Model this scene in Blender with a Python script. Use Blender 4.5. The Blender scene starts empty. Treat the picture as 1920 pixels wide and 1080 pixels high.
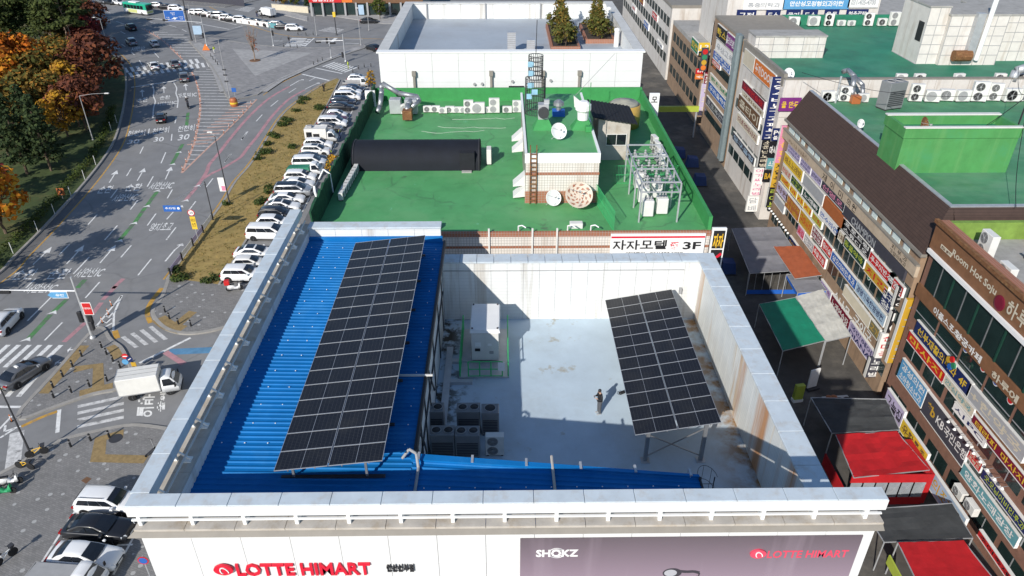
import bpy, bmesh, math, random
from mathutils import Vector, Matrix
random.seed(7)
C = bpy.context.scene.collection
R = math.radians
PI = math.pi

# ---------------------------------------------------------------- camera
cam_data = bpy.data.cameras.new('camera')
cam_data.sensor_width = 36.0
cam_data.lens = 25.97
cam_data.clip_start = 0.5
cam_data.clip_end = 2000.0
camera = bpy.data.objects.new('camera', cam_data)
camera.location = (0, 0, 43.0)
camera.rotation_euler = (R(90 - 31.5), 0, R(-0.7))
C.objects.link(camera)
bpy.context.scene.camera = camera

# ---------------------------------------------------------------- sky, sun, exposure
SUN_TRAVEL = Vector((0.81, 1.52, -1.0)).normalized()
world = bpy.data.worlds.new('World')
bpy.context.scene.world = world
world.use_nodes = True
wn = world.node_tree
sky = wn.nodes.new('ShaderNodeTexSky')
sky.sky_type = 'NISHITA'
sky.sun_disc = False
sky.sun_elevation = R(30.1)
sky.sun_rotation = R(208)
sky.air_density = 1.0
sky.dust_density = 0.3
sky.ozone_density = 3.5
wn.links.new(sky.outputs[0], wn.nodes['Background'].inputs[0])
wn.nodes['Background'].inputs[1].default_value = 0.12
sun_data = bpy.data.lights.new('sun', 'SUN')
sun_data.energy = 4.7
sun_data.angle = R(0.5)
sun_data.color = (1.0, 0.95, 0.88)
sun = bpy.data.objects.new('sun', sun_data)
sun.rotation_euler = SUN_TRAVEL.to_track_quat('-Z', 'Y').to_euler()
sun.location = (-40, -75, 60)
C.objects.link(sun)
vs = bpy.context.scene.view_settings
vs.view_transform = 'Standard'
vs.look = 'None'
vs.exposure = 0.15
vs.gamma = 1.0
vs.use_curve_mapping = False
bpy.context.scene.render.resolution_x = 1024
bpy.context.scene.render.resolution_y = 576

# ---------------------------------------------------------------- materials
M = {}
def mat(name, col, rough=0.7, metal=0.0, var=0.12, scale=1.5, bump=0.0, bscale=30.0, spec=0.4, coat=0.0, col2=None, c2amt=0.5, c2scale=0.4):
    """procedural paint: base colour, broad noise variation, optional second colour in patches, optional fine bump"""
    m = bpy.data.materials.new(name)
    m.use_nodes = True
    nt = m.node_tree
    b = nt.nodes['Principled BSDF']
    b.inputs['Roughness'].default_value = rough
    b.inputs['Metallic'].default_value = metal
    b.inputs['Specular IOR Level'].default_value = spec
    b.inputs['Coat Weight'].default_value = coat
    b.inputs['Coat Roughness'].default_value = 0.05
    geo = nt.nodes.new('ShaderNodeNewGeometry')
    n1 = nt.nodes.new('ShaderNodeTexNoise')
    n1.inputs['Scale'].default_value = scale
    n1.inputs['Detail'].default_value = 6
    n1.inputs['Roughness'].default_value = 0.65
    nt.links.new(geo.outputs['Position'], n1.inputs['Vector'])
    ramp = nt.nodes.new('ShaderNodeMapRange')
    ramp.inputs[1].default_value = 0.25
    ramp.inputs[2].default_value = 0.75
    ramp.inputs[3].default_value = 1.0 - var
    ramp.inputs[4].default_value = 1.0 + var
    nt.links.new(n1.outputs[0], ramp.inputs[0])
    base = nt.nodes.new('ShaderNodeRGB')
    base.outputs[0].default_value = (*col[:3], 1)
    src = base.outputs[0]
    if col2:
        n2 = nt.nodes.new('ShaderNodeTexNoise')
        n2.inputs['Scale'].default_value = c2scale
        n2.inputs['Detail'].default_value = 8
        n2.inputs['Roughness'].default_value = 0.7
        nt.links.new(geo.outputs['Position'], n2.inputs['Vector'])
        r2 = nt.nodes.new('ShaderNodeMapRange')
        r2.inputs[1].default_value = 0.5
        r2.inputs[2].default_value = 0.68
        r2.inputs[3].default_value = 0.0
        r2.inputs[4].default_value = c2amt
        nt.links.new(n2.outputs[0], r2.inputs[0])
        mx = nt.nodes.new('ShaderNodeMix')
        mx.data_type = 'RGBA'
        nt.links.new(r2.outputs[0], mx.inputs[0])
        nt.links.new(src, mx.inputs[6])
        mx.inputs[7].default_value = (*col2[:3], 1)
        src = mx.outputs[2]
    vm = nt.nodes.new('ShaderNodeVectorMath')
    vm.operation = 'SCALE'
    nt.links.new(src, vm.inputs[0])
    nt.links.new(ramp.outputs[0], vm.inputs[3])
    nt.links.new(vm.outputs[0], b.inputs['Base Color'])
    if bump:
        n3 = nt.nodes.new('ShaderNodeTexNoise')
        n3.inputs['Scale'].default_value = bscale
        n3.inputs['Detail'].default_value = 4
        nt.links.new(geo.outputs['Position'], n3.inputs['Vector'])
        bp = nt.nodes.new('ShaderNodeBump')
        bp.inputs['Strength'].default_value = bump
        bp.inputs['Distance'].default_value = 0.02
        nt.links.new(n3.outputs[0], bp.inputs['Height'])
        nt.links.new(bp.outputs[0], b.inputs['Normal'])
    M[name] = m
    return m

def insert_pattern(m, make):
    """put a colour pattern between the colour chain and the shader; make(nt, colour_socket, position_socket) -> socket"""
    nt = m.node_tree
    b = nt.nodes['Principled BSDF']
    lk = b.inputs['Base Color'].links[0]
    src = lk.from_socket
    geo = [n for n in nt.nodes if n.type == 'NEW_GEOMETRY'][0]
    out = make(nt, src, geo.outputs['Position'])
    nt.links.new(out, b.inputs['Base Color'])

def mixnode(nt, fac, a, bcol, mode='MIX'):
    mx = nt.nodes.new('ShaderNodeMix')
    mx.data_type = 'RGBA'
    mx.blend_type = mode
    if hasattr(fac, 'node'):
        nt.links.new(fac, mx.inputs[0])
    else:
        mx.inputs[0].default_value = fac
    nt.links.new(a, mx.inputs[6])
    if hasattr(bcol, 'node'):
        nt.links.new(bcol, mx.inputs[7])
    else:
        mx.inputs[7].default_value = (*bcol, 1)
    return mx.outputs[2]

def mapping(nt, pos, scale=(1, 1, 1), rot=(0, 0, 0)):
    mp = nt.nodes.new('ShaderNodeMapping')
    mp.inputs['Scale'].default_value = scale
    mp.inputs['Rotation'].default_value = rot
    nt.links.new(pos, mp.inputs['Vector'])
    return mp.outputs[0]

def band(nt, pos, axis, period, width, rough=None):
    """1 inside a thin line repeated along a world axis"""
    sp = nt.nodes.new('ShaderNodeSeparateXYZ')
    nt.links.new(pos, sp.inputs[0])
    a = nt.nodes.new('ShaderNodeMath'); a.operation = 'MODULO'
    ab = nt.nodes.new('ShaderNodeMath'); ab.operation = 'ADD'; ab.inputs[1].default_value = 1000 * period
    nt.links.new(sp.outputs[axis], ab.inputs[0])
    nt.links.new(ab.outputs[0], a.inputs[0]); a.inputs[1].default_value = period
    c = nt.nodes.new('ShaderNodeMath'); c.operation = 'LESS_THAN'; c.inputs[1].default_value = width
    nt.links.new(a.outputs[0], c.inputs[0])
    return c.outputs[0]

def noise(nt, pos, scale, detail=6, lo=0.5, hi=0.7, rough=0.65):
    n = nt.nodes.new('ShaderNodeTexNoise')
    n.inputs['Scale'].default_value = scale; n.inputs['Detail'].default_value = detail
    n.inputs['Roughness'].default_value = rough
    nt.links.new(pos, n.inputs['Vector'])
    r = nt.nodes.new('ShaderNodeMapRange')
    r.inputs[1].default_value = lo; r.inputs[2].default_value = hi
    nt.links.new(n.outputs[0], r.inputs[0])
    return r.outputs[0]

# ---------------------------------------------------------------- mesh building
class MB:
    def __init__(s): s.v = []; s.f = []; s.m = []
    def poly(s, pts, m=0):
        i = len(s.v); s.v += [tuple(p) for p in pts]; s.f.append(tuple(range(i, i + len(pts)))); s.m.append(m); return s
    def box(s, x0, y0, z0, x1, y1, z1, m=0):
        if x0 > x1: x0, x1 = x1, x0
        if y0 > y1: y0, y1 = y1, y0
        if z0 > z1: z0, z1 = z1, z0
        i = len(s.v)
        s.v += [(x0,y0,z0),(x1,y0,z0),(x1,y1,z0),(x0,y1,z0),(x0,y0,z1),(x1,y0,z1),(x1,y1,z1),(x0,y1,z1)]
        for q in ((0,3,2,1),(4,5,6,7),(0,1,5,4),(1,2,6,5),(2,3,7,6),(3,0,4,7)):
            s.f.append(tuple(i + k for k in q)); s.m.append(m)
        return s
    def bbox(s, x0, y0, z0, x1, y1, z1, b=0.02, m=0):
        """box with chamfered edges all round"""
        bm = bmesh.new(); bmesh.ops.create_cube(bm, size=1)
        for v in bm.verts: v.co = Vector(((x0+x1)/2+v.co.x*(x1-x0), (y0+y1)/2+v.co.y*(y1-y0), (z0+z1)/2+v.co.z*(z1-z0)))
        bmesh.ops.bevel(bm, geom=bm.edges[:], offset=b, segments=1, affect='EDGES')
        i = len(s.v); bm.verts.index_update()
        s.v += [tuple(v.co) for v in bm.verts]
        for f in bm.faces: s.f.append(tuple(i + v.index for v in f.verts)); s.m.append(m)
        bm.free(); return s
    def hexa(s, p, m=0):
        """eight corners: four bottom (ccw), four top"""
        i = len(s.v); s.v += [tuple(q) for q in p]
        for q in ((0,3,2,1),(4,5,6,7),(0,1,5,4),(1,2,6,5),(2,3,7,6),(3,0,4,7)):
            s.f.append(tuple(i + k for k in q)); s.m.append(m)
        return s
    def cyl(s, p0, p1, r0, r1=None, n=8, m=0, caps=True):
        if r1 is None: r1 = r0
        p0, p1 = Vector(p0), Vector(p1)
        d = (p1 - p0); 
        if d.length < 1e-6: return s
        d.normalize()
        a = d.orthogonal().normalized(); b = d.cross(a)
        i = len(s.v)
        for k in range(n):
            t = 2 * PI * k / n
            o = a * math.cos(t) + b * math.sin(t)
            s.v.append(tuple(p0 + o * r0)); s.v.append(tuple(p1 + o * r1))
        for k in range(n):
            j = (k + 1) % n
            s.f.append((i+2*k, i+2*j, i+2*j+1, i+2*k+1)); s.m.append(m)
        if caps:
            s.f.append(tuple(i+2*k for k in reversed(range(n)))); s.m.append(m)
            s.f.append(tuple(i+2*k+1 for k in range(n))); s.m.append(m)
        return s
    def tube(s, pts, r, n=6, m=0):
        for a, b in zip(pts[:-1], pts[1:]): s.cyl(a, b, r, r, n, m)
        return s
    def bar(s, p0, p1, w, h, m=0):
        """square bar from p0 to p1, w wide and h deep"""
        p0, p1 = Vector(p0), Vector(p1); d = (p1 - p0).normalized()
        up = Vector((0,0,1)) if abs(d.z) < 0.95 else Vector((0,1,0))
        a = d.cross(up).normalized() * w / 2; b = a.cross(d).normalized() * h / 2
        return s.hexa([p0-a-b, p0+a-b, p1+a-b, p1-a-b, p0-a+b, p0+a+b, p1+a+b, p1-a+b], m)
    def prism(s, pts, z0, z1, m=0, ms=None):
        n = len(pts); i = len(s.v)
        ar = sum(pts[k][0]*pts[(k+1)%n][1]-pts[(k+1)%n][0]*pts[k][1] for k in range(n))
        if ar < 0: pts = list(reversed(pts))
        s.v += [(p[0], p[1], z0) for p in pts] + [(p[0], p[1], z1) for p in pts]
        s.f.append(tuple(i+n+k for k in range(n))); s.m.append(m)
        s.f.append(tuple(i+k for k in reversed(range(n)))); s.m.append(m)
        for k in range(n):
            j = (k+1) % n
            s.f.append((i+k, i+j, i+n+j, i+n+k)); s.m.append(m if ms is None else ms)
        return s
    def lathe(s, prof, c=(0,0,0), n=12, m=0, axis='z'):
        i = len(s.v); k0 = len(prof)
        for r, z in prof:
            for k in range(n):
                t = 2*PI*k/n
                if axis == 'z': p = (c[0]+r*math.cos(t), c[1]+r*math.sin(t), c[2]+z)
                elif axis == 'x': p = (c[0]+z, c[1]+r*math.cos(t), c[2]+r*math.sin(t))
                else: p = (c[0]+r*math.sin(t), c[1]+z, c[2]+r*math.cos(t))
                s.v.append(p)
        for q in range(k0-1):
            for k in range(n):
                j = (k+1) % n
                s.f.append((i+q*n+k, i+q*n+j, i+(q+1)*n+j, i+(q+1)*n+k)); s.m.append(m)
        s.f.append(tuple(i+k for k in reversed(range(n)))); s.m.append(m)
        s.f.append(tuple(i+(k0-1)*n+k for k in range(n))); s.m.append(m)
        return s
    def mesh(s, name, mats, smooth=False):
        me = bpy.data.meshes.new(name)
        me.from_pydata(s.v, [], s.f)
        if not isinstance(mats, (list, tuple)): mats = [mats]
        for q in mats: me.materials.append(M[q] if isinstance(q, str) else q)
        if len(mats) > 1: me.polygons.foreach_set('material_index', s.m)
        if smooth: me.polygons.foreach_set('use_smooth', [True]*len(s.f))
        me.update()
        return me
    def build(s, name, mats, parent=None, smooth=False, **kw):
        return link(name, s.mesh(name, mats, smooth), parent, **kw)

def tag(o, label=None, cat=None, group=None, kind=None):
    if label: o['label'] = label
    if cat: o['category'] = cat
    if group: o['group'] = group
    if kind: o['kind'] = kind
    return o
def link(name, data, parent=None, loc=None, rz=None, label=None, cat=None, group=None, kind=None):
    o = bpy.data.objects.new(name, data)
    C.objects.link(o)
    if parent: o.parent = parent
    if loc: o.location = loc
    if rz is not None: o.rotation_euler = (0, 0, rz)
    return tag(o, label, cat, group, kind)
def thing(name, label, cat, loc=(0,0,0), rz=0.0, group=None):
    return link(name, None, None, loc, rz, label, cat, group, 'thing')
def copy_tree(o, parent=None, mats=None):
    c = o.copy(); C.objects.link(c); c.parent = parent
    for ch in o.children: copy_tree(ch, c)
    return c
def ordinal(n):
    w = ['zeroth','first','second','third','fourth','fifth','sixth','seventh','eighth','ninth','tenth','eleventh','twelfth','thirteenth','fourteenth','fifteenth','sixteenth','seventeenth','eighteenth','nineteenth','twentieth']
    if n <= 20: return w[n]
    t = {2:'twenty', 3:'thirty', 4:'forty', 5:'fifty'}[n//10]
    return (t + '-' + w[n % 10]) if n % 10 else t[:-1] + 'ieth'

# flat lettering: Hangul drawn from strokes (syllables composed of their letters), Latin from the built-in font
_O = [(.5+.5*math.sin(2*PI*k/12), .5+.5*math.cos(2*PI*k/12)) for k in range(13)]
_CON = {'ㄱ': [[(0,.92),(.95,.92),(.9,.35),(.75,0)]], 'ㄴ': [[(.05,1),(.05,.08),(1,.08)]], 'ㄷ': [[(1,.92),(.05,.92),(.05,.08),(1,.08)]], 'ㄹ': [[(0,.95),(.95,.95),(.95,.53)],[(.95,.53),(.05,.53),(.05,.06),(1,.06)]], 'ㅁ': [[(.05,.05),(.05,.95),(.95,.95),(.95,.05),(.05,.05)]],
 'ㅂ': [[(.08,1),(.08,.05),(.92,.05),(.92,1)],[(.08,.55),(.92,.55)]], 'ㅅ': [[(.5,1),(.42,.5),(0,0)],[(.46,.6),(1,0)]], 'ㅇ': [_O], 'ㅈ': [[(.05,.94),(.95,.94)],[(.5,.94),(.4,.45),(0,0)],[(.46,.55),(1,0)]], 'ㅊ': [[(.35,1),(.65,1)],[(.05,.78),(.95,.78)],[(.5,.78),(.4,.4),(0,0)],[(.46,.45),(1,0)]],
 'ㅋ': [[(0,.92),(.95,.92),(.9,.35),(.75,0)],[(.05,.5),(.9,.5)]], 'ㅌ': [[(1,.94),(.05,.94),(.05,.06),(1,.06)],[(.05,.5),(.95,.5)]], 'ㅍ': [[(0,.94),(1,.94)],[(0,.06),(1,.06)],[(.3,.94),(.3,.06)],[(.7,.94),(.7,.06)]], 'ㅎ': [[(.35,1),(.65,1)],[(0,.78),(1,.78)],[(.5+(x-.5)*.75,y*.6) for x,y in _O]]}
for _d, _e in (('ㄲ','ㄱ'),('ㄸ','ㄷ'),('ㅃ','ㅂ'),('ㅆ','ㅅ'),('ㅉ','ㅈ')): _CON[_d] = [[(x*.44+o, y) for x, y in st] for o in (0, .56) for st in _CON[_e]]
_CHO = 'ㄱㄲㄴㄷㄸㄹㅁㅂㅃㅅㅆㅇㅈㅉㅊㅋㅌㅍㅎ'
_JON = ['', 'ㄱ','ㄲ','ㄱㅅ','ㄴ','ㄴㅈ','ㄴㅎ','ㄷ','ㄹ','ㄹㄱ','ㄹㅁ','ㄹㅂ','ㄹㅅ','ㄹㅌ','ㄹㅍ','ㄹㅎ','ㅁ','ㅂ','ㅂㅅ','ㅅ','ㅆ','ㅇ','ㅈ','ㅊ','ㅋ','ㅌ','ㅍ','ㅎ']
# vowels: (bars of the upright part, bars of the flat part)
_V = {'a': [[(.4,1.05),(.4,-.05)],[(.4,.5),(1,.5)]], 'ae': [[(.25,1),(.25,0)],[(.8,1.05),(.8,-.05)],[(.25,.5),(.8,.5)]], 'ya': [[(.4,1.05),(.4,-.05)],[(.4,.66),(1,.66)],[(.4,.34),(1,.34)]], 'eo': [[(.7,1.05),(.7,-.05)],[(0,.5),(.7,.5)]], 'e': [[(.4,1),(.4,0)],[(.85,1.05),(.85,-.05)],[(0,.5),(.4,.5)]], 'yeo': [[(.7,1.05),(.7,-.05)],[(0,.66),(.7,.66)],[(0,.34),(.7,.34)]], 'i': [[(.6,1.05),(.6,-.05)]],
 'o': [[(.5,1),(.5,.25)],[(0,.2),(1,.2)]], 'yo': [[(.32,1),(.32,.25)],[(.68,1),(.68,.25)],[(0,.2),(1,.2)]], 'u': [[(0,.8),(1,.8)],[(.5,.75),(.5,0)]], 'yu': [[(0,.8),(1,.8)],[(.32,.75),(.32,0)],[(.68,.75),(.68,0)]], 'eu': [[(0,.5),(1,.5)]]}
_JUNG = ['a|','ae|','ya|','ae|','eo|','e|','yeo|','e|','|o','a|o','ae|o','i|o','|yo','|u','eo|u','e|u','i|u','|yu','|eu','i|eu','i|']
def hangul_strokes(ch):
    q = ord(ch)-0xAC00; cho, jung, jon = _CHO[q//588], _JUNG[(q % 588)//28], _JON[q % 28]
    up, fl = jung.split('|'); y0 = .40 if jon else 0.0; H_ = 1.0-y0; out = []
    def put(sts, bx0, by0, bx1, by1):
        for st in sts: out.append([(bx0+x*(bx1-bx0), by0+y*(by1-by0)) for x, y in st])
    if up and not fl: put(_CON[cho], .03, y0+.10*H_, .52, y0+.90*H_); put(_V[up], .60, y0, 1.0, 1.0)
    elif fl and not up: put(_CON[cho], .18, y0+.48*H_, .82, y0+1.0*H_); put(_V[fl], .0, y0, 1.0, y0+.42*H_)
    else: put(_CON[cho], .06, y0+.50*H_, .58, y0+1.0*H_); put(_V[fl], .0, y0+.02, .64, y0+.42*H_); put(_V[up], .70, y0, 1.0, 1.0)
    if jon:
        n = len(jon)
        for i, c in enumerate(jon): put(_CON[c], .14+i*.76/n, .0, .14+(i+1)*.76/n-(.06 if n > 1 else 0), .33)
    return out
_tc = {}
def text_mesh(body, bold=0.0):
    """vertices (z carries a hair of lift so strokes never share a plane), faces and bounds"""
    key = (body, bold)
    if key in _tc: return _tc[key]
    vs_, fs = [], []; x = 0.0; th = .042 + bold*.9; i = 0
    while i < len(body):
        ch = body[i]
        if 0xAC00 <= ord(ch) <= 0xD7A3:
            for k, st in enumerate(hangul_strokes(ch)):
                for j in range(len(st)-1):
                    a, b = Vector(st[j]), Vector(st[j+1]); d = b-a
                    if d.length < 1e-5: continue
                    d.normalize(); n = Vector((-d.y, d.x))*th; e = d*th*(.4 if len(st) > 8 else .95); z = .0006*(k*3 + j % 3)
                    q = len(vs_); vs_ += [(x+p.x, p.y, z) for p in (a-e-n, b+e-n, b+e+n, a-e+n)]; fs.append((q, q+1, q+2, q+3))
            x += 1.16; i += 1; continue
        if ch == ' ': x += .5; i += 1; continue
        j = i
        while j < len(body) and not 0xAC00 <= ord(body[j]) <= 0xD7A3: j += 1
        cu = bpy.data.curves.new('lettering', 'FONT'); cu.body = body[i:j].rstrip(); cu.size = 1.35; cu.resolution_u = 2; cu.offset = bold
        o = bpy.data.objects.new('lettering_tmp', cu); me = o.to_mesh(); q = len(vs_)
        mxx = max([v.co.x for v in me.vertices] or [0])
        vs_ += [(x+v.co.x, v.co.y, 0.0) for v in me.vertices]; fs += [tuple(q+k for k in p.vertices) for p in me.polygons]
        o.to_mesh_clear(); bpy.data.objects.remove(o); bpy.data.curves.remove(cu)
        x += mxx + .2; i = j
    xs = [v[0] for v in vs_] or [0, 1]; ys = [v[1] for v in vs_] or [0, 1]
    _tc[key] = (vs_, fs, min(xs), max(xs), min(ys), max(ys))
    return _tc[key]
def lettering(parent, body, o, ux, uy, w, h, material, bold=0.02, name='lettering', keep=False):
    """fit text into the rectangle at o, w along ux and h along uy (world or parent-local vectors)"""
    vs_, fs, x0, x1, y0, y1 = text_mesh(body, bold)
    o, ux, uy = Vector(o), Vector(ux), Vector(uy)
    sx = w / max(x1-x0, 1e-3); sy = h / max(y1-y0, 1e-3)
    ox = oy = 0.0
    if keep:
        k = min(sx, sy); ox = (w - k*(x1-x0))/2; oy = (h - k*(y1-y0))/2; sx = sy = k
    b = MB()
    nz = ux.cross(uy).normalized()
    b.v = [tuple(o + ux*(ox + (v[0]-x0)*sx) + uy*(oy + (v[1]-y0)*sy) + nz*v[2]) for v in vs_]
    b.f = list(fs); b.m = [0]*len(fs)
    return b.build(name, material, parent)

# ---------------------------------------------------------------- material palette
mat('asphalt', (0.205, 0.205, 0.205), 0.9, var=0.16, scale=0.35, bump=0.25, bscale=60, col2=(0.235, 0.228, 0.215), c2amt=0.6, c2scale=0.09)
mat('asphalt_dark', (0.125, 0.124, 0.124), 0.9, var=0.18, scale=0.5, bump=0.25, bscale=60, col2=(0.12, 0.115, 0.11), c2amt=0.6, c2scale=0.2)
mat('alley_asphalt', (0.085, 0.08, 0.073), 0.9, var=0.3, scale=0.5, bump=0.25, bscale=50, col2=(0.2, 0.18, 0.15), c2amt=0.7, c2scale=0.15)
mat('lawn', (0.05, 0.072, 0.02), 0.95, var=0.4, scale=0.7, bump=0.7, bscale=25, col2=(0.16, 0.12, 0.045), c2amt=0.8, c2scale=0.12)
mat('dry_grass', (0.30, 0.215, 0.075), 0.95, var=0.3, scale=0.9, bump=0.8, bscale=22, col2=(0.18, 0.15, 0.045), c2amt=0.6, c2scale=0.3)
mat('kerb', (0.30, 0.285, 0.26), 0.85, var=0.2, scale=1.2)
mat('white_paint', (0.68, 0.68, 0.66), 0.8, var=0.22, scale=2.5)
mat('worn_paint', (0.52, 0.515, 0.50), 0.85, var=0.4, scale=2.5)
mat('yellow_paint', (0.48, 0.27, 0.05), 0.8, var=0.3, scale=2.0)
mat('pink_paint', (0.42, 0.22, 0.24), 0.85, var=0.2, scale=1.0)
mat('green_paint', (0.075, 0.24, 0.075), 0.85, var=0.3, scale=1.0)
mat('orange_paint', (0.52, 0.32, 0.25), 0.85, var=0.25, scale=1.0)
mat('blue_paint', (0.09, 0.22, 0.36), 0.85, var=0.3, scale=1.0)
mat('paving', (0.205, 0.202, 0.196), 0.9, var=0.14, scale=0.7)
mat('paving_light', (0.34, 0.335, 0.325), 0.9, var=0.1, scale=0.5)
mat('paving_mid', (0.255, 0.25, 0.245), 0.9, var=0.1, scale=0.5)
mat('tactile', (0.26, 0.185, 0.085), 0.9, var=0.3, scale=3.0)
mat('steel', (0.30, 0.31, 0.32), 0.5, 0.6, var=0.12)
mat('galv', (0.50, 0.51, 0.52), 0.5, 0.5, var=0.15)
mat('dark_steel', (0.06, 0.06, 0.065), 0.5, 0.3, var=0.1)
mat('black', (0.018, 0.018, 0.02), 0.5, var=0.1)
mat('black_matte', (0.012, 0.013, 0.017), 0.85, var=0.25, scale=2)
mat('white', (0.78, 0.78, 0.76), 0.55, var=0.05)
mat('offwhite', (0.66, 0.65, 0.61), 0.6, var=0.08)
mat('grey', (0.32, 0.32, 0.32), 0.7, var=0.12)
mat('concrete', (0.34, 0.33, 0.31), 0.9, var=0.18, scale=1.0, col2=(0.2, 0.19, 0.17), c2amt=0.5, c2scale=0.6)
mat('red', (0.55, 0.02, 0.02), 0.5, var=0.08)
mat('orange', (0.75, 0.2, 0.03), 0.6, var=0.1)
mat('yellow', (0.75, 0.45, 0.03), 0.6, var=0.08)
mat('blue', (0.02, 0.12, 0.5), 0.5, var=0.08)
mat('navy', (0.012, 0.02, 0.10), 0.5, var=0.1)
mat('green', (0.03, 0.30, 0.12), 0.6, var=0.1)
mat('brown', (0.16, 0.085, 0.045), 0.8, var=0.25, scale=3)
mat('glass', (0.012, 0.015, 0.02), 0.08, var=0.1, spec=0.8)
mat('skin', (0.52, 0.33, 0.24), 0.6, var=0.05)

def paver_pattern(m, size, dark, speck):
    def mk(nt, src, pos):
        br = nt.nodes.new('ShaderNodeTexBrick')
        br.inputs['Scale'].default_value = 1.0
        br.inputs['Brick Width'].default_value = size; br.inputs['Row Height'].default_value = size / 2
        br.inputs['Mortar Size'].default_value = 0.012
        br.inputs['Color1'].default_value = (0.85, 0.85, 0.85, 1); br.inputs['Color2'].default_value = (1.12, 1.1, 1.1, 1)
        br.inputs['Mortar'].default_value = (dark, dark, dark, 1)
        nt.links.new(mapping(nt, pos, rot=(0, 0, 0.4)), br.inputs['Vector'])
        out = mixnode(nt, 1.0, src, br.outputs[0], 'MULTIPLY')
        if speck:   # scattered pale blocks
            vo = nt.nodes.new('ShaderNodeTexVoronoi'); vo.inputs['Scale'].default_value = 0.85
            vo.inputs['Randomness'].default_value = 0.55
            nt.links.new(mapping(nt, pos, rot=(0, 0, 0.4)), vo.inputs['Vector'])
            lt = nt.nodes.new('ShaderNodeMath'); lt.operation = 'LESS_THAN'; lt.inputs[1].default_value = 0.145
            nt.links.new(vo.outputs['Distance'], lt.inputs[0])
            ml = nt.nodes.new('ShaderNodeMath'); ml.operation = 'MULTIPLY'; ml.inputs[1].default_value = 0.75
            nt.links.new(lt.outputs[0], ml.inputs[0])
            out = mixnode(nt, ml.outputs[0], out, (0.42, 0.42, 0.41))
        return out
    insert_pattern(m, mk)
paver_pattern(M['paving'], 0.3, 0.7, True)
paver_pattern(M['paving_light'], 0.9, 0.9, False)
paver_pattern(M['paving_mid'], 0.9, 0.9, False)

def cracks(m, scale, amt, col, wd=0.02, lo=.42, hi=.6):
    def mk(nt, src, pos):
        nz = nt.nodes.new('ShaderNodeTexNoise'); nz.inputs['Scale'].default_value = scale * 2; nz.inputs['Detail'].default_value = 4
        nt.links.new(pos, nz.inputs['Vector'])
        va = nt.nodes.new('ShaderNodeVectorMath'); va.operation = 'MULTIPLY_ADD'
        nt.links.new(nz.outputs['Color'], va.inputs[0]); va.inputs[1].default_value = (1.2/scale*.3,)*3
        nt.links.new(pos, va.inputs[2])
        vo = nt.nodes.new('ShaderNodeTexVoronoi'); vo.feature = 'DISTANCE_TO_EDGE'; vo.inputs['Scale'].default_value = scale
        nt.links.new(va.outputs[0], vo.inputs['Vector'])
        r = nt.nodes.new('ShaderNodeMapRange'); r.inputs[1].default_value = 0.0; r.inputs[2].default_value = wd
        r.inputs[3].default_value = amt; r.inputs[4].default_value = 0.0
        nt.links.new(vo.outputs['Distance'], r.inputs[0])
        ms = nt.nodes.new('ShaderNodeMath'); ms.operation = 'MULTIPLY'
        nt.links.new(r.outputs[0], ms.inputs[0]); nt.links.new(noise(nt, pos, scale*.8, 3, lo, hi), ms.inputs[1])
        return mixnode(nt, ms.outputs[0], src, col)
    insert_pattern(m, mk)
cracks(M['asphalt'], 0.09, 0.45, (0.10, 0.10, 0.098))
def worn(m, scale, lo, hi, col):
    insert_pattern(m, lambda nt, src, pos: mixnode(nt, noise(nt, pos, scale, 8, lo, hi), src, col))
worn(M['white_paint'], 1.6, .56, .72, (0.20, 0.2, 0.195))
worn(M['worn_paint'], 1.3, .54, .68, (0.15, 0.148, 0.144))
worn(M['yellow_paint'], 1.3, .55, .7, (0.22, 0.19, 0.14))
worn(M['green_paint'], 0.9, .45, .62, (0.12, 0.135, 0.115))
worn(M['pink_paint'], 0.9, .52, .7, (0.2, 0.165, 0.16))

# ---------------------------------------------------------------- flat helpers
def off_poly(pts, d):
    """offset an open polyline to the left by d"""
    out = []
    n = len(pts)
    for i in range(n):
        a = Vector(pts[max(i-1, 0)][:2]); b = Vector(pts[min(i+1, n-1)][:2])
        t = (b - a)
        t = t.normalized() if t.length > 1e-6 else Vector((1, 0))
        out.append((pts[i][0] - t.y*d, pts[i][1] + t.x*d))
    return out
def smooth_line(pts, k=4):
    out = []
    n = len(pts)
    for i in range(n-1):
        p0, p1, p2, p3 = [Vector(pts[min(max(j, 0), n-1)][:2]) for j in (i-1, i, i+1, i+2)]
        for q in range(k):
            t = q / k
            out.append(tuple(0.5*((2*p1)+(p2-p0)*t+(2*p0-5*p1+4*p2-p3)*t*t+(-p0+3*p1-3*p2+p3)*t**3)))
    out.append(tuple(pts[-1][:2]))
    return out
def ribbon(mb, pts, w, z, m=0):
    a, b = off_poly(pts, w/2), off_poly(pts, -w/2)
    for i in range(len(pts)-1):
        mb.poly([(*b[i], z), (*b[i+1], z), (*a[i+1], z), (*a[i], z)], m)
    return mb
def wall_ribbon(mb, pts, w, z0, z1, m=0):
    a, b = off_poly(pts, w/2), off_poly(pts, -w/2)
    n = len(pts)
    for i in range(n-1):
        mb.hexa([(*b[i], z0), (*b[i+1], z0), (*a[i+1], z0), (*a[i], z0), (*b[i], z1), (*b[i+1], z1), (*a[i+1], z1), (*a[i], z1)], m)
    return mb
def inside(p, poly):
    c = False; n = len(poly); x, y = p[0], p[1]; j = n-1
    for i in range(n):
        if (poly[i][1] > y) != (poly[j][1] > y) and x < (poly[j][0]-poly[i][0])*(y-poly[i][1])/(poly[j][1]-poly[i][1])+poly[i][0]: c = not c
        j = i
    return c

# ---------------------------------------------------------------- ground
road = MB().poly([(-420, -60, 0), (420, -60, 0), (420, 620, 0), (-420, 620, 0)]).build('road', 'asphalt', kind='structure')

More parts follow.
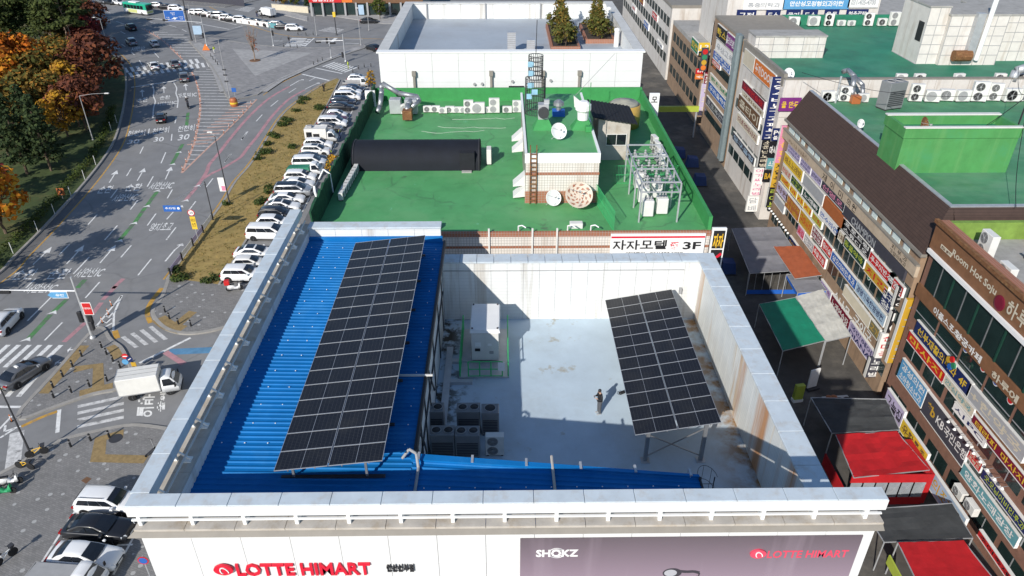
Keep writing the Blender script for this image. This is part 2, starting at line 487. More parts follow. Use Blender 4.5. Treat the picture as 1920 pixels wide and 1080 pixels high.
lawn_edge = [(-58.92,69.55), (-58.23,74.42), (-58.65,77.91), (-59.27,86.03), (-60.97,100.68), (-63.62,114.77), (-67.89,127.97), (-73.24,142.17), (-77.42,152.22), (-82.36,162.46), (-89.01,172.75), (-97.98,184.25), (-109.23,201.78), (-124.96,228.24), (-139.84,254.27)]
lawn_line = smooth_line(lawn_edge)
lawn_poly = lawn_line + [(-330, 330), (-330, 40)]
MB().prism(lawn_poly, 0.0, 0.16).build('park_lawn', 'lawn', kind='structure')
k = MB(); wall_ribbon(k, off_poly(lawn_line, -0.16), 0.32, 0.0, 0.2)
k.build('park_kerb', 'kerb', kind='structure')
g = MB(); ribbon(g, off_poly(lawn_line, -0.95), 1.2, 0.004); g.build('gutter', 'asphalt_dark', road)

plaza_poly = [(-76.72,186.7), (-68.6,172.5), (-63.41,163.31), (-58.33,152.95), (-54.29,143.67), (-52.06,139.21), (-51.1,139.2), (-47.76,142.32), (-46.37,150.88), (-43.71,158.81), (-41.26,162.32), (-38.28,169.77), (-32.9,178.83), (-32.6,180.37), (-33.46,182.31), (-42.2,179.2), (-51.77,179.75), (-59.26,182.45), (-71.68,189.14)]
MB().prism(plaza_poly, 0.0, 0.15, 0, 0).build('plaza', 'paving_mid', kind='structure')
k = MB(); wall_ribbon(k, plaza_poly + [plaza_poly[0]], 0.35, 0.0, 0.17); k.build('plaza_kerb', 'kerb', kind='structure')
pz = bpy.data.objects['plaza']
MB().poly([(*p, 0.154) for p in ((-63.47,178.19), (-43.93,174.62), (-51.8,155.37))]).build('pale_paving_triangle', 'paving_light', pz)
b = MB(); ribbon(b, [(-47.06,144.17), (-45.69,152.47), (-41.58,163.77), (-34.07,179.53)], 1.6, 0.158); b.build('pale_paving_border', 'paving_light', pz)
b = MB(); ribbon(b, [(-74.13,183.96), (-67.58,173.09), (-60.57,159.02), (-54.3,144.55)], 2.4, 0.158); b.build('pale_paving_border', 'paving_light', pz)

grass_left = smooth_line([(-38.06,72.49), (-38.26,87.71), (-38.36,93.5), (-38.81,100.41), (-38.56,108.47), (-39.58,127.55), (-38.89,137.03), (-36.39,148.46), (-34.32,153.49)])
grass_right = smooth_line([(-33.71,152.49), (-33.04,136.96), (-32.88,123.66), (-32.47,111.91), (-32.23,101.1), (-32.43,96.66), (-32.2,83.3), (-32.05,71.21)])
verge_poly = grass_left + grass_right
MB().prism(verge_poly, 0.0, 0.13).build('grass_verge', 'dry_grass', kind='structure')
k = MB(); wall_ribbon(k, off_poly(grass_left, 0.14), 0.3, 0.0, 0.17); wall_ribbon(k, off_poly(grass_right, 0.12), 0.25, 0.0, 0.17)
k.build('verge_kerb', 'kerb', kind='structure')

corner_poly = smooth_line([(-38.1,72.61), (-37.26,68.41), (-37.3,66.16), (-36.26,64.24), (-34.31,62.4), (-32.15,61.66), (-30.11,61.99), (-28.25,62.92)]) + [(-26.41,64.12), (-25.29,70.48), (-28.79,71.17), (-32.03,71.16)]
MB().prism(corner_poly, 0.0, 0.14).build('corner_pavement', 'paving', kind='structure')
cp = bpy.data.objects['corner_pavement']
k = MB(); wall_ribbon(k, corner_poly[:29], 0.4, 0.0, 0.16); k.build('corner_kerb', 'kerb', kind='structure')
b = MB(); ribbon(b, smooth_line([(-36.03,64.37), (-34.41,63), (-32.76,62.21)]), 1.5, 0.146); ribbon(b, [(-33.77,62.75), (-32.87,65.59)], 1.0, 0.15); b.build('tactile_strip', 'tactile', cp)

island_poly = smooth_line([(-41.89,48.98), (-42.39,50.2), (-42.12,54.98), (-42.01,59.61), (-41.81,62.25), (-41.08,62.72), (-39.78,61.17), (-38.9,60.25), (-37.77,59.34), (-36.59,57.8), (-35.01,55.29), (-35.08,53.04), (-37.11,52.22), (-39.59,50.52), (-41.36,49.06)], 3)
MB().prism(island_poly, 0.0, 0.14).build('traffic_island', 'paving', kind='structure')
il = bpy.data.objects['traffic_island']
k = MB(); wall_ribbon(k, island_poly + [island_poly[0]], 0.35, 0.0, 0.16); k.build('island_kerb', 'kerb', kind='structure')
b = MB(); ribbon(b, [(-41.56,52.27), (-41.36,59.61)], 0.9, 0.146); ribbon(b, [(-40.52,55.76), (-38.55,56.35), (-37.07,53.16)], 1.0, 0.15); ribbon(b, [(-38.73,59.57), (-37.08,57.59)], 1.0, 0.146); ribbon(b, [(-38.32,52.23), (-35.82,53.34)], 0.9, 0.148)
b.build('tactile_strip', 'tactile', il)

walk_poly = smooth_line([(-43.25,38.75), (-39.73,42.59), (-38.38,44.36), (-37.2,46.05), (-35.33,46.98), (-33,47.78), (-31.29,48), (-28.73,47.53)], 3) + [(-23.98,47.83), (-13.6, 62), (-13.6, 10), (-60, 10), (-80, 25)]
MB().prism(walk_poly, 0.0, 0.14).build('pavement', 'paving', kind='structure')
wk = bpy.data.objects['pavement']
k = MB(); wall_ribbon(k, walk_poly[:22], 0.35, 0.0, 0.16); k.build('pavement_kerb', 'kerb', kind='structure')
b = MB(); ribbon(b, [(-32.79,43.77), (-33.69,46.32), (-32.08,46.94)], 1.1, 0.146); ribbon(b, [(-33.3,44.08), (-28.93,43.87)], 0.9, 0.15); b.build('tactile_strip', 'tactile', wk)
MB().poly([(*p, 0.149) for p in ((-33.06,41.62), (-32.81,42.04), (-32.33,41.82), (-32.51,41.29))]).build('inspection_cover', 'brown', wk)
mh = MB().lathe([(0.55, 0), (0.55, 0.012)], (*(-32.46,46.34), 0.141), 20); mh.build('manhole_cover', 'dark_steel', wk)
bay = [(-32.18,39.65), (-28.32,40.13), (-27.24,38.05), (-26.66,35.75), (-26.7,32.86), (-32.04,32.93)]
MB().poly([(*p, 0.148) for p in bay]).build('parking_bay', 'asphalt_dark', wk)
b = MB()
ribbon(b, [(-32.02,39.32), (-32.1,34.06)], 0.16, 0.153); ribbon(b, [(-26.67,36.1), (-26.7,32.97)], 0.16, 0.153); ribbon(b, [(-27.56,35.43), (-26.44,35.45)], 0.14, 0.156); ribbon(b, [(-31.65,36.1), (-30.92,36.15)], 0.14, 0.156)
b.build('bay_line', 'white_paint', wk)

# alley between the white roofed buildings and the shop row
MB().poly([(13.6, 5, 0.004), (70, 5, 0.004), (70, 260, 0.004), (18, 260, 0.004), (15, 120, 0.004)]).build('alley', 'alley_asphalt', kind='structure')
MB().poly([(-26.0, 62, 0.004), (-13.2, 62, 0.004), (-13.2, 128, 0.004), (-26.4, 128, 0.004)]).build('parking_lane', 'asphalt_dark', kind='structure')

# ---------------------------------------------------------------- road markings (children of the road)
def mark(segs, w, material, name='lane_line', z=0.006, parent=road):
    b = MB()
    for s_ in segs: ribbon(b, s_, w, z)
    return b.build(name, material, parent)
DASH = [((-58.32,114.71),(-57.59,111.64)),((-53.73,112.17),(-52.65,107.51)),((-56.38,105.58),(-55.8,102.59)),((-51.81,102.44),(-51.15,98.64)),((-55.04,97.75),(-54.66,94.8)),((-47.16,97.56),(-46.73,94.57)),((-50.58,94.09),(-50.31,91.01)),((-54.08,89.5),(-53.87,86.54)),((-49.95,86.22),(-49.76,82.23)),((-46.37,89.73),(-46.08,86.17)),((-44.25,90.19),(-44.28,87.98)),((-42.19,85.63),(-42.09,82.14)),((-53.57,81.15),(-53.47,78.4)),((-45.84,80.78),(-45.79,77.75)),((-49.61,77.89),(-49.53,73.86)),((-42,77.31),(-41.97,73.47)),((-53.31,72.86),(-53.29,70.83)),((-45.67,72.03),(-45.67,68.65)),((-43.17,111.29),(-43,107.93)),((-42.73,101.54),(-42.64,98.3)),((-42.44,93.55),(-42.34,90.66)),
 ((-49.48,68.83),(-49.55,64.23)),((-45.78,63.92),(-45.93,60.72)),((-97.72,190.45),(-95.62,188.31)),((-98.29,197.79),(-95.79,194.76)),((-104.82,209.85),(-101.21,206.49)),((-81.09,176.06),(-78.03,171.19)),((-81.5,168.9),(-79.36,165.15)),((-86.46,176.38),(-84.61,173.66)),((-92.18,184.18),(-90.07,181.51)),((-58.47,129.31),(-57.49,126.07)),((-55.94,120.63),(-54.84,117.42)),((-60.85,123.35),(-59.82,120.35)),((-115.26,225.23),(-111.63,221.42)),((-95.26,208.9),(-93.16,207.21)),((-102.68,214.12),(-99.57,211.49)),((-88.46,204.71),(-85.62,202.28)),((-83.35,199.9),(-81.14,197.12)),((-125.22,235.28),(-121.38,232.17)),((-95.4,184.22),(-92.93,181.55)),
 ((-43.63,121.47),(-43.36,117.91)),((-39.03,154.47),(-39.78,152.04)),((-41.27,146.95),(-41.94,143.76)),((-42.8,138.99),(-43.24,135.34)),((-43.5,130.62),(-43.56,126.94)),((-43.49,121.69),(-43.37,117.58)),((-43.11,111.36),(-42.98,107.75))]
for a_, b_ in DASH: mark([[a_, b_]], 0.17, 'white_paint', 'lane_dash')
mark([[(-74.38,147.95),(-66.77,152.86)]], 0.5, 'white_paint', 'stop_line')
mark([[(-42.37,157.08),(-35.39,152.03)]], 0.45, 'white_paint', 'stop_line'); mark([[(-40.61,161.95),(-34.02,157.45)]], 0.35, 'white_paint', 'stop_line')
mark([[(-34.92,56.87),(-31.51,61)]], 0.3, 'white_paint', 'stop_line')
mark([[(-45.29,50.68),(-42.74,50.61)]], 0.3, 'white_paint', 'stop_line')
mark([[(-39.14,50.21),(-37.81,47.26)]], 0.32, 'white_paint', 'stop_line')
mark([[(-41.24,47.38),(-39.32,43.26)]], 1.1, 'worn_paint', 'stop_line'); mark([[(-42.28,46.67),(-41.69,47.8)]], 0.2, 'white_paint')
mark([[(-47.32,181.42),(-46.89,189.78)]], 0.35, 'white_paint', 'stop_line'); mark([[(-41.47,189.71),(-41.86,183.83)]], 0.9, 'white_paint', 'stop_line')
for w_ in ([(-70.84,149.58),(-68.94,145.62),(-67.66,142.1),(-65.93,138.72),(-64.65,134.69),(-62.49,128.99)], [(-67.4,151.62),(-65.14,147.38),(-63.93,143.79),(-62.1,139.92),(-60.32,134.79)]):
    mark([smooth_line(w_, 3)], 0.2, 'white_paint', 'wavy_line')
# yellow edge lines
mark([off_poly(lawn_line, -1.75)], 0.2, 'yellow_paint', 'edge_line')
mark([off_poly(grass_left, 0.62)], 0.2, 'yellow_paint', 'edge_line')
mark([smooth_line([(-46.55,142.3),(-45.21,150.55),(-42.64,157.42)])], 0.2, 'yellow_paint', 'edge_line')
mark([smooth_line([(-38.13,70.64),(-38.17,67.61),(-37.68,65.52),(-36.6,63.71)])], 0.5, 'yellow_paint', 'edge_line')
mark([[(-39.67,62.34),(-38.82,60.98)]], 0.55, 'yellow_paint', 'edge_line'); mark([[(-42.08,59.88),(-42.06,61.78)]], 0.4, 'yellow_paint', 'edge_line')
mark([[(-39.58,42.33),(-38.26,44.14),(-37.07,45.81)]], 0.45, 'yellow_paint', 'edge_line'); mark([smooth_line([(-41.26,48.04),(-40.26,49.13),(-39.2,49.98)])], 0.35, 'yellow_paint', 'edge_line')
mark([smooth_line([(-86.91,230.41),(-75.4,215.25),(-62.73,199.65),(-52.5,191.56),(-41.09,189.99),(-29.38,188.44)])], 0.25, 'yellow_paint', 'edge_line')
# coloured guide lines
mark([smooth_line([(-42.87,148.18),(-44.81,140.65),(-45.57,129.89),(-45.48,119.43),(-45.17,112.06),(-45.06,106.85),(-44.47,103.98),(-44.05,98.79),(-43.95,93.79)])], 0.55, 'pink_paint', 'guide_line')
mark([smooth_line([(-39.29,145.66),(-41,139.3),(-41.5,129.27),(-41.21,119.63),(-41.25,113.84),(-41.17,110.23),(-41.74,107.87),(-42.81,104.77),(-43.39,103.71),(-44.26,101.06)])], 0.55, 'pink_paint', 'guide_line', z=0.0085)
mark([[(-43.33,72.74),(-43.57,70.57)], [(-43.45,71.13),(-43.6,68.21)], [(-43.49,67.68),(-43.4,65.33)], [(-43.38,63.84),(-43.86,60.42)]], 0.5, 'pink_paint', 'guide_line')
mark([[(-52.4,115.85),(-50.87,107.22)], [(-49.06,96.99),(-48.59,92.12)], [(-48.59,91.7),(-48.07,87.04)], [(-48.08,86.66),(-47.86,82.03)], [(-47.58,72.64),(-47.57,70.76)], [(-47.57,68.4),(-47.73,65.77)], [(-47.74,65.39),(-47.69,60.81)], [(-57.31,131.9),(-55.06,124.99)]], 0.55, 'green_paint', 'guide_line')
mark([[(-32.8,58.62),(-28.55,58.9)]], 1.0, 'blue_paint', 'guide_line'); mark([[(-33.12,58.62),(-30.6,56.67)]], 0.6, 'pink_paint', 'guide_line', z=0.009)
# arrows: shaft and head
def arrow(a, b, z=0.0075, w=0.16):
    a, b = Vector(a), Vector(b); d = (b-a); L = d.length; d.normalize(); n = Vector((-d.y, d.x))
    mb = MB(); h = min(1.7, L*0.35); q = b - d*h
    mb.poly([(*(a-n*w/2), z), (*(q-n*w/2), z), (*(q+n*w/2), z), (*(a+n*w/2), z)])
    mb.poly([(*(q-n*.5), z), (*b, z), (*(q+n*.5), z)])
    mb.build('arrow', 'white_paint', road)
for a_, b_ in (((-57.25,100.15),(-58.2,104.92)),((-53.49,100.83),(-54.4,105.66)),((-49.59,101.27),(-50.56,106.14)),((-55.35,76.1),(-55.42,80.55)),((-51.47,76.21),(-51.68,80.96)),((-47.65,76.38),(-47.8,80.98)),((-69.55,141.7),(-71.61,146.37)),((-66.38,144.08),(-68.19,148.61)),((-62.63,145.72),(-64.49,150.34)),((-40.06,79.51),(-39.69,81.23)),((-42.02,152.07),(-41.1,153.19)),((-38.21,149.21),(-37.4,150.82)),((-42.23,59.13),(-42.85,59.07)),((-42.32,56.98),(-43,57.07))):
    arrow(a_, b_)
mark([[(-40.11,76.71),(-40.06,79.61)],[(-42.86,148.54),(-41.94,152.22)],[(-39.32,146.22),(-38.14,149.36)]], 0.2, 'white_paint')
for p_ in ((-51.68,112.15),(-50.74,107.05),(-49.16,97.12),(-48.55,92.04),(-48.11,86.85),(-47.86,81.96),(-44.05,98.79),(-43.95,93.79),(-47.76,65.77),(-47.85,60.86),(-43.97,91.86)):
    mb = MB(); x, y = p_; mb.poly([(x-.5,y-.35,.0105),(x+.1,y-.1,.0105),(x+.6,y-.3,.0105),(x+.15,y+.5,.0105)]); mb.build('chevron', 'white_paint', road)
# crosswalks
def crosswalk(a0, a1, b0, b1, n, duty=0.5, material='white_paint', z=0.007):
    """bars between the lines a0-a1 and b0-b1"""
    mb = MB(); a0, a1, b0, b1 = map(Vector, (a0, a1, b0, b1))
    for i in range(n):
        t0, t1 = i/n, (i+duty)/n
        mb.poly([(*a0.lerp(a1, t0), z), (*a0.lerp(a1, t1), z), (*b0.lerp(b1, t1), z), (*b0.lerp(b1, t0), z)])
    mb.build('crosswalk', material, road)
crosswalk((-82.27,162.46), (-68.47,170.37), (-80.09,158.74), (-66.59,166.67), 13)
crosswalk((-79.53,158.42), (-64.83,167.56), (-77.36,154.95), (-63.16,163.85), 14)
crosswalk((-53.53,60.09), (-43.07,59.89), (-53.86,56.54), (-43.46,56.25), 10, 0.45)
crosswalk((-53.58,55.92), (-42.81,55.79), (-53.31,52.19), (-42.91,52.01), 10, 0.45)
crosswalk((-38.57,61.16), (-35.83,63.5), (-36.4,59.32), (-33.26,61.05), 4, 0.45, 'worn_paint')
crosswalk((-37.81,50.77), (-36.15,47.24), (-34.31,52.09), (-32.73,48.44), 4, 0.42, 'worn_paint')
crosswalk((-52.21,181.48), (-52.49,190.61), (-48.27,181.44), (-48.61,190.08), 6, 0.5)
crosswalk((-48.38,181.87), (-48.18,189.13), (-47.52,181.86), (-47.4,189.6), 4, 0.5)
crosswalk((-39.42,163.16), (-33.17,157.99), (-37.51,166.84), (-31.17,161.83), 8, 0.5)
crosswalk((-77.44,225.08), (-75.37,230.27), (-72.41,221.87), (-72.19,228.25), 5, 0.5, 'worn_paint')
crosswalk((-47.62,197.93), (-45.09,202.58), (-42.09,195.35), (-41.01,199.39), 5, 0.5, 'worn_paint')
# hatched islands: outline and slanting bars
hat = smooth_line([(-94.44,201.28),(-85,189.58),(-77.95,178.79),(-72.14,169.6)])
mark([hat], 0.35, 'orange_paint', 'hatch_outline')
hat2 = smooth_line([(-66.31,159.09),(-61.66,149.18),(-58.04,140.29),(-54.74,130.74),(-51.55,119.61),(-50.53,115.83),(-48.07,103.77)])
mark([hat2], 0.35, 'orange_paint', 'hatch_outline'); mark([[(-48.02,103.61),(-47.61,115.79),(-47.33,118.28),(-47.07,129.17),(-47.07,139.74)]], 0.3, 'orange_paint', 'hatch_outline', z=0.009)
hp1 = [(-94.44,201.28),(-85,189.58),(-77.95,178.79),(-72.38,170.42),(-67.73,171.3),(-76.72,186.7),(-79.69,193.1)]
hp2 = [(-66.25,159.09),(-58.04,140.29),(-54.74,130.74),(-50.55,116.13),(-48.07,103.77),(-47.61,115.79),(-47.07,139.74),(-51.6,137.73),(-62.98,162.01)]
def hatch(poly, step, w, material, slope=0.0):
    ys = [p[1] for p in poly]; y = min(ys) + 0.5; mb = MB()
    while y < max(ys):
        xs = []
        n = len(poly)
        for i in range(n):
            a, b = poly[i], poly[(i+1) % n]
            ya, yb = a[1]-slope*a[0], b[1]-slope*b[0]
            yy = y - slope*poly[0][0]
            if (ya > yy) != (yb > yy):
                t = (yy-ya)/(yb-ya); xs.append((a[0]+(b[0]-a[0])*t, a[1]+(b[1]-a[1])*t))
        xs.sort()
        for i in range(0, len(xs)-1, 2):
            if (xs[i+1][0]-xs[i][0]) > 0.6: ribbon(mb, [xs[i], xs[i+1]], w, 0.0065)
        y += step
    mb.build('hatching', material, road)
hatch(hp1, 2.6, 0.42, 'worn_paint', -0.05); hatch(hp2, 1.9, 0.3, 'worn_paint', -0.05)
b = MB()
for q in range(14):
    a_ = Vector((-48.36,116.11)).lerp(Vector((-47,137.26)), q/13); ribbon(b, [tuple(a_), (a_.x-3.2, a_.y-0.6)], 0.35, 0.0075)
b.build('hatching', 'orange_paint', road)
mark([[(-41.92,69.15),(-41.19,65.56),(-39.83,62.35)],[(-41.93,69.01),(-41.93,63.09)],[(-41.99,63.21),(-41.12,62.79),(-40.53,63.75)],[(-41.89,64.19),(-41.15,63.76),(-41.04,64.68)],[(-41.93,65.19),(-41.39,64.76),(-41.38,65.82)]], 0.22, 'white_paint', 'hatch_outline')
mark([[(-42.99,47.32),(-42.83,49.42)],[(-42.72,48.23),(-42.35,47.48)],[(-41.31,48.13),(-42.3,47.48)]], 0.2, 'white_paint', 'hatch_outline')
# far lanes
mark([[(-82.47,207.36),(-71.05,199.75),(-68.84,203.93)],[(-79.38,212.38),(-70.82,205.03)],[(-56.17,186.91),(-53.94,186.7)],[(-39.06,188.55),(-34.66,188.5)],[(-38.31,184.42),(-34.79,183.93)]], 0.25, 'white_paint')
# words painted on the lanes
def road_word(s_, c, w, h, ang, bold=0.015):
    u = Vector((math.cos(ang), math.sin(ang), 0)); v = Vector((-math.sin(ang), math.cos(ang), 0))
    o = Vector((*c, 0.0075)) - u*w/2 - v*h/2
    lettering(road, s_, o, u, v, w, h, 'white_paint', bold, 'road_lettering')
def rw(s_, bl, br, tl, bold=0.02):
    """word laid between bottom-left, bottom-right and top-left corners on the ground"""
    bl, br, tl = Vector(bl), Vector(br), Vector(tl)
    u = br-bl; v = tl-bl
    lettering(road, s_, (*bl, 0.0075), (*u.normalized(), 0), (*v.normalized(), 0), u.length, v.length, 'white_paint', bold, 'road_lettering')
rw('순환', (-56.05,72.6), (-53.64,72.71), (-56.42,75.02)); rw('순환', (-52.2,72.7), (-49.93,72.82), (-52.42,75.03)); rw('서안산IC', (-49.17,72.96), (-46.2,73.07), (-49.28,75.24))
rw('서안산IC', (-53.11,69.7), (-49.88,69.66), (-53.16,71.83)); rw('순환', (-57.39,96.31), (-55.5,96.47), (-57.86,98.96)); rw('순환', (-53.82,97.04), (-51.65,97.25), (-54.33,99.63)); rw('서안산IC', (-54.03,93.48), (-50.89,93.74), (-54.42,96.14)); rw('서안산IC', (-50.65,97.56), (-47.47,97.75), (-50.96,100.31))
rw('양지초교', (-45.41,84.54), (-42.57,84.62), (-45.64,87.01)); rw('천천히', (-62.93,119.42), (-60.29,120.03), (-63.97,122.38)); rw('천천히', (-59.19,120.35), (-56.76,121.3), (-60.25,123.55)); rw('천천히', (-55.29,121.28), (-52.81,122.25), (-56.32,124.66))
rw('30', (-61.55,115.96), (-59.72,116.24), (-62.02,117.83)); rw('30', (-57.56,116.84), (-56.04,117.13), (-58.22,119.05)); rw('30', (-53.85,117.41), (-52.2,118.02), (-54.54,120.16))
rw('순환', (-69.05,137.94), (-67.31,138.57), (-70.07,140.6)); rw('순환', (-65.57,139.71), (-63.73,140.19), (-66.37,142.09)); rw('서안산IC', (-64.55,135.87), (-61.22,136.87), (-65.39,138.3)); rw('가로막IC', (-62.54,140.76), (-59.13,141.57), (-63.54,143.79))
rw('순환', (-92.56,178.96), (-90.33,179.58), (-93.57,181.55)); rw('서안산', (-86.73,177), (-83.82,177.85), (-88.52,181.23))
rw('일방', (-31.98,49.11), (-33.03,52.17), (-30.52,49.18), 0.03); rw('통행', (-30.47,49.79), (-31.49,52.53), (-29.75,49.87), 0.03)
# parking stalls of the long row
mark([[(-26.94,153.55),(-27.64,133.81),(-27.13,100.65),(-27,90.81),(-27.04,78.37)]], 0.16, 'white_paint', 'stall_line', z=0.0085)

# ================================================================ electrical store in the foreground
def streaks(m, col, amt, sx=0.9, sz=0.06, lo=0.52, hi=0.66):
    """vertical run-off stains"""
    def mk(nt, src, pos):
        return mixnode(nt, mulv(nt, noise(nt, mapping(nt, pos, (sx, sx, sz)), 1.0, 5, lo, hi), amt), src, col)
    insert_pattern(m, mk)
def mulv(nt, s_, k_):
    q = nt.nodes.new('ShaderNodeMath'); q.operation = 'MULTIPLY'; q.inputs[1].default_value = k_
    nt.links.new(s_, q.inputs[0]); return q.outputs[0]
def ribs(m, axis, period, width, dark):
    insert_pattern(m, lambda nt, src, pos: mixnode(nt, mulv(nt, band(nt, pos, axis, period, width), 1.0 - dark), src, (0.25, 0.26, 0.27)))
mat('panel_white', (0.68, 0.69, 0.68), 0.5, var=0.05, scale=0.8)
streaks(M['panel_white'], (0.48, 0.43, 0.36), 0.55)
mat('panel_facade', (0.67, 0.672, 0.662), 0.5, var=0.03, scale=0.8)
mat('panel_inner', (0.70, 0.71, 0.69), 0.55, var=0.06, scale=0.8)
streaks(M['panel_inner'], (0.40, 0.35, 0.28), 0.6, 0.9, 0.05, .55, .66)
ribs(M['panel_inner'], 2, 0.25, 0.02, 0.72)
mat('panel_rusty', (0.66, 0.67, 0.64), 0.55, var=0.08, scale=0.8)
streaks(M['panel_rusty'], (0.46, 0.18, 0.035), 0.85, 0.5, 0.035, .545, .68)
streaks(M['panel_rusty'], (0.50, 0.32, 0.12), 0.5, 1.3, 0.05, .58, .68)
ribs(M['panel_rusty'], 2, 0.25, 0.02, 0.75)
mat('coping', (0.52, 0.58, 0.615), 0.55, var=0.1, scale=1.2, col2=(0.42, 0.36, 0.29), c2amt=0.45, c2scale=1.6)
mat('ledge', (0.47, 0.43, 0.375), 0.7, var=0.15, scale=1.5, col2=(0.30, 0.22, 0.13), c2amt=0.6, c2scale=1.0)
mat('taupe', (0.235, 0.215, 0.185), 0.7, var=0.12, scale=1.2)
mat('deck', (0.46, 0.555, 0.625), 0.75, var=0.10, scale=0.6, bump=0.15, bscale=14, col2=(0.40, 0.465, 0.50), c2amt=0.7, c2scale=0.28)
def deck_stain(nt, src, pos):
    # rust that has run from the right-hand wall, and dirt by the machines on the left
    sp = nt.nodes.new('ShaderNodeSeparateXYZ'); nt.links.new(pos, sp.inputs[0])
    def edge(x0, x1):
        r = nt.nodes.new('ShaderNodeMapRange'); r.inputs[1].default_value = x0; r.inputs[2].default_value = x1
        nt.links.new(sp.outputs[0], r.inputs[0]); return r.outputs[0]
    def mul(a, b):
        q = nt.nodes.new('ShaderNodeMath'); q.operation = 'MULTIPLY'; nt.links.new(a, q.inputs[0]); nt.links.new(b, q.inputs[1]); return q.outputs[0]
    out = mixnode(nt, mul(edge(10.6, 12.4), noise(nt, pos, 0.7, 6, .40, .58)), src, (0.27, 0.15, 0.055))
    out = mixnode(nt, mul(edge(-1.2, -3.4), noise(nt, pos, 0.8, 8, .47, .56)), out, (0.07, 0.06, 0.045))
    return mixnode(nt, mulv(nt, noise(nt, pos, 0.5, 7, .63, .7), 0.7), out, (0.30, 0.24, 0.13))
insert_pattern(M['deck'], deck_stain)
mat('blue_roof', (0.005, 0.15, 0.42), 0.6, var=0.15, scale=0.6, spec=0.15, col2=(0.03, 0.20, 0.46), c2amt=0.6, c2scale=0.5)
mat('solar_frame', (0.55, 0.56, 0.57), 0.4, 0.6, var=0.05)
mat('letter_red', (0.62, 0.012, 0.035), 0.45, var=0.05)
mat('letter_pink', (0.68, 0.07, 0.12), 0.5, var=0.05)

store = thing('store_building', 'white panel-clad store with a blue metal roof and an open sunken roof deck', 'building', (0, 18.2, 0))
def sp(mb, name, mats, parent=store, smooth=False):
    """part of the store: geometry given in world coordinates"""
    for i, v in enumerate(mb.v): mb.v[i] = (v[0], v[1]-18.2, v[2])
    return mb.build(name, mats, parent, smooth)
# solid body below the deck and the roof blocks
sp(MB().box(-13.2, 18.25, 0, 13.4, 41.6, 15.3), 'wall', 'panel_white')
sp(MB().box(-3.95, 18.62, 15.31, 12.6, 40.76, 15.6), 'deck', 'deck')
sp(MB().box(-13.1, 18.25, 15.3, -3.97, 41.6, 21.0), 'wall', 'panel_inner')
sp(MB().prism([(-3.97, 18.25), (7.7, 18.25), (7.7, 21.2), (-3.97, 22.0)], 15.3, 20.85), 'wall', 'panel_inner')
sp(MB().box(7.7, 18.25, 15.3, 13.3, 18.62, 22.05), 'wall', 'panel_inner')
# right parapet wall, one panel after another
def panel_run(n, mk, name, mats):
    for i in range(n): sp(mk(i), name, mats)
ny = 22; py = (41.6-18.7)/ny
panel_run(ny, lambda i: MB().box(12.6, 18.7+i*py+.008, 15.3, 12.72, 18.7+(i+1)*py-.008, 19.9), 'wall_panel', 'panel_rusty')
sp(MB().box(12.72, 18.7, 15.3, 13.4, 41.6, 19.9), 'wall_core', 'panel_white')
nx = 16; px = (12.6+3.95)/nx
panel_run(nx, lambda i: MB().box(-3.95+i*px+.008, 40.76, 15.3, -3.95+(i+1)*px-.008, 40.86, 19.9), 'wall_panel', 'panel_inner')
sp(MB().box(-3.95, 40.86, 15.3, 12.72, 41.6, 19.88), 'wall_core', 'panel_white')
# copings
nc = 11; pc = (41.7-18.66)/nc
for i in range(nc): sp(MB().bbox(12.36, 18.66+i*pc+.012, 19.9, 13.52, 18.66+(i+1)*pc-.012, 20.02, .015), 'coping_panel', 'coping')
nc = 15; pc = (12.36+3.9)/nc
for i in range(nc): sp(MB().bbox(-3.9+i*pc+.012, 40.66, 19.9, -3.9+(i+1)*pc-.012, 41.72, 20.02, .015), 'coping_panel', 'coping')
# cladding on the street front
nf = 15; pf = 26.5/nf
for r_ in range(7):
    for i in range(nf):
        z1 = 21.8 - r_*0.95
        sp(MB().box(-13.1+i*pf+.008, 18.1, z1-.942, -13.1+(i+1)*pf-.008, 18.24, z1), 'facade_panel', 'panel_facade')
# cornice: taupe band, pale ledge on top
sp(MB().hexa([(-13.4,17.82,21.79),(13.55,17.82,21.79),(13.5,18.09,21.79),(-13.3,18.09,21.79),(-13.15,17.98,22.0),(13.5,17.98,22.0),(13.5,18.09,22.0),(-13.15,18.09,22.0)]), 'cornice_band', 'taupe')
nl = 15; pl = 26.65/nl
for i in range(nl): sp(MB().box(-13.15+i*pl+.01, 17.93, 22.0, -13.15+(i+1)*pl-.01, 18.72, 22.1), 'ledge_slab', 'ledge')
# raised beam over the front, with posts and a slim rail
for i in range(nl): sp(MB().bbox(-13.25+i*(26.7/nl)+.008, 18.05, 22.69, -13.25+(i+1)*(26.7/nl)-.008, 18.64, 23.15, .012), 'beam_panel', ['coping'])
for i in range(nl):
    x = -12.95 + i*1.845
    sp(MB().bbox(x-.07, 18.1, 22.1, x+.07, 18.55, 22.7, .015), 'post', 'white')
sp(MB().box(-13.2, 18.08, 22.36, 13.4, 18.15, 22.43), 'rail', 'white')
sp(MB().box(-13.25, 18.03, 22.64, 13.45, 18.048, 23.12), 'fascia', 'panel_facade')
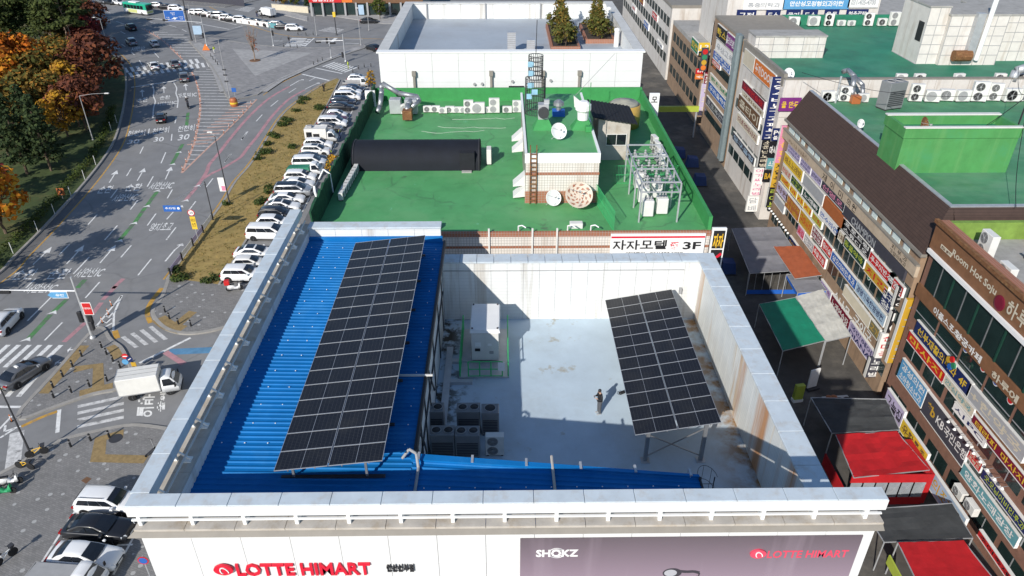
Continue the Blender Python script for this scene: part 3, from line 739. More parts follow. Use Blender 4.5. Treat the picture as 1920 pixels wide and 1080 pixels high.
# left side: ledge, posts and raised beam
nb = 12; pb = (42.0-18.72)/nb
for i in range(nb): sp(MB().box(-13.2, 18.75+i*pb+.01, 21.98, -12.15, 18.75+(i+1)*pb-.01, 22.1), 'ledge_slab', 'ledge')
for i in range(nb): sp(MB().bbox(-13.3, 18.66+i*pb+.008, 22.69, -12.62, 18.66+(i+1)*pb-.008, 23.15, .012), 'beam_panel', 'coping')
for i in range(nb):
    y = 19.4 + i*1.94
    sp(MB().box(-12.98, y-.05, 22.1, -12.86, y+.05, 22.7).bar((-12.9, y, 22.66), (-12.3, y, 22.14), .07, .07).box(-12.62, y-.16, 22.1, -12.3, y+.16, 22.16), 'bracket', 'white')
sp(MB().box(-12.5, 18.75, 22.34, -12.44, 41.9, 22.4), 'rail', 'offwhite')
sp(MB().box(-12.4, 18.75, 21.0, -12.15, 41.4, 21.98), 'parapet_wall', 'panel_inner')
sp(MB().box(-13.2, 18.75, 15.3, -13.1, 41.9, 21.98), 'wall_skin', 'panel_white')
# rear-left parapet
nr = 5; pr = (12.15-3.95)/nr
for i in range(nr):
    x0 = -12.15+i*pr
    sp(MB().box(x0+.008, 41.2, 21.0, x0+pr-.008, 41.6, 22.15), 'wall_panel', 'panel_inner')
    sp(MB().bbox(x0+.012-.05, 41.1, 22.15, x0+pr-.012+.05*(i == nr-1), 41.95, 22.27, .015), 'coping_panel', 'coping')
# blue ribbed roof, L-shaped
def ribbed(x0, x1, y0, y1, z0, z1, pitch=0.29, k=1.0):
    mb = MB(); n = int((y1-y0)/pitch); pitch = (y1-y0)/n
    for i in range(n):
        y = y0+i*pitch
        for a, b, ha, hb in ((0, .60, 0, 0), (.60, .72, 0, .05), (.72, .88, .05, .05), (.88, 1.0, .05, 0)):
            ya, yb = y+a*pitch, y+b*pitch; mb.poly([(x0, ya, z0+ha), (x1, y0+(ya-y0)*k, z1+ha), (x1, y0+(yb-y0)*k, z1+hb), (x0, yb, z0+hb)])
    return mb
sp(ribbed(-12.15, -3.8, 22.3, 41.2, 21.42, 21.2), 'ribbed_roof_sheet', 'blue_roof')
sp(ribbed(-12.15, -3.8, 18.7, 22.3, 21.42, 21.2), 'ribbed_roof_sheet', 'blue_roof')
sp(ribbed(-3.8, 7.75, 18.7, 22.1, 21.2, 20.95, .29, .75), 'ribbed_roof_sheet', 'blue_roof')
sp(MB().hexa([(-3.85,22.05,20.9),(7.78,21.2,20.65),(7.78,21.65,20.65),(-3.85,22.8,20.9),(-3.85,22.05,21.34),(7.78,21.2,21.09),(7.78,21.32,21.09),(-3.85,22.4,21.34)]), 'roof_flashing', 'blue_roof')
sp(MB().box(-3.8, 22.4, 21.0, -3.66, 41.2, 21.3), 'gutter', 'black')
sp(MB().box(7.75, 18.75, 20.5, 7.82, 21.25, 21.05), 'gutter', 'black')
sp(MB().box(-12.15, 40.98, 21.0, -3.85, 41.2, 21.62), 'roof_flashing', 'blue_roof')
fs = MB()
for i in range(15):
    for j in range(9):
        fs.lathe([(.03, 0), (.03, .02), (.01, .04)], (-11.8+j*.95, 23.0+i*1.22, 21.44-j*.024), 5)
for j in range(11): fs.lathe([(.03, 0), (.03, .02), (.01, .04)], (-3.2+j*1.0, 20.6, 21.2), 5)
sp(fs, 'fastener', 'white')
# roof-edge clips and conduits on the courtyard wall
for i in range(6): sp(MB().box(-3.6+i*2.2, 22.05-i*.165, 21.02-i*.045, -3.5+i*2.2, 22.45-i*.165, 21.37-i*.045), 'strap', 'galv')
cw = MB()
for y in (23.2, 24.6, 26.1, 28.0, 30.2, 33.0, 36.5, 39.4): cw.box(-3.96, y, 15.6, -3.90, y+.05, 20.9)
cw.box(-3.96, 23, 18.2, -3.88, 40, 18.28); cw.tube([(-3.85, 24.5, 20.8), (-3.82, 26.0, 18.5), (-3.8, 27.0, 16.0)], .05); cw.tube([(-3.85, 29.0, 20.9), (-3.85, 31.5, 17.2), (-3.85, 33.0, 16.2)], .05)
sp(cw, 'conduit', 'dark_steel')
sp(MB().box(-3.6, 24.5, 15.6, -3.2, 37.5, 15.75).box(-3.2, 33.9, 15.6, -1.9, 34.2, 15.8).box(-3.2, 35.9, 15.6, -2.0, 36.2, 15.8), 'cable_tray', 'galv')
sp(MB().tube([(-4.2, 22.1, 21.35), (-3.9, 22.2, 21.75), (-3.6, 22.0, 21.7), (-3.5, 21.6, 21.3), (-3.55, 19.0, 21.3)], .06, 8), 'vent_pipe', 'grey'); sp(MB().tube([(1.9, 22.3, 21.2), (1.95, 19.0, 21.15)], .06, 6), 'vent_pipe', 'ledge')
sp(MB().box(-5.2, 27.5, 21.3, -3.4, 27.58, 21.38), 'conduit', 'offwhite')
# small lamp on the deck wall, pipe along the top
sp(MB().box(11.35, 40.55, 17.6, 11.5, 40.75, 18.0), 'wall_lamp', 'grey')
sp(MB().cyl((-3.9, 40.7, 19.35), (11.5, 40.7, 19.35), .025, n=6), 'conduit', 'grey')
# caged ladder at the deck's front right corner
lad = MB()
for x in (8.35, 8.95): lad.cyl((x, 22.6, 15.6), (x, 22.6, 19.6), .025, n=6)
for i in range(12): lad.cyl((8.35, 22.6, 15.9+i*.3), (8.95, 22.6, 15.9+i*.3), .015, n=5)
for z in (18.0, 18.8, 19.6):
    pts = [(8.65+.42*math.cos(t), 22.6+.7*math.sin(t), z) for t in [PI*q/8 for q in range(9)]]; lad.tube(pts, .012, 4)
for q in (2, 4, 6): lad.cyl((8.65+.42*math.cos(PI*q/8), 22.6+.7*math.sin(PI*q/8), 18.0), (8.65+.42*math.cos(PI*q/8), 22.6+.7*math.sin(PI*q/8), 19.6), .01, n=4)
lad.build('caged_ladder', 'dark_steel', label='thin dark caged ladder in the front corner of the pale roof deck', cat='ladder')

# ---------------------------------------------------------------- solar arrays
def solar_mat():
    m = bpy.data.materials.new('solar_glass'); m.use_nodes = True; nt = m.node_tree; b = nt.nodes['Principled BSDF']
    tc = nt.nodes.new('ShaderNodeTexCoord')
    f1 = band(nt, tc.outputs['Object'], 0, 0.1757, 0.010); f2 = band(nt, tc.outputs['Object'], 1, 0.0878, 0.008)
    mx = nt.nodes.new('ShaderNodeMath'); mx.operation = 'MAXIMUM'; nt.links.new(f1, mx.inputs[0]); nt.links.new(f2, mx.inputs[1])
    rgb = nt.nodes.new('ShaderNodeRGB'); rgb.outputs[0].default_value = (0.008, 0.0085, 0.013, 1)
    gp = nt.nodes.new('ShaderNodeNewGeometry')
    c = mixnode(nt, mx.outputs[0], rgb.outputs[0], (0.055, 0.058, 0.06))
    c = mixnode(nt, mulv(nt, noise(nt, gp.outputs['Position'], 0.6, 6, .5, .75), 0.35), c, (0.05, 0.048, 0.042))
    nt.links.new(c, b.inputs['Base Color']); b.inputs['Roughness'].default_value = 0.32; b.inputs['Specular IOR Level'].default_value = 0.35
    M['solar_glass'] = m
solar_mat()
pw, ph = 2.108, 1.03
pm = MB()
pm.box(.02, .02, -.03, pw-.02, ph-.02, -.004, 0)
pm.box(0, 0, -.035, pw, .016, .003, 1).box(0, ph-.016, -.035, pw, ph, .003, 1).box(0, .016, -.035, .016, ph-.016, .003, 1).box(pw-.016, .016, -.035, pw, ph-.016, .003, 1).box(pw/2-.007, .016, -.01, pw/2+.007, ph-.016, -.002, 1)
panel_mesh = pm.mesh('solar_panel', ['solar_glass', 'solar_frame'])
def solar(name_label, o, u, v, rows, pitch, cols=2):
    o, u, v = Vector(o), Vector(u).normalized(), Vector(v).normalized()
    n = u.cross(v).normalized(); v = n.cross(u)
    t = thing('solar_array', name_label, 'solar array', tuple(o), 0, 'solar arrays on the store roof')
    m3 = Matrix((u, v, n)).transposed().to_4x4()
    for r_ in range(rows):
        for c_ in range(cols):
            p = link('solar_panel', panel_mesh, t)
            p.matrix_local = Matrix.Translation(u*(c_*(pw+.045)) + v*(r_*pitch)) @ m3
    L = rows*pitch; W = cols*(pw+.045)
    for c_ in range(cols):
        for q in (.25, .75):
            a = u*((c_+q)*(pw+.02)) - n*.07
            MB().bar(a, a + v*L, .05, .06).build('rail', 'steel', t)
    return t, u, v, n, L, W
tl, u_, v_, n_, L_, W_ = solar('long black solar array of eighteen rows tilted above the blue ribbed roof', (-8.95, 20.74, 22.08), (4.27, 0.0, 0.5), (0.006, 1, 0), 18, 1.042)
for i in range(7):
    y = .35 + i*3.0
    for w_, zr in ((.6, 21.36), (3.5, 21.3)):
        a = u_*w_ + v_*y; top = a - n_*.1
        MB().bar((top.x, top.y, zr-22.08), top, .09, .09).build('post', 'steel', tl)
    a = u_*.3 + v_*y; MB().bar(a - n_*.13, a + u_*3.7 - n_*.13, .08, .08).build('beam', 'steel', tl)
    MB().box(.1, y-.06, 21.34-22.08, 4.2, y+.06, 21.44-22.08).build('base_channel', 'dark_steel', tl)
tr, u_, v_, n_, L_, W_ = solar('smaller black solar array of twelve rows on steel legs over the pale deck', (6.45, 27.4, 17.6), (4.28, 0.0, 0.8), (0.0, 1, 0), 12, 1.042)
for i in range(4):
    y = .25 + i*3.95; f = []
    for w_ in (.7, 3.6):
        a = u_*w_ + v_*y - n_*.16; f.append(a)
        MB().box(a.x-.09, a.y-.09, 15.6-17.6, a.x+.09, a.y+.09, a.z).build('post', 'steel', tr)
        MB().box(a.x-.22, a.y-.22, -2.0, a.x+.22, a.y+.22, -1.95).build('base_plate', 'galv', tr)
    MB().bar(u_*.2+v_*y-n_*.13, u_*4.1+v_*y-n_*.13, .1, .1).build('beam', 'galv', tr)
    MB().bar((f[0].x, f[0].y, -1.7), (f[1].x, f[1].y, f[1].z-.3), .05, .05).build('brace', 'steel', tr)
    MB().bar((f[1].x, f[1].y, -1.7), (f[0].x, f[0].y, f[0].z-.2), .05, .05).build('brace', 'steel', tr)

# ---------------------------------------------------------------- machines on the deck
def fan_ring(mb, c, r, axis, m_ring=1, m_dark=2):
    """round fan opening: dark recess disc, rim and hub"""
    mb.lathe([(r, -.03), (r, .012)], c, 16, m_dark, axis); mb.lathe([(r*.3, 0), (r*.3, .02)], c, 10, m_ring, axis)
def ac_unit(w, d, h, fans, top=False):
    """outdoor unit, front faces -Y; returns list of (part name, mesh)"""
    parts = []
    b = MB().bbox(-w/2, -d/2, .08, w/2, d/2, h, .02); parts.append(('casing', b.mesh('casing', 'ac_dark' if top else 'offwhite')))
    for q in (-w/2+.05, w/2-.15): parts.append(('foot', MB().box(q, -d/2+.03, 0, q+.1, d/2-.03, .08).mesh('foot', 'dark_steel')))
    if top:
        for i in range(fans):
            x = 0 if fans == 1 else (-w/4 + i*w/2)
            r = min(w/(2*fans), d/2)*.82
            b = MB().lathe([(r, 0), (r, .05), (r*.9, .05), (r*.88, .0)], (x, 0, h), 18); parts.append(('fan_guard', b.mesh('fan_guard', 'grey')))
            b = MB().lathe([(r*.86, .0), (r*.86, .02), (r*.2, .05)], (x, 0, h), 14); parts.append(('fan', b.mesh('fan', 'black')))
        b = MB()
        for i in range(8): b.box(-w/2+.08, -d/2-.006, .25+i*h*.07, w/2-.08, -d/2, .25+i*h*.07+h*.045)
        parts.append(('grille', b.mesh('grille', 'dark_steel')))
    else:
        for i in range(fans):
            hh = (h-.1)/fans; z = .09 + hh*(i+.5); r = min(hh*.43, w*.33)
            x = -w*.12
            b = MB().lathe([(r*1.06, .0), (r*1.06, .02), (r*.96, .02), (r*.96, 0)], (x, -d/2-.02, z), 18, 0, 'y'); parts.append(('fan_guard', b.mesh('fan_guard', 'grey')))
            b = MB().lathe([(r*.95, -.004), (r*.95, .006)], (x, -d/2-.006, z), 16, 0, 'y'); parts.append(('fan', b.mesh('fan', 'dark_steel')))
            b = MB()
            for t in range(5):
                a = 2*PI*t/5; b.bar((x, -d/2-.022, z), (x+r*.9*math.cos(a), -d/2-.022, z+r*.9*math.sin(a)), .06*r*2, .008)
            b.lathe([(r*.22, 0), (r*.22, .02)], (x, -d/2-.04, z), 8, 0, 'y'); parts.append(('fan_blade', b.mesh('fan_blade', 'grey')))
    return parts
mat('ac_dark', (0.20, 0.205, 0.21), 0.5, var=.1)
AC = {'single': ac_unit(.84, .34, .62, 1), 'double': ac_unit(.95, .38, 1.35, 2), 'vrf2': ac_unit(1.24, .77, 1.6, 2, True), 'vrf1': ac_unit(.93, .77, 1.6, 1, True), 'bigsingle': ac_unit(.98, .4, .85, 1)}
def put_ac(kind, loc, rz, label, group, s_=1.0):
    t = thing('air_conditioner', label, 'air conditioner', loc, rz, group)
    if s_ != 1.0: t.scale = (s_, s_, s_)
    for n, me in AC[kind]: link(n, me, t)
    return t
gd = 'outdoor units on the sunken deck'
put_ac('vrf2', (*(-3.87,30.09), 15.6), 0, 'twin-fan cooling unit at the back left of the deck cluster', gd)
put_ac('vrf2', (*(-1.94,30.06), 15.6), 0, 'twin-fan cooling unit in the middle of the back row of the deck cluster', gd)
put_ac('vrf1', (*(-0.79,29.96), 15.6), 0, 'single-fan cooling unit at the right end of the back row on the deck', gd)
put_ac('vrf2', (*(-3.2,28.3), 15.6), 0, 'twin-fan cooling unit at the front left of the deck cluster', gd)
put_ac('vrf2', (*(-1.93,28.25), 15.6), 0, 'twin-fan cooling unit second from left in the front row on the deck', gd)
put_ac('double', (*(-0.54,28.23), 15.6), 0, 'small side-blowing double-fan unit at the right end of the front row on the deck', gd)
# transformer cabinet with green guard rails
tc_ = thing('transformer_cabinet', 'grey electrical cabinet with a pale lid on the shaded side of the roof deck', 'cabinet', (-1.17, 37.35, 15.6))
MB().bbox(-.82, -1.4, .25, .82, 1.4, 2.3, .02).build('cabinet_body', 'offwhite', tc_)
MB().hexa([(-.9,-1.5,2.3),(.9,-1.5,2.3),(.9,1.5,2.3),(-.9,1.5,2.3),(-.84,-1.42,2.5),(.84,-1.42,2.5),(.84,1.42,2.5),(-.84,1.42,2.5)]).build('lid', 'white', tc_)
MB().box(-.8, -1.43, .4, -.02, -1.405, 2.2).build('door', 'offwhite', tc_); MB().box(.02, -1.43, .4, .8, -1.405, 2.2).build('door', 'offwhite', tc_)
MB().box(-.62, -1.45, .95, -.3, -1.432, 1.15).build('vent', 'black', tc_); MB().box(.25, -1.45, .75, .5, -1.432, .95).build('vent', 'grey', tc_)
MB().box(-.6, -1.45, 1.3, -.25, -1.432, 1.6).build('notice', 'white', tc_); MB().box(.15, -1.45, 1.35, .4, -1.432, 1.5).build('notice', 'white', tc_)
for x in (-.75, .75):
    for y in (-1.3, 1.3): MB().lathe([(.05, 0), (.05, .08)], (x, y, 2.49), 8).build('lifting_lug', 'dark_steel', tc_)
mat('rail_green', (0.05, 0.50, 0.16), 0.5, var=.05)
gr = thing('guard_rail', 'bright green safety railing round the electrical cabinet on the deck', 'railing', (-1.15, 36.9, 15.6))
def rail_run(p, q, n):
    p, q = Vector(p), Vector(q)
    for i in range(n+1):
        a = p.lerp(q, i/n); MB().cyl(a, a+Vector((0, 0, 1.15)), .04, n=6).build('post', 'rail_green', gr)
    for z in (.1, .6, 1.15): MB().cyl(p+Vector((0,0,z)), q+Vector((0,0,z)), .032, n=6).build('rail', 'rail_green', gr)
rail_run((-1.5, -2.3, 0), (-1.5, 2.6, 0), 4); rail_run((1.35, -2.3, 0), (1.35, 2.6, 0), 4); rail_run((-1.0, -2.3, 0), (1.0, -2.3, 0), 3)
MB().box(.75, -2.35, .5, 1.15, -2.32, 1.1).build('notice', 'white', gr); MB().box(-1.55, -2.4, 0, 1.4, 2.6, .09).build('plinth', 'galv', gr)

# ---------------------------------------------------------------- lettering and billboard on the street front
fs_ = thing('store_sign', 'red channel letters with a round emblem on the white front of the store', 'sign', (-6, 18.1, 20))
def red_emblem(parent, x, z, s_, y, m1, m2):
    """pointed-oval emblem with a looped script stroke"""
    pts = []
    for k in range(28):
        t = 2*PI*k/28; pts.append((x + s_*math.copysign(abs(math.cos(t))**1.25, math.cos(t)), z + s_*.78*math.copysign(abs(math.sin(t))**.95, math.sin(t))))
    mb = MB(); n = len(pts)
    mb.poly([(p[0], y, p[1]) for p in pts]); 
    for k in range(n):
        a, b = pts[k], pts[(k+1) % n]; mb.poly([(a[0], y, a[1]), (a[0], y+.08, a[1]), (b[0], y+.08, b[1]), (b[0], y, b[1])])
    mb.build('emblem', m1, parent)
    st = MB(); path = []
    for k in range(22):
        t = k/21; path.append((x + s_*(-.28+.6*t) + s_*.24*math.sin(t*2*PI*1.0+2.2), y-.012, z + s_*.42*math.sin(t*2*PI*.95-1.9)))
    for a, b in zip(path[:-1], path[1:]): st.bar(a, b, s_*.11, s_*.11)
    st.build('emblem_stroke', m2, parent)
def raised_text(parent, s_, x0, x1, z0, z1, y, material, bold, depth=.07):
    """letters standing off a wall that faces -Y"""
    vs_, fc, a0, a1, b0, b1 = text_mesh(s_, bold)
    mb = MB(); sx = (x1-x0)/(a1-a0); sz = (z1-z0)/(b1-b0)
    f2 = [(x0+(v[0]-a0)*sx, y-depth-v[2], z0+(v[1]-b0)*sz) for v in vs_]; b2 = [(p[0], y, p[2]) for p in f2]; n = len(f2)
    mb.v = f2 + b2; mb.f = list(fc); mb.m = [0]*len(fc)
    cnt = {}
    for f in fc:
        for a, b in zip(f, f[1:]+f[:1]): cnt[(a, b)] = cnt.get((a, b), 0)+1
    for (a, b) in list(cnt):
        if (b, a) not in cnt: mb.f.append((b, a, a+n, b+n)); mb.m.append(0)
    o = mb.build('lettering', material, parent)
    o.location = -Vector(parent.location); return o
a0_, a1_ = (-10.02,20.05), (-5.04,19.36)
raised_text(fs_, 'LOTTE HIMART', a0_[0], a1_[0], a1_[1]+.02, a0_[1], 18.095, 'letter_red', .035)
e_ = (-10.46,19.82)
red_emblem(fs_, e_[0]+6, e_[1]-20, .36, 17.96-18.1, 'letter_red', 'white')
s2 = thing('branch_sign', 'small dark channel letters beside the red sign on the white front', 'sign', (-4, 18.1, 20))
c0_, c1_ = (-4.45,19.93), (-3.43,19.55)
raised_text(s2, '안산선부점', c0_[0], c1_[0], c1_[1], c0_[1], 18.095, 'dark_steel', .03)
mat('billboard_print', (0.125, 0.10, 0.115), 0.45, var=0.05, scale=0.5)
def bb(nt, src, pos):
    # printed sheet: dusky violet, paler towards the middle and foot
    sp_ = nt.nodes.new('ShaderNodeSeparateXYZ'); nt.links.new(pos, sp_.inputs[0])
    r = nt.nodes.new('ShaderNodeMapRange'); r.inputs[1].default_value = 21.3; r.inputs[2].default_value = 18.6; nt.links.new(sp_.outputs[2], r.inputs[0])
    out = mixnode(nt, r.outputs[0], src, (0.30, 0.225, 0.28))
    return mixnode(nt, mulv(nt, noise(nt, mapping(nt, pos, (.9, .9, .06)), 1.0, 3, .55, .7), .25), out, (0.36, 0.29, 0.34))
insert_pattern(M['billboard_print'], bb)
bill = thing('billboard', 'large dusky violet advertising sheet with earphone picture on the store front', 'billboard', (6.8, 18.06, 18))
def bl(mb, name, mats): 
    for i, v in enumerate(mb.v): mb.v[i] = (v[0]-6.8, v[1]-18.06, v[2]-18)
    return mb.build(name, mats, bill)
bl(MB().box(.52, 18.04, 14.5, 13.0, 18.085, 21.28), 'sheet', 'billboard_print')
def btext(s_, p0, p1, material, bold):
    raised_text(bill, s_, p0[0], p1[0], p1[1], p0[1], 18.036, material, bold, .004)
btext('SHOKZ', (1.1,20.7), (2.66,20.3), 'white', .05)
btext('LOTTE HIMART', (9.67,20.52), (12.67,20.11), 'letter_pink', .03)
e_ = (9.3,20.4); red_emblem(bill, e_[0]-6.8, e_[1]-18, .3, -.09, 'letter_pink', 'white')
q_ = (1.87,20.52)
for sgn in (1, -1):
    for rr_ in (.20, .27):
        arc = MB()
        pts = [(q_[0]-6.8+rr_*1.1*math.cos(t), -.032, q_[1]-18+sgn*rr_*math.sin(t)*.95) for t in [PI*(.22+.56*k/8) for k in range(9)]]
        for a, b in zip(pts[:-1], pts[1:]): arc.bar(a, b, .03, .012)
        arc.build('arc_mark', 'white', bill)
ep = (6.55,19.3); ex, ez = ep[0]-6.8, ep[1]-18
mat('print_silver', (0.42, 0.42, 0.45), 0.4, var=0.1); mat('print_dark', (0.05, 0.045, 0.055), 0.4, var=0.1)
el = MB(); n = 24
el.poly([(ex-.3+.36*math.cos(2*PI*k/n), -.026, ez+.02+.27*math.sin(2*PI*k/n)) for k in range(n)]); el.build('printed_earphone', 'print_dark', bill)
el = MB(); el.poly([(ex-.36+.24*math.cos(2*PI*k/n), -.029, ez+.02+.19*math.sin(2*PI*k/n)) for k in range(n)]); el.build('printed_earphone', 'print_silver', bill)
el = MB(); pts = [(ex-.05, -.03, ez+.12), (ex+.25, -.03, ez+.08), (ex+.5, -.03, ez+.1), (ex+.72, -.03, ez+.02), (ex+.7, -.03, ez-.2), (ex+.55, -.03, ez-.45)]
for a, b in zip(pts[:-1], pts[1:]): el.bar(a, b, .012, .13)
el.build('printed_earphone', 'print_dark', bill)

# ================================================================ green-roofed motel behind the store
mat('green_roof', (0.085, 0.315, 0.11), 0.6, var=0.18, scale=0.5, bump=0.15, bscale=10, col2=(0.085, 0.30, 0.115), c2amt=0.6, c2scale=0.25)
cracks(M['green_roof'], 0.3, 0.7, (0.06, 0.16, 0.07), 0.03, .42, .6)
insert_pattern(M['green_roof'], lambda nt, src, pos: mixnode(nt, mulv(nt, noise(nt, mapping(nt, pos, (1, .6, 1)), 0.9, 8, .66, .70), .7), src, (0.16, 0.46, 0.27)))
insert_pattern(M['green_roof'], lambda nt, src, pos: mixnode(nt, mulv(nt, noise(nt, pos, 0.55, 6, .64, .70), .8), src, (0.075, 0.13, 0.075)))
insert_pattern(M['green_roof'], lambda nt, src, pos: mixnode(nt, mulv(nt, noise(nt, pos, 0.22, 7, .48, .62), .55), src, (0.14, 0.36, 0.15)))
mat('green_wall', (0.04, 0.25, 0.07), 0.7, var=0.15)
mat('teal_roof', (0.02, 0.185, 0.105), 0.6, var=0.22, scale=0.4, col2=(0.02, 0.11, 0.075), c2amt=0.6, c2scale=0.15)
insert_pattern(M['teal_roof'], lambda nt, src, pos: mixnode(nt, mulv(nt, noise(nt, pos, 0.4, 6, .66, .72), .7), src, (0.05, 0.07, 0.06)))
insert_pattern(M['teal_roof'], lambda nt, src, pos: mixnode(nt, mulv(nt, noise(nt, pos, 0.13, 7, .52, .66), .45), src, (0.07, 0.27, 0.17)))
mat('green_net', (0.012, 0.07, 0.03), 0.9, var=0.5, scale=3)
mat('white_tile', (0.68, 0.64, 0.58), 0.4, var=0.06, scale=0.8)
mat('brick_tile', (0.33, 0.13, 0.07), 0.6, var=0.15, scale=1)
for q_ in ('white_tile', 'brick_tile'):
    insert_pattern(M[q_], lambda nt, src, pos: mixnode(nt, band(nt, pos, 2, 0.2, 0.022), mixnode(nt, band(nt, pos, 0, 0.2, 0.022), src, (0.3, 0.27, 0.24)), (0.3, 0.27, 0.24)))
streaks(M['white_tile'], (0.35, 0.27, 0.2), 0.5, 1.2, 0.1)
mat('rust', (0.17, 0.075, 0.03), 0.85, var=0.4, scale=4, col2=(0.32, 0.2, 0.08), c2amt=0.6, c2scale=3)
mat('duct', (0.38, 0.39, 0.40), 0.45, 0.7, var=0.2, scale=3)
MZ = 19.6
motel = thing('motel_building', 'tiled motel with a bright green painted roof behind the white store', 'building', (0, 45.4, 0))
def mp(mb, name, mats, parent=motel, smooth=False, dy=45.4):
    for i, v in enumerate(mb.v): mb.v[i] = (v[0], v[1]-dy, v[2])
    return mb.build(name, mats, parent, smooth)
mp(MB().box(-13.1, 45.5, 0, 14.3, 75.9, MZ-.06), 'wall', 'white_tile')
mp(MB().box(-13.1, 45.52, MZ-.06, 14.3, 75.9, MZ), 'roof', 'green_roof')
mp(MB().box(-13.0, 45.42, 16.0, 14.3, 45.499, 19.32), 'tile_face', 'white_tile')
mp(MB().box(-13.1, 45.39, 19.32, 14.35, 45.6, 19.68), 'brick_band', 'brick_tile')
mp(MB().box(-13.0, 45.40, 18.42, 14.3, 45.418, 18.62), 'brick_band', 'brick_tile')
for x in (-8.0, -1.1, 1.9, 3.6): mp(MB().box(x, 45.3, 16, x+.12, 45.38, 20.0), 'downpipe', 'offwhite')
mp(MB().box(-13.15, 75.3, MZ, 14.3, 75.55, 20.9), 'parapet_wall', 'green_wall')
mp(MB().box(14.1, 45.6, MZ, 14.35, 75.6, 20.7), 'parapet_wall', 'green_wall')
# ragged green windbreak net on posts along the left edge
random.seed(3)
n = 26; py = 30/n
for i in range(n):
    y = 45.6+i*py; h0, h1 = 1.5+random.random()*.3, 1.5+random.random()*.3
    mp(MB().hexa([(-13.1,y,MZ),(-13.04,y,MZ),(-13.04,y+py-.02,MZ),(-13.1,y+py-.02,MZ),(-13.3+random.random()*.2,y,MZ+h0),(-13.1,y,MZ+h0),(-13.1,y+py-.02,MZ+h1),(-13.3,y+py-.02,MZ+h1)]), 'net_panel', 'green_net')
# plant room with ladder and tiled face
x0, x1, y0, y1, zt = 1.6, 6.95, 50.3, 65.0, 23.4
mp(MB().box(x0, y0, MZ, x1, y1, zt-.05), 'plant_room_wall', 'white_tile')
mp(MB().box(x0-.02, y0, zt-.05, x1+.02, y1, zt), 'plant_room_roof', 'green_roof')
mp(MB().box(x0-.05, y0-.06, zt-.62, x1+.05, y0+.05, zt+.12), 'white_band', 'white')
mp(MB().box(x0-.04, y0-.03, MZ, x1+.04, y0-.001, MZ+.95), 'brick_band', 'brick_tile'); mp(MB().box(x0-.04, y0-.03, zt-1.55, x1+.04, y0-.001, zt-1.35), 'brick_band', 'brick_tile')
mp(MB().box(x0-.06, y0, zt-.05, x0+.12, y1, zt+.12).box(x1-.12, y0+.05, zt-.05, x1+.06, y1, zt+.12), 'kerb_edge', 'white')
ld = MB()
for x in (1.9, 2.35): ld.box(x, 50.1, MZ, x+.07, 50.17, 24.2)
for i in range(12): ld.box(1.97, 50.1, 19.85+i*.33, 2.35, 50.17, 19.92+i*.33)
mp(ld, 'wall_ladder', 'rust')
# white hatch boxes on the plant room's left side
for y, z in ((51.5, 20.4), (51.0, 19.7), (57.5, 20.8), (59.0, 21.2)): mp(MB().hexa([(.7,y,z),(1.6,y,z+.1),(1.6,y+1.1,z+.1),(.7,y+1.1,z),(.7,y,z+.08),(1.6,y,z+.9),(1.6,y+1.1,z+.9),(.7,y+1.1,z+.08)]), 'hood', 'offwhite')
# things on the plant room roof
def roof_vent(loc, kind):
    if kind == 'turbine':
        t = thing('turbine_vent', 'white turbine ventilator on a flared green base by the shed', 'vent', loc)
        MB().hexa([(-.9,-.6,0),(.9,-.6,0),(.9,.6,0),(-.9,.6,0),(-.45,-.3,.7),(.45,-.3,.7),(.45,.3,.7),(-.45,.3,.7)]).build('flared_base', 'green_wall', t)
        MB().lathe([(.42, .7), (.45, 1.3), (.62, 1.5), (.6, 1.9), (.3, 2.15)], n=14).build('head', 'white', t); MB().hexa([(-.7,-.1,1.7),(-.1,-.1,1.5),(-.1,.1,1.5),(-.7,.1,1.7),(-.8,-.1,2.6),(-.1,-.1,2.0),(-.1,.1,2.0),(-.8,.1,2.6)]).build('vane', 'offwhite', t)
        return
    if kind == 'hood':
        t = thing('exhaust_hood', 'round-mouthed metal exhaust hood on a flared green base', 'vent', loc)
        MB().hexa([(-.8,-.6,0),(.8,-.6,0),(.8,.6,0),(-.8,.6,0),(-.42,-.35,.8),(.42,-.35,.8),(.42,.35,.8),(-.42,.35,.8)]).build('flared_base', 'green_wall', t)
        MB().box(-.4, -.35, .8, .4, .4, 1.95).build('casing', 'galv', t)
        MB().lathe([(.42, -.35), (.42, 0), (.34, 0), (.34, .1)], (0, -.35, 1.4), 18, 0, 'y').build('mouth', 'dark_steel', t); MB().lathe([(.33, 0), (.33, .02)], (0, -.55, 1.4), 16, 0, 'y').build('fan', 'black', t)
        MB().box(.05, -.1, 1.95, .45, .25, 2.25).build('motor_box', 'galv', t)
    if kind == 'blue':
        t = thing('mushroom_vent', 'small silver mushroom vent on a blue box', 'vent', loc)
        MB().box(-.5, -.4, 0, .5, .4, .45).build('base', 'blue', t); MB().lathe([(.2, .45), (.2, .8), (.45, .85), (.42, 1.1), (.15, 1.3)], n=12).build('cap', 'duct', t)
roof_vent((*(3.11,56), 23.4), 'hood'); roof_vent((*(4.53,59.1), 23.4), 'blue'); roof_vent((*(6.21,55.97), 23.4), 'turbine')
mat('sg_tan', (0.58, 0.50, 0.40), 0.6, var=.15)
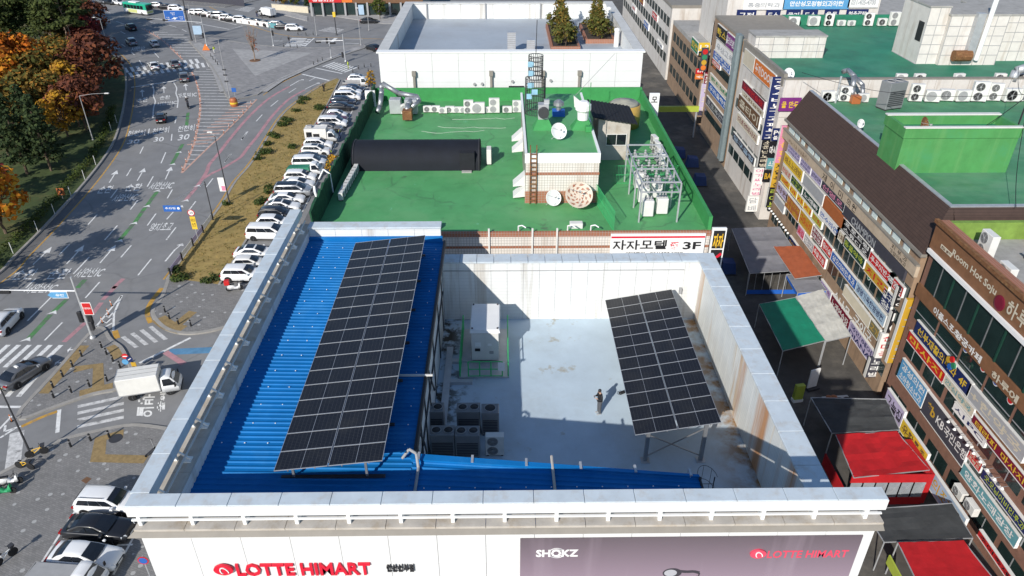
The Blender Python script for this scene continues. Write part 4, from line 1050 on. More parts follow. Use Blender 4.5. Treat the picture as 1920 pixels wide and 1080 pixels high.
def dish(loc, r, el, az, label, material='white', slots=False):
    t = thing('satellite_dish', label, 'satellite dish', loc, az, 'dishes on the green roofs')
    prof = [(0.001 + r*k/5, r*.28*(k/5)**2) for k in range(6)]
    mb = MB().lathe(prof + [(r*.98, r*.28+.02)] + [(r*k/5*.98+.001, r*.28*(k/5)**2+.03) for k in range(4, -1, -1)], n=24)
    o = mb.build('reflector', material, t); o.rotation_euler = (el, 0, 0); o.location = (0, 0, r*1.05)
    f = MB(); 
    for k in range(3):
        a = 2*PI*k/3+.5; f.cyl((r*.9*math.cos(a), r*.9*math.sin(a), r*.28), (0, 0, r*.95), .015, n=4)
    f.box(-.06, -.06, r*.9, .06, .06, r*1.1); o2 = f.build('feed_arm', 'grey', t); o2.rotation_euler = (el, 0, 0); o2.location = (0, 0, r*1.05)
    MB().cyl((0, .1, 0), (0, .02, r*1.0), .04, n=6).cyl((-.4, .3, 0), (0, .05, r*.7), .025, n=5).cyl((.4, .3, 0), (0, .05, r*.7), .025, n=5).build('stand', 'grey', t)
    if slots:
        s_ = MB()
        for k in range(9):
            for j in range(3):
                a = 2*PI*k/9 + j*.3; ra, rb = r*(.22+.25*j), r*(.38+.25*j)
                s_.poly([(ra*math.cos(a), ra*math.sin(a), r*.28*(ra/r)**2+.012+.03), (rb*math.cos(a-.25), rb*math.sin(a-.25), r*.28*(rb/r)**2+.012+.03), (rb*math.cos(a+.12), rb*math.sin(a+.12), r*.28*(rb/r)**2+.012+.03), (ra*math.cos(a+.25), ra*math.sin(a+.25), r*.28*(ra/r)**2+.012+.03)])
        o3 = s_.build('slots', 'brick_tile', t); o3.rotation_euler = (el, 0, 0); o3.location = (0, 0, r*1.05)
    return t
dish((*(4.12,53.37), 23.4), .62, R(62), R(20), 'white satellite dish in the middle of the plant room roof')
dish((*(3.61,49.79), 19.6), .6, R(62), R(20), 'white satellite dish standing against the tiled plant room foot')
dish((*(5.46,49.22), 19.6), 1.0, R(48), R(0), 'large slotted dish leaning at the tiled plant room corner', 'sg_tan', slots=True)
# cylindrical lattice sign tower
tw = thing('lattice_tower', 'tall dark wire cylinder with faded pale blue sign pieces and a rod', 'tower', (*(2.63,59.67), 23.4))
tz = 19.6-23.4
for (r_, za, zb, nb_) in ((.82, 0, 2.9, 26), (.58, 2.9, 4.7, 20)):
    lt = MB()
    for k in range(nb_):
        t = 2*PI*k/nb_; lt.cyl((r_*math.cos(t), r_*math.sin(t), za), (r_*math.cos(t), r_*math.sin(t), zb), .028, n=4, caps=False)
    for z in [za+(zb-za)*q/5 for q in range(6)]: lt.tube([(r_*math.cos(2*PI*k/16), r_*math.sin(2*PI*k/16), z) for k in range(17)], .03, 4)
    lt.build('wire_cylinder', 'dark_steel', tw)
MB().cyl((0, 0, 4.7), (.05, 0, 7.4), .03, n=5).build('rod', 'dark_steel', tw)
mat('pale_blue', (0.25, 0.45, 0.58), 0.6, var=0.2)
for z, r_, a_ in ((3.9, .62, 4.0), (3.2, .62, 4.1), (2.3, .86, 4.2), (1.8, .86, 4.6), (1.4, .86, 4.1)):
    x, y = r_*math.cos(a_), r_*math.sin(a_); MB().box(x-.24, y-.03, z, x+.24, y+.02, z+.42).build('sign_piece', 'pale_blue', tw)
mp(MB().cyl((6.4, 64.5, 23.4), (9.9, 66.5, 26.5), .02, n=4), 'whip_aerial', 'grey')
mp(MB().cyl((6.6, 55.2, 23.4), (6.6, 55.2, 27.2), .03, n=5).bbox(6.35, 54.9, 23.4, 6.85, 55.4, 23.85, .03), 'mast', 'green_wall')
# black quonset shelter
mat('black_film', (0.006, 0.008, 0.014), 0.8, var=0.3, scale=1.0)
q = MB(); cx0, cx1, cy, rw_, hh = -12.4, -1.9, 58.3, 1.8, 1.9; nx = 40
prof = [(-rw_*math.cos(PI*k/14)*(1.0 if k in (0,14) else 1.0), hh*math.sin(PI*k/14)**.8) for k in range(15)]
for i in range(nx+1):
    x = cx0+(cx1-cx0)*i/nx; s_ = 1.0+.012*math.sin(i*PI)
    for (dy, dz) in prof: q.v.append((x-(-7.1), dy*(1+.004*(i % 2)), dz*(1+.003*(i % 2))))
for i in range(nx):
    for k in range(14): a = i*15+k; q.f.append((a, a+1, a+16, a+15)); q.m.append(0)
q.f.append(tuple(range(15))); q.m.append(0); q.f.append(tuple(reversed(range(nx*15, nx*15+15)))); q.m.append(0)
tn = thing('tunnel_shelter', 'long black film-covered tunnel shelter lying across the green roof', 'shelter', (-7.1, 58.4, MZ))
q.build('film_cover', 'black_film', tn, True)
MB().box(3.55, -1.9, .05, 4.75, -1.3, 1.55).build('door_flap', 'black_matte', tn); MB().box(3.7, -2.3, 0, 4.5, -2.0, .12).build('threshold', 'concrete', tn)
for x in (-5.15, 5.1): MB().tube([(x, dy*1.02, dz*1.02) for dy, dz in prof], .04, 5).build('hoop', 'dark_steel', tn)
# site shed with black corrugated roof
shed = thing('roof_shed', 'beige metal shed with a sloping black corrugated roof on the green roof', 'shed', (9.2, 60.8, MZ))
MB().hexa([(-1.35,-2.0,0),(1.3,-2.0,0),(1.3,2.0,0),(-1.35,2.0,0),(-1.35,-2.0,3.55),(1.3,-2.0,3.2),(1.3,2.0,3.2),(-1.35,2.0,3.55)]).build('wall', 'ledge', shed)
rf = MB()
for i in range(12):
    x = -1.9+i*.31; z = 3.78-(x+1.9)*.16
    rf.hexa([(x,-2.3,z),(x+.15,-2.3,z-.02),(x+.15,2.4,z-.02),(x,2.4,z),(x,-2.3,z+.07),(x+.15,-2.3,z+.07),(x+.15,2.4,z+.07),(x,2.4,z+.07)]); rf.hexa([(x+.15,-2.3,z-.05),(x+.31,-2.3,z-.07),(x+.31,2.4,z-.07),(x+.15,2.4,z-.05),(x+.15,-2.3,z+.0),(x+.31,-2.3,z+.0),(x+.31,2.4,z+.0),(x+.15,2.4,z+.0)])
rf.build('roof', 'black_matte', shed)
w_ = MB().box(-.6, -2.05, 1.35, 1.0, -2.005, 2.25).build('window', 'glass', shed); MB().box(-.66, -2.08, 1.29, 1.06, -2.04, 1.35).box(-.66, -2.08, 2.25, 1.06, -2.04, 2.31).box(-.66, -2.08, 1.35, -.6, -2.04, 2.25).box(1.0, -2.08, 1.35, 1.06, -2.04, 2.25).box(.18, -2.08, 1.35, .22, -2.04, 2.25).build('frame', 'offwhite', w_)
mat('tank_yellow', (0.46, 0.29, 0.07), 0.55, var=0.12)
mat('tank_lid', (0.30, 0.29, 0.24), 0.6, var=.2, scale=2)
tk = thing('water_tank', 'round ochre water tank with a greyish lid behind the roof shed', 'water tank', (*(11.32,67.52), MZ))
MB().lathe([(1.5, 0), (1.55, 1.1), (1.48, 2.05), (1.4, 2.1)], n=24).build('tank_body', 'tank_yellow', tk, True); MB().lathe([(1.41, 2.1), (1.15, 2.3), (.5, 2.42), (.45, 2.5), (.1, 2.5)], n=24).build('lid', 'tank_lid', tk, True)
# switchgear frame with insulators and transformers
rk = thing('switchgear_frame', 'open grey steel frame packed with transformers and insulators on the green roof', 'switchgear', (10.9, 50.6, MZ))
fx, fy = (-1.35, 1.35), (-3.6, -1.2, 1.2, 3.6)
for x in fx:
    for y in fy: MB().box(x-.05, y-.05, 0, x+.05, y+.05, 3.0).build('post', 'galv', rk)
    MB().box(x-.04, -3.6, 2.9, x+.04, 3.6, 3.0).build('beam', 'galv', rk); MB().box(x-.04, -3.6, 2.2, x+.04, 3.6, 2.28).build('beam', 'galv', rk)
for y in fy: MB().box(-1.35, y-.04, 3.0, 1.35, y+.04, 3.1).build('beam', 'galv', rk); MB().box(-1.35, y-.04, 2.28, 1.35, y+.04, 2.36).build('beam', 'galv', rk)
for i in range(7):
    for x in (-.8, 0, .8):
        y = -3.1+i*1.0; MB().lathe([(.05, 2.3), (.13, 2.4), (.06, 2.5), (.13, 2.6), (.06, 2.7), (.1, 2.8), (.03, 2.9)], (x+.1*math.sin(i), y, .05), 8).build('insulator', 'grey', rk)
    MB().tube([(-.8, -3.1+i, 2.9), (0, -2.9+i, 2.6), (.8, -3.0+i, 2.9)], .02, 4).build('cable', 'dark_steel', rk)
for (x, y) in ((-.6, -2.6), (.5, -2.2), (-.5, -.2), (.6, .6), (-.4, 2.4)):
    MB().bbox(x-.4, y-.35, .1, x+.4, y+.35, 1.3, .05).build('transformer', 'offwhite', rk)
    for q_ in (-.2, 0, .2): MB().lathe([(.06, 0), (.08, .15), (.03, .35)], (x+q_, y, 1.3), 8).build('bushing', 'grey', rk)
# bright green wire fence beside it
fe = thing('wire_fence', 'light green wire fence panels on the motel roof beside the switchgear', 'fence', (7.4, 47.0, MZ))
mat('fence_green', (0.05, 0.42, 0.14), 0.6, var=0.1)
def fpanel(a, b, h=1.5):
    a, b = Vector(a), Vector(b); mb = MB(); L = (b-a).length; n = int(L/.12)
    for i in range(n+1): p = a.lerp(b, i/n); mb.cyl(p, p+Vector((0,0,h)), .009, n=3, caps=False)
    for z in (0.05, h/2, h): mb.cyl(a+Vector((0,0,z)), b+Vector((0,0,z)), .02, n=4)
    mb.build('fence_panel', 'fence_green', fe)
fpanel((.2, -1.4, 0), (-.2, 1.1, 0)); fpanel((-.2, 1.1, 0), (-.6, 3.6, 0)); fpanel((1.2, 6.8, 0), (3.4, 6.8, 0)); fpanel((3.4, 6.8, 0), (6.2, 6.8, 0))
# outdoor units along the back parapet
gm = 'outdoor units on the motel roof'
for i, (u, k_, s_) in enumerate(((763,'bigsingle',1.2),(795,'single',1.1),(813,'single',1.1),(829,'single',1.0),(845,'single',1.1),(858,'single',1.0),(871,'single',1.0),(879,'double',1.0),(898,'bigsingle',1.3),(913,'single',1.0),(927,'double',1.1),(951,'single',1.1),(969,'double',.9))):
    x, y = [(-9.48,71.06), (-7.42,71.53), (-6.68,71.52), (-5.92,71.18), (-5.24,71.34), (-4.5,71.33), (-3.87,71.32), (-3.39,71.15), (-2.44,71.14), (-1.61,71.29), (-0.87,71.29), (0.4,71.27), (1.35,71.42)][i]
    put_ac(k_, (x, y, MZ), 0, '%s outdoor unit from the left along the far edge of the motel roof' % ordinal(i+1), gm, s_)
for i in range(9):
    t = put_ac('single', (-12.2+.03*i, 51.2+i*.62, MZ), R(90), '%s outdoor unit from the near end of the row by the green net' % ordinal(i+1), gm, 1.05)
for i in range(4): put_ac('double', (12.9+.05*i, 57.0+i*1.3, MZ), R(-80), '%s tall outdoor unit from the near end by the right motel parapet' % ordinal(i+1), gm, 1.0)
put_ac('double', (-1.2, 58.2, MZ), R(90), 'lone outdoor unit beside the end of the black tunnel', gm, 1.0)
# silver duct fan cluster at the rear left corner
df = thing('duct_fan', 'silver bent ducts joined to a rusty blower at the far left roof corner', 'duct', (-10.5, 70.5, MZ))
MB().tube([(-1.6, 2.6, 2.4), (-1.5, 2.2, 2.0), (-1.4, 1.2, 1.8), (-1.5, .2, .9), (-1.7, -.4, .5)], .24, 12).build('duct', 'duct', df, True)
MB().tube([(-1.4, 2.4, 2.5), (.2, 1.8, 1.7), (2.0, 1.4, 1.5), (2.3, .6, 1.3), (1.6, -.2, .9)], .24, 12).build('duct', 'duct', df, True)
MB().bbox(-.6, .3, .1, .5, 1.3, 1.5, .03).build('fan_box', 'galv', df); MB().bbox(.9, .2, .1, 2.1, 1.2, 1.5, .03).build('fan_box', 'galv', df); MB().bbox(.9, -1.9, .2, 1.8, -1.0, 1.1, .03).build('blower', 'rust', df); MB().tube([(1.3, -1.2, .9), (1.3, -.3, 1.2), (1.5, .4, 1.4)], .25, 10).build('duct', 'duct', df, True)
# cables lying on the roof
random.seed(11)
cb = MB()
for i in range(3):
    x, y = -9+random.random()*9, 66+random.random()*6; pts = []
    for k in range(9): pts.append((x, y, MZ+.02)); x += .5+random.random()*.5; y += random.uniform(-.4, .4)
    cb.tube(pts, .012, 4)
    mp(cb, 'cable', 'offwhite'); cb = MB()
mp(MB().tube([(-13.0, 52.0, MZ+.2), (-13.1, 52.2, MZ+1.6), (-13.6, 52.4, MZ+1.9), (-14.0, 52.2, MZ+1.2)], .06, 6), 'hose', 'white')
mp(MB().tube([(-13.2, 48.6, MZ+.6), (-13.5, 48.8, MZ+1.6), (-13.6, 49.2, MZ+1.9)], .09, 6), 'hose', 'white')
for x in (1.0, 4.4, 6.0): mp(MB().tube([(x, 45.6, 19.7), (x, 45.5, 20.1), (x+.25, 45.3, 20.25), (x+.5, 45.25, 20.1)], .05, 5), 'vent_pipe', 'white')
for x, w_ in ((4.6, .9), (-5.0, .6)): mp(MB().bbox(x, 46.0, MZ, x+w_, 46.5, MZ+.4, .03), 'floodlight', 'offwhite')
# name board on the front wall
def board(name, label, cat, x0, x1, z0, z1, y, material, depth=.12, group=None):
    t = thing(name, label, cat, ((x0+x1)/2, y, (z0+z1)/2), 0, group)
    MB().bbox(-(x1-x0)/2, -depth, -(z1-z0)/2, (x1-x0)/2, 0, (z1-z0)/2, .015).build('panel', material, t)
    return t
def on_board(t, s_, x0, x1, z0, z1, y, material, bold=.03):
    raised_text(t, s_, x0, x1, z0, z1, y, material, bold, .006)
bx0, bx1, bz0, bz1 = 7.38, 13.95, 17.4, 19.56
mb_ = board('motel_sign', 'long white sign with black letters and a red stripe on the tiled wall', 'sign', bx0, bx1, bz0, bz1, 45.38, 'white', .15)
MB().box(-3.25, -.158, .78, 3.25, -.151, .92).build('stripe', 'letter_red', mb_)
on_board(mb_, '자자모텔', 7.55, 11.3, 18.35, 19.12, 45.228, 'black', .035); on_board(mb_, '愛', 11.55, 12.2, 18.35, 18.95, 45.228, 'letter_red', .02); on_board(mb_, '3F', 12.45, 13.7, 18.35, 18.95, 45.228, 'black', .04); on_board(mb_, '예약문의  031)487-5959', 8.5, 12.5, 17.95, 18.17, 45.228, 'black', .015)
bs = board('corner_blade_sign', 'black blade sign with a yellow figure at the motel corner', 'sign', 14.4, 15.4, 16.4, 19.9, 45.6, 'white', .25)
MB().box(-.4, -.262, .2, .4, -.256, 1.6).build('black_field', 'black', bs); MB().box(-.4, -.262, -1.55, .4, -.256, .1).build('black_field', 'black', bs)
on_board(bs, '자자', 14.55, 15.25, 18.4, 19.5, 45.34, 'yellow', .05); MB().bar((-.35, -.27, -.9), (.35, -.27, -.2), .01, .2).build('red_stroke', 'letter_red', bs)
for (u, v, s_, lab) in ((696, 195, '모텔', 'left'), (1222, 205, '모', 'right')):
    x, y = {696: (-13.35,73.73), 1222: (15.05,72.5)}[u]
    w_ = board('blade_sign', 'white upright motel sign at the far %s corner of the green roof' % lab, 'sign', x-.5, x+.5, 18.3, 21.2, y, 'white', .25)
    on_board(w_, s_[0], x-.32, x+.32, 20.3, 20.9, y-.26, 'black', .04)
    if len(s_) > 1: on_board(w_, s_[1], x-.32, x+.32, 19.4, 20.1, y-.26, 'black', .04)

# ================================================================ white panel building beyond
wb = thing('white_hall', 'white panel-clad hall with a sunken grey roof terrace beyond the motel', 'building', (0, 77.5, 0))
def wp(mb, name, mats, smooth=False):
    for i, v in enumerate(mb.v): mb.v[i] = (v[0], v[1]-77.5, v[2])
    return mb.build(name, mats, wb, smooth)
mat('terrace', (0.36, 0.40, 0.44), 0.55, var=0.12, scale=0.4, col2=(0.22, 0.22, 0.22), c2amt=0.5, c2scale=0.2)
wp(MB().box(-12.7, 77.62, 0, 14.4, 104.2, 21.9), 'wall', 'panel_white'); wp(MB().box(-12.0, 78.3, 21.9, 13.8, 103.6, 22.0), 'terrace', 'terrace')
zr = [24.0, 23.1, 22.0, 20.9, 19.8, 18.7, 17.6]; nx = 10; px = 27.3/nx
for r_ in range(6):
    for i in range(nx): wp(MB().box(-12.8+i*px+.012, 77.5, zr[r_+1]+.012, -12.8+(i+1)*px-.012, 77.62, zr[r_]-.0), 'facade_panel', 'panel_facade')
wp(MB().box(-12.7, 77.62, 21.9, 14.4, 78.3, 23.9), 'parapet_wall', 'panel_white'); wp(MB().box(-12.7, 103.6, 21.9, 14.4, 104.2, 23.9), 'parapet_core', 'panel_white')
wp(MB().box(-12.7, 78.3, 21.9, -12.0, 103.6, 23.9), 'parapet_wall', 'panel_inner'); wp(MB().box(13.8, 78.3, 21.9, 14.4, 103.6, 23.9), 'parapet_wall', 'panel_inner')
for i in range(12): wp(MB().box(-12.0+i*2.15+.01, 103.5, 21.95, -12.0+(i+1)*2.15-.01, 103.6, 23.88), 'wall_panel', 'panel_inner')
mat('hall_coping', (0.52, 0.52, 0.50), 0.7, var=0.15, scale=1.0)
wp(MB().box(-13.0, 77.42, 23.9, 14.7, 78.4, 24.04), 'coping', 'white'); wp(MB().box(-13.0, 103.4, 23.9, 14.7, 104.4, 24.04), 'coping', 'hall_coping'); wp(MB().box(-13.0, 78.4, 23.9, -11.85, 103.4, 24.04), 'coping', 'hall_coping'); wp(MB().box(13.65, 78.4, 23.9, 14.7, 103.4, 24.04), 'coping', 'hall_coping')
for p_ in ((-9.27,21.17), (-1.23,21.14), (4.19,21.12), (8,21.11)):
    wp(MB().box(p_[0]-.12, 77.2, 17.5, p_[0]+.12, 77.48, 21.6).box(p_[0]-.2, 77.1, 21.6, p_[0]+.2, 77.49, 22.1), 'downpipe', 'taupe')
for p_ in (((-10.1,23.09)), ((-2.29,23.07)), ((5.03,23.06))): wp(MB().box(p_[0]-.08, 103.3, 22, p_[0]+.08, 103.48, 24.0), 'downpipe', 'grey')
wp(MB().box(.6, 77.36, 19.6, 2.2, 77.49, 20.5), 'window', 'glass')
for x in (-3, -2.2, 1.0, 5.0): wp(MB().lathe([(.14, 0), (.14, -.2)], (x, 77.49, 20.9+.2*math.sin(x*9)), 10, 0, 'y'), 'wall_vent', 'grey')
wp(MB().box(9.5, 79.0, 22.0, 13.6, 81.6, 22.9), 'low_block', 'panel_white')
for (u, v, w_, h_, lab) in ((958, 96, .9, 2.2, 'taller'), (994, 96, .9, 1.4, 'shorter')):
    x, y = {958: (0.99,85.73), 994: (3.17,85.7)}[u]
    t = thing('louvred_vent', '%s grey louvred vent box standing on the white hall terrace' % lab, 'vent', (x, y, 22.0), 0, 'vents on the hall terrace')
    MB().box(-w_/2, -.5, 0, w_/2, .5, h_).build('casing', 'galv', t)
    for k in range(int(h_/.22)): MB().hexa([(-w_/2-.02,-.53,.1+k*.22),(w_/2+.02,-.53,.1+k*.22),(w_/2+.02,-.5,.1+k*.22),(-w_/2-.02,-.5,.1+k*.22),(-w_/2-.02,-.505,.24+k*.22),(w_/2+.02,-.505,.24+k*.22),(w_/2+.02,-.5,.24+k*.22),(-w_/2-.02,-.5,.24+k*.22)]).build('louvre', 'grey', t)
for (y, h_) in ((96.0, 2.6), (88.0, 1.8)):
    t = thing('roof_flue', 'white upright flue pipe at the right parapet, %s one' % ('farther' if y > 90 else 'nearer'), 'pipe', (13.2, y, 22), 0, 'flues on the hall terrace')
    MB().lathe([(.28, 0), (.28, h_), (.34, h_), (.34, h_+.2), (.1, h_+.3)], n=12).build('pipe', 'white', t)

# ================================================================ vehicles
def paint(name, col, metal=0.0, rough=0.32, coat=0.6): mat(name, col, rough, metal, var=0.02, scale=0.5, coat=coat)
paint('paint_white', (0.74, 0.745, 0.745)); paint('paint_pearl', (0.66, 0.66, 0.64)); paint('paint_silver', (0.40, 0.41, 0.42), 0.5); paint('paint_grey', (0.16, 0.165, 0.175), 0.4); paint('paint_black', (0.014, 0.015, 0.018)); paint('paint_navy', (0.025, 0.035, 0.06), 0.3); paint('paint_red', (0.12, 0.012, 0.018)); paint('paint_gold', (0.28, 0.26, 0.21), 0.4)
mat('tyre', (0.015, 0.015, 0.016), 0.85, var=0.1); mat('rim', (0.35, 0.36, 0.37), 0.35, 0.8, var=0.05); mat('headlight', (0.6, 0.63, 0.66), 0.1, var=0.03); mat('tail_light', (0.30, 0.01, 0.01), 0.25, var=0.05); mat('trim', (0.02, 0.02, 0.022), 0.5, var=0.05); mat('plate', (0.7, 0.7, 0.68), 0.5, var=0.03); mat('plate_yellow', (0.62, 0.4, 0.03), 0.5, var=0.03)
def loft(mb, stations, prof):
    """closed lengthwise loft mirrored about y = 0; prof(st) -> half-section points from bottom outside to top centre"""
    secs = []
    for st in stations:
        h = prof(st); full = [(st[0], -y, z) for (y, z) in h] + [(st[0], y, z) for (y, z) in reversed(h[:-1])]
        secs.append(full)
    n = len(secs[0]); i0 = len(mb.v)
    for s_ in secs: mb.v += s_
    for a in range(len(secs)-1):
        for k in range(n-1): p = i0+a*n+k; mb.f.append((p, p+1, p+n+1, p+n)); mb.m.append(0)
        mb.f.append((i0+a*n+n-1, i0+a*n, i0+(a+1)*n, i0+(a+1)*n+n-1)); mb.m.append(0)
    mb.f.append(tuple(i0+k for k in range(n))); mb.m.append(0); mb.f.append(tuple(i0+(len(secs)-1)*n+k for k in reversed(range(n)))); mb.m.append(0)
    return mb
def wheel_meshes(r, w):
    ty = MB().lathe([(r*.62, -w/2), (r*.93, -w/2), (r, -w*.35), (r, w*.35), (r*.93, w/2), (r*.62, w/2)], (0, 0, 0), 18, 0, 'y').mesh('tyre', 'tyre')
    rm = MB().lathe([(r*.61, -w*.40), (r*.61, w*.40)], (0, 0, 0), 14, 0, 'y')
    for k in range(5):
        a = 2*PI*k/5
        for s_ in (-1, 1): rm.bar((0, s_*w*.44, 0), (r*.55*math.cos(a), s_*w*.44, r*.55*math.sin(a)), .02, r*.2)
    return ty, rm.mesh('rim', 'rim')
WH = {r_: wheel_meshes(r_, w_) for r_, w_ in ((.34, .22), (.37, .24), (.29, .18), (.48, .28))}
def add_wheels(t, xs, y, r):
    for x in xs:
        for s_ in (-1, 1):
            wl = link('wheel', WH[r][0], t, (x, s_*y, r)); link('rim', WH[r][1], wl)
            wl.name = 'wheel'
def car_parts(L, W, H, hood, belt, xr0, xr1, xf1, xf0, wb=None, r=.34, boxy=0.0, rear_deck=None):
    hl = L/2; hw = W/2; rd = rear_deck or belt
    st = [(-hl, .50, hw*.80, .30), (-hl+.06, rd*.80, hw*.90, .24), (-hl+.25, rd*.97, hw*.955, .2), (xr0+.25, belt*1.0, hw*.99, .2), (0, belt*.985, hw, .2), (xf0-.15, belt*.97, hw*.99, .2), (xf0+.2, hood+.04, hw*.98, .2), (hl-.45, hood-.03, hw*.95, .2), (hl-.16, hood-.14, hw*.88, .22), (hl-.03, hood-.28, hw*.78, .26), (hl, .46, hw*.70, .32)]
    def prof(s_):
        x, zt, w_, zb = s_
        return [(w_*.88, zb), (w_*.985, zb+.14), (w_, zt*.62+zb*.38), (w_*.97, zt-.07), (w_*.90, zt-.01), (w_*.55, zt+.02), (0, zt+.03)]
    b = loft(MB(), st, prof)
    # greenhouse
    cw, rw2 = hw*.90, hw*(.70+.1*boxy)
    cab = [(xr0, belt-.05, cw*.95), (xr0+(xr1-xr0)*.5, belt+(H-belt)*.58, cw*.88), (xr1, H-.05, rw2*1.0), (xr1+(xf1-xr1)*.35, H, rw2*1.02), (xf1-(xf1-xr1)*.25, H-.005, rw2*1.02), (xf1, H-.06, rw2), (xf1+(xf0-xf1)*.5, belt+(H-belt)*.52, cw*.88), (xf0, belt-.06, cw*.95)]
    def prof2(s_):
        x, zt, w_ = s_; k = (zt-belt+.05)/(H-belt)
        return [(cw*.985, belt-.06), (cw*.985*(1-k)+w_*k, belt-.06+(zt-belt+.06)*.5) if k > .05 else (cw*.98, belt-.055), (w_, zt-.05*k), (w_*.93, zt-.012*k), (w_*.5, zt+.012), (0, zt+.02)]
    loft(b, cab, prof2)
    P_ = [('body', b.mesh('body', 'paint_white', True))]
    e = .012
    # side glass: follows the cabin's flank
    def flank(x, f):   # point on the flank at height fraction f
        z = belt + .02 + (H-.1-belt)*f; y = cw*1.0 + (rw2*1.03 - cw*1.0)*f + e; return (x, y, z)
    xa0, xa1 = xr0+(xr1-xr0)*.55+.05, xr1+.08
    xb1, xb0 = xf1-.05, xf0-(xf0-xf1)*.35
    cuts = [0.0, .5, 1.0] if (xf0-xr0) < 3.2 else [0.0, .36, .70, 1.0]
    for s_ in (-1, 1):
        for a, c in zip(cuts[:-1], cuts[1:]):
            g = .03
            lo0, lo1 = xa0+(xb0-xa0)*a+g, xa0+(xb0-xa0)*c-g; hi0, hi1 = xa1+(xb1-xa1)*a+g, xa1+(xb1-xa1)*c-g
            q = [flank(lo0, .04), flank(lo1, .04), flank(hi1, .88), flank(hi0, .88)]
            q = [(p[0], p[1]*s_, p[2]) for p in q]
            P_.append(('side_window', MB().poly(q if s_ < 0 else list(reversed(q))).mesh('side_window', 'glass')))
    def screen(xb, xt, name, sgn):
        y0, y1 = cw*.86, rw2*.90; zb, zt = belt+.05, H-.10
        dx = .045*sgn; pts = []
        m_ = .5; xm = xb+(xt-xb)*.5; zm = belt+(H-belt)*(.54)+.02
        mb = MB()
        c0 = [(xb-sgn*.08+dx, -y0, zb), (xb-sgn*.02+dx, 0, zb+.03), (xb-sgn*.08+dx, y0, zb)]; c1 = [(xm+dx, -(y0+y1)/2, zm), (xm+dx*1.4, 0, zm+.02), (xm+dx, (y0+y1)/2, zm)]; c2 = [(xt+sgn*.05+dx*.6, -y1, zt+.03), (xt+sgn*.07+dx*.6, 0, zt+.055), (xt+sgn*.05+dx*.6, y1, zt+.03)]
        for A, B_ in ((c0, c1), (c1, c2)):
            for k in range(2):
                q = [A[k], A[k+1], B_[k+1], B_[k]]; mb.poly(q if sgn > 0 else list(reversed(q)))
        P_.append((name, mb.mesh(name, 'glass', True)))
    screen(xf0, xf1, 'windscreen', 1); screen(xr0, xr1, 'rear_window', -1)
    for s_ in (-1, 1):
        P_.append(('headlight', MB().hexa([(hl-.32,s_*hw*.90,hood-.27),(hl-.06,s_*hw*.60,hood-.30),(hl-.02,s_*hw*.60,hood-.27),(hl-.28,s_*hw*.93,hood-.25),(hl-.34,s_*hw*.88,hood-.12),(hl-.12,s_*hw*.60,hood-.13),(hl-.08,s_*hw*.60,hood-.14),(hl-.3,s_*hw*.92,hood-.13)]).mesh('headlight', 'headlight')))
        P_.append(('tail_light', MB().box(-hl-.01, s_*hw*.52, rd*.70, -hl+.16, s_*hw*.93, rd*.84).mesh('tail_light', 'tail_light')))
        P_.append(('mirror', MB().bbox(xf0-.42, s_*(hw+.02), belt-.02, xf0-.22, s_*(hw+.2), belt+.13, .03).mesh('mirror', 'paint_white')))
    P_.append(('grille', MB().box(hl-.06, -hw*.5, .45, hl+.012, hw*.5, hood-.30).mesh('grille', 'trim')))
    P_.append(('number_plate', MB().box(-hl-.02, -.27, .55, -hl+.02, .27, .68).mesh('number_plate', 'plate')))
    P_.append(('number_plate', MB().box(hl-.0, -.27, .38, hl+.025, .27, .50).mesh('number_plate', 'plate')))
    sill = MB().box(-hl*.58, -hw*.985, .18, hl*.55, hw*.985, .30); P_.append(('sill', sill.mesh('sill', 'trim')))
    wbx = wb or (L*.29)
    roof_panel = MB().poly([(xr1+.15, -rw2*.82, H+.012), (xf1-.12, -rw2*.82, H+.005), (xf1-.12, 0, H+.026), (xr1+.15, 0, H+.036)]).poly([(xr1+.15, 0, H+.036), (xf1-.12, 0, H+.026), (xf1-.12, rw2*.82, H+.005), (xr1+.15, rw2*.82, H+.012)]).mesh('roof_panel', 'glass')
    sun = MB().box(xr1+(xf1-xr1)*.55, -rw2*.6, H, xf1-.12, rw2*.6, H+.026).mesh('sunroof', 'glass')
    rails = MB().bar((xr1+.1, -rw2*.88, H+.03), (xf1-.2, -rw2*.88, H+.03), .04, .05).mesh('roof_rail', 'steel'); rails2 = MB().bar((xr1+.1, rw2*.88, H+.03), (xf1-.2, rw2*.88, H+.03), .04, .05).mesh('roof_rail', 'steel')
    ar = MB()
    arches = []
    for x in (-wbx-.05, wbx+.05):
        for s_ in (-1, 1): arches.append(('wheel_arch', MB().lathe([(r*1.17, 0), (r*1.17, .02)], (x, s_*(hw*.995)-.01, r*1.02), 18, 0, 'y').mesh('wheel_arch', 'trim')))
    return dict(parts=P_+arches, wx=(-wbx-.05, wbx+.05), wy=hw-.085, r=r, roof=roof_panel, sun=sun, rails=(rails, rails2))
CARS = {
 'sedan': car_parts(4.85, 1.86, 1.46, .86, .98, -1.95, -1.05, .15, 1.15, rear_deck=1.04),
 'suv':   car_parts(4.65, 1.88, 1.68, 1.00, 1.10, -2.22, -1.80, .35, 1.20, r=.37, boxy=.6),
 'hatch': car_parts(3.65, 1.62, 1.50, .92, 1.00, -1.74, -1.38, .20, 1.05, r=.29, boxy=.5),
 'van':   car_parts(5.10, 1.98, 1.85, 1.08, 1.16, -2.46, -2.20, .75, 1.72, r=.34, boxy=.9),
 'wagon': car_parts(4.55, 1.82, 1.55, .92, 1.02, -2.10, -1.55, .20, 1.15, r=.34, boxy=.4),
}
def set_paint(o, pm):
    o.material_slots[0].link = 'OBJECT'; o.material_slots[0].material = M[pm]
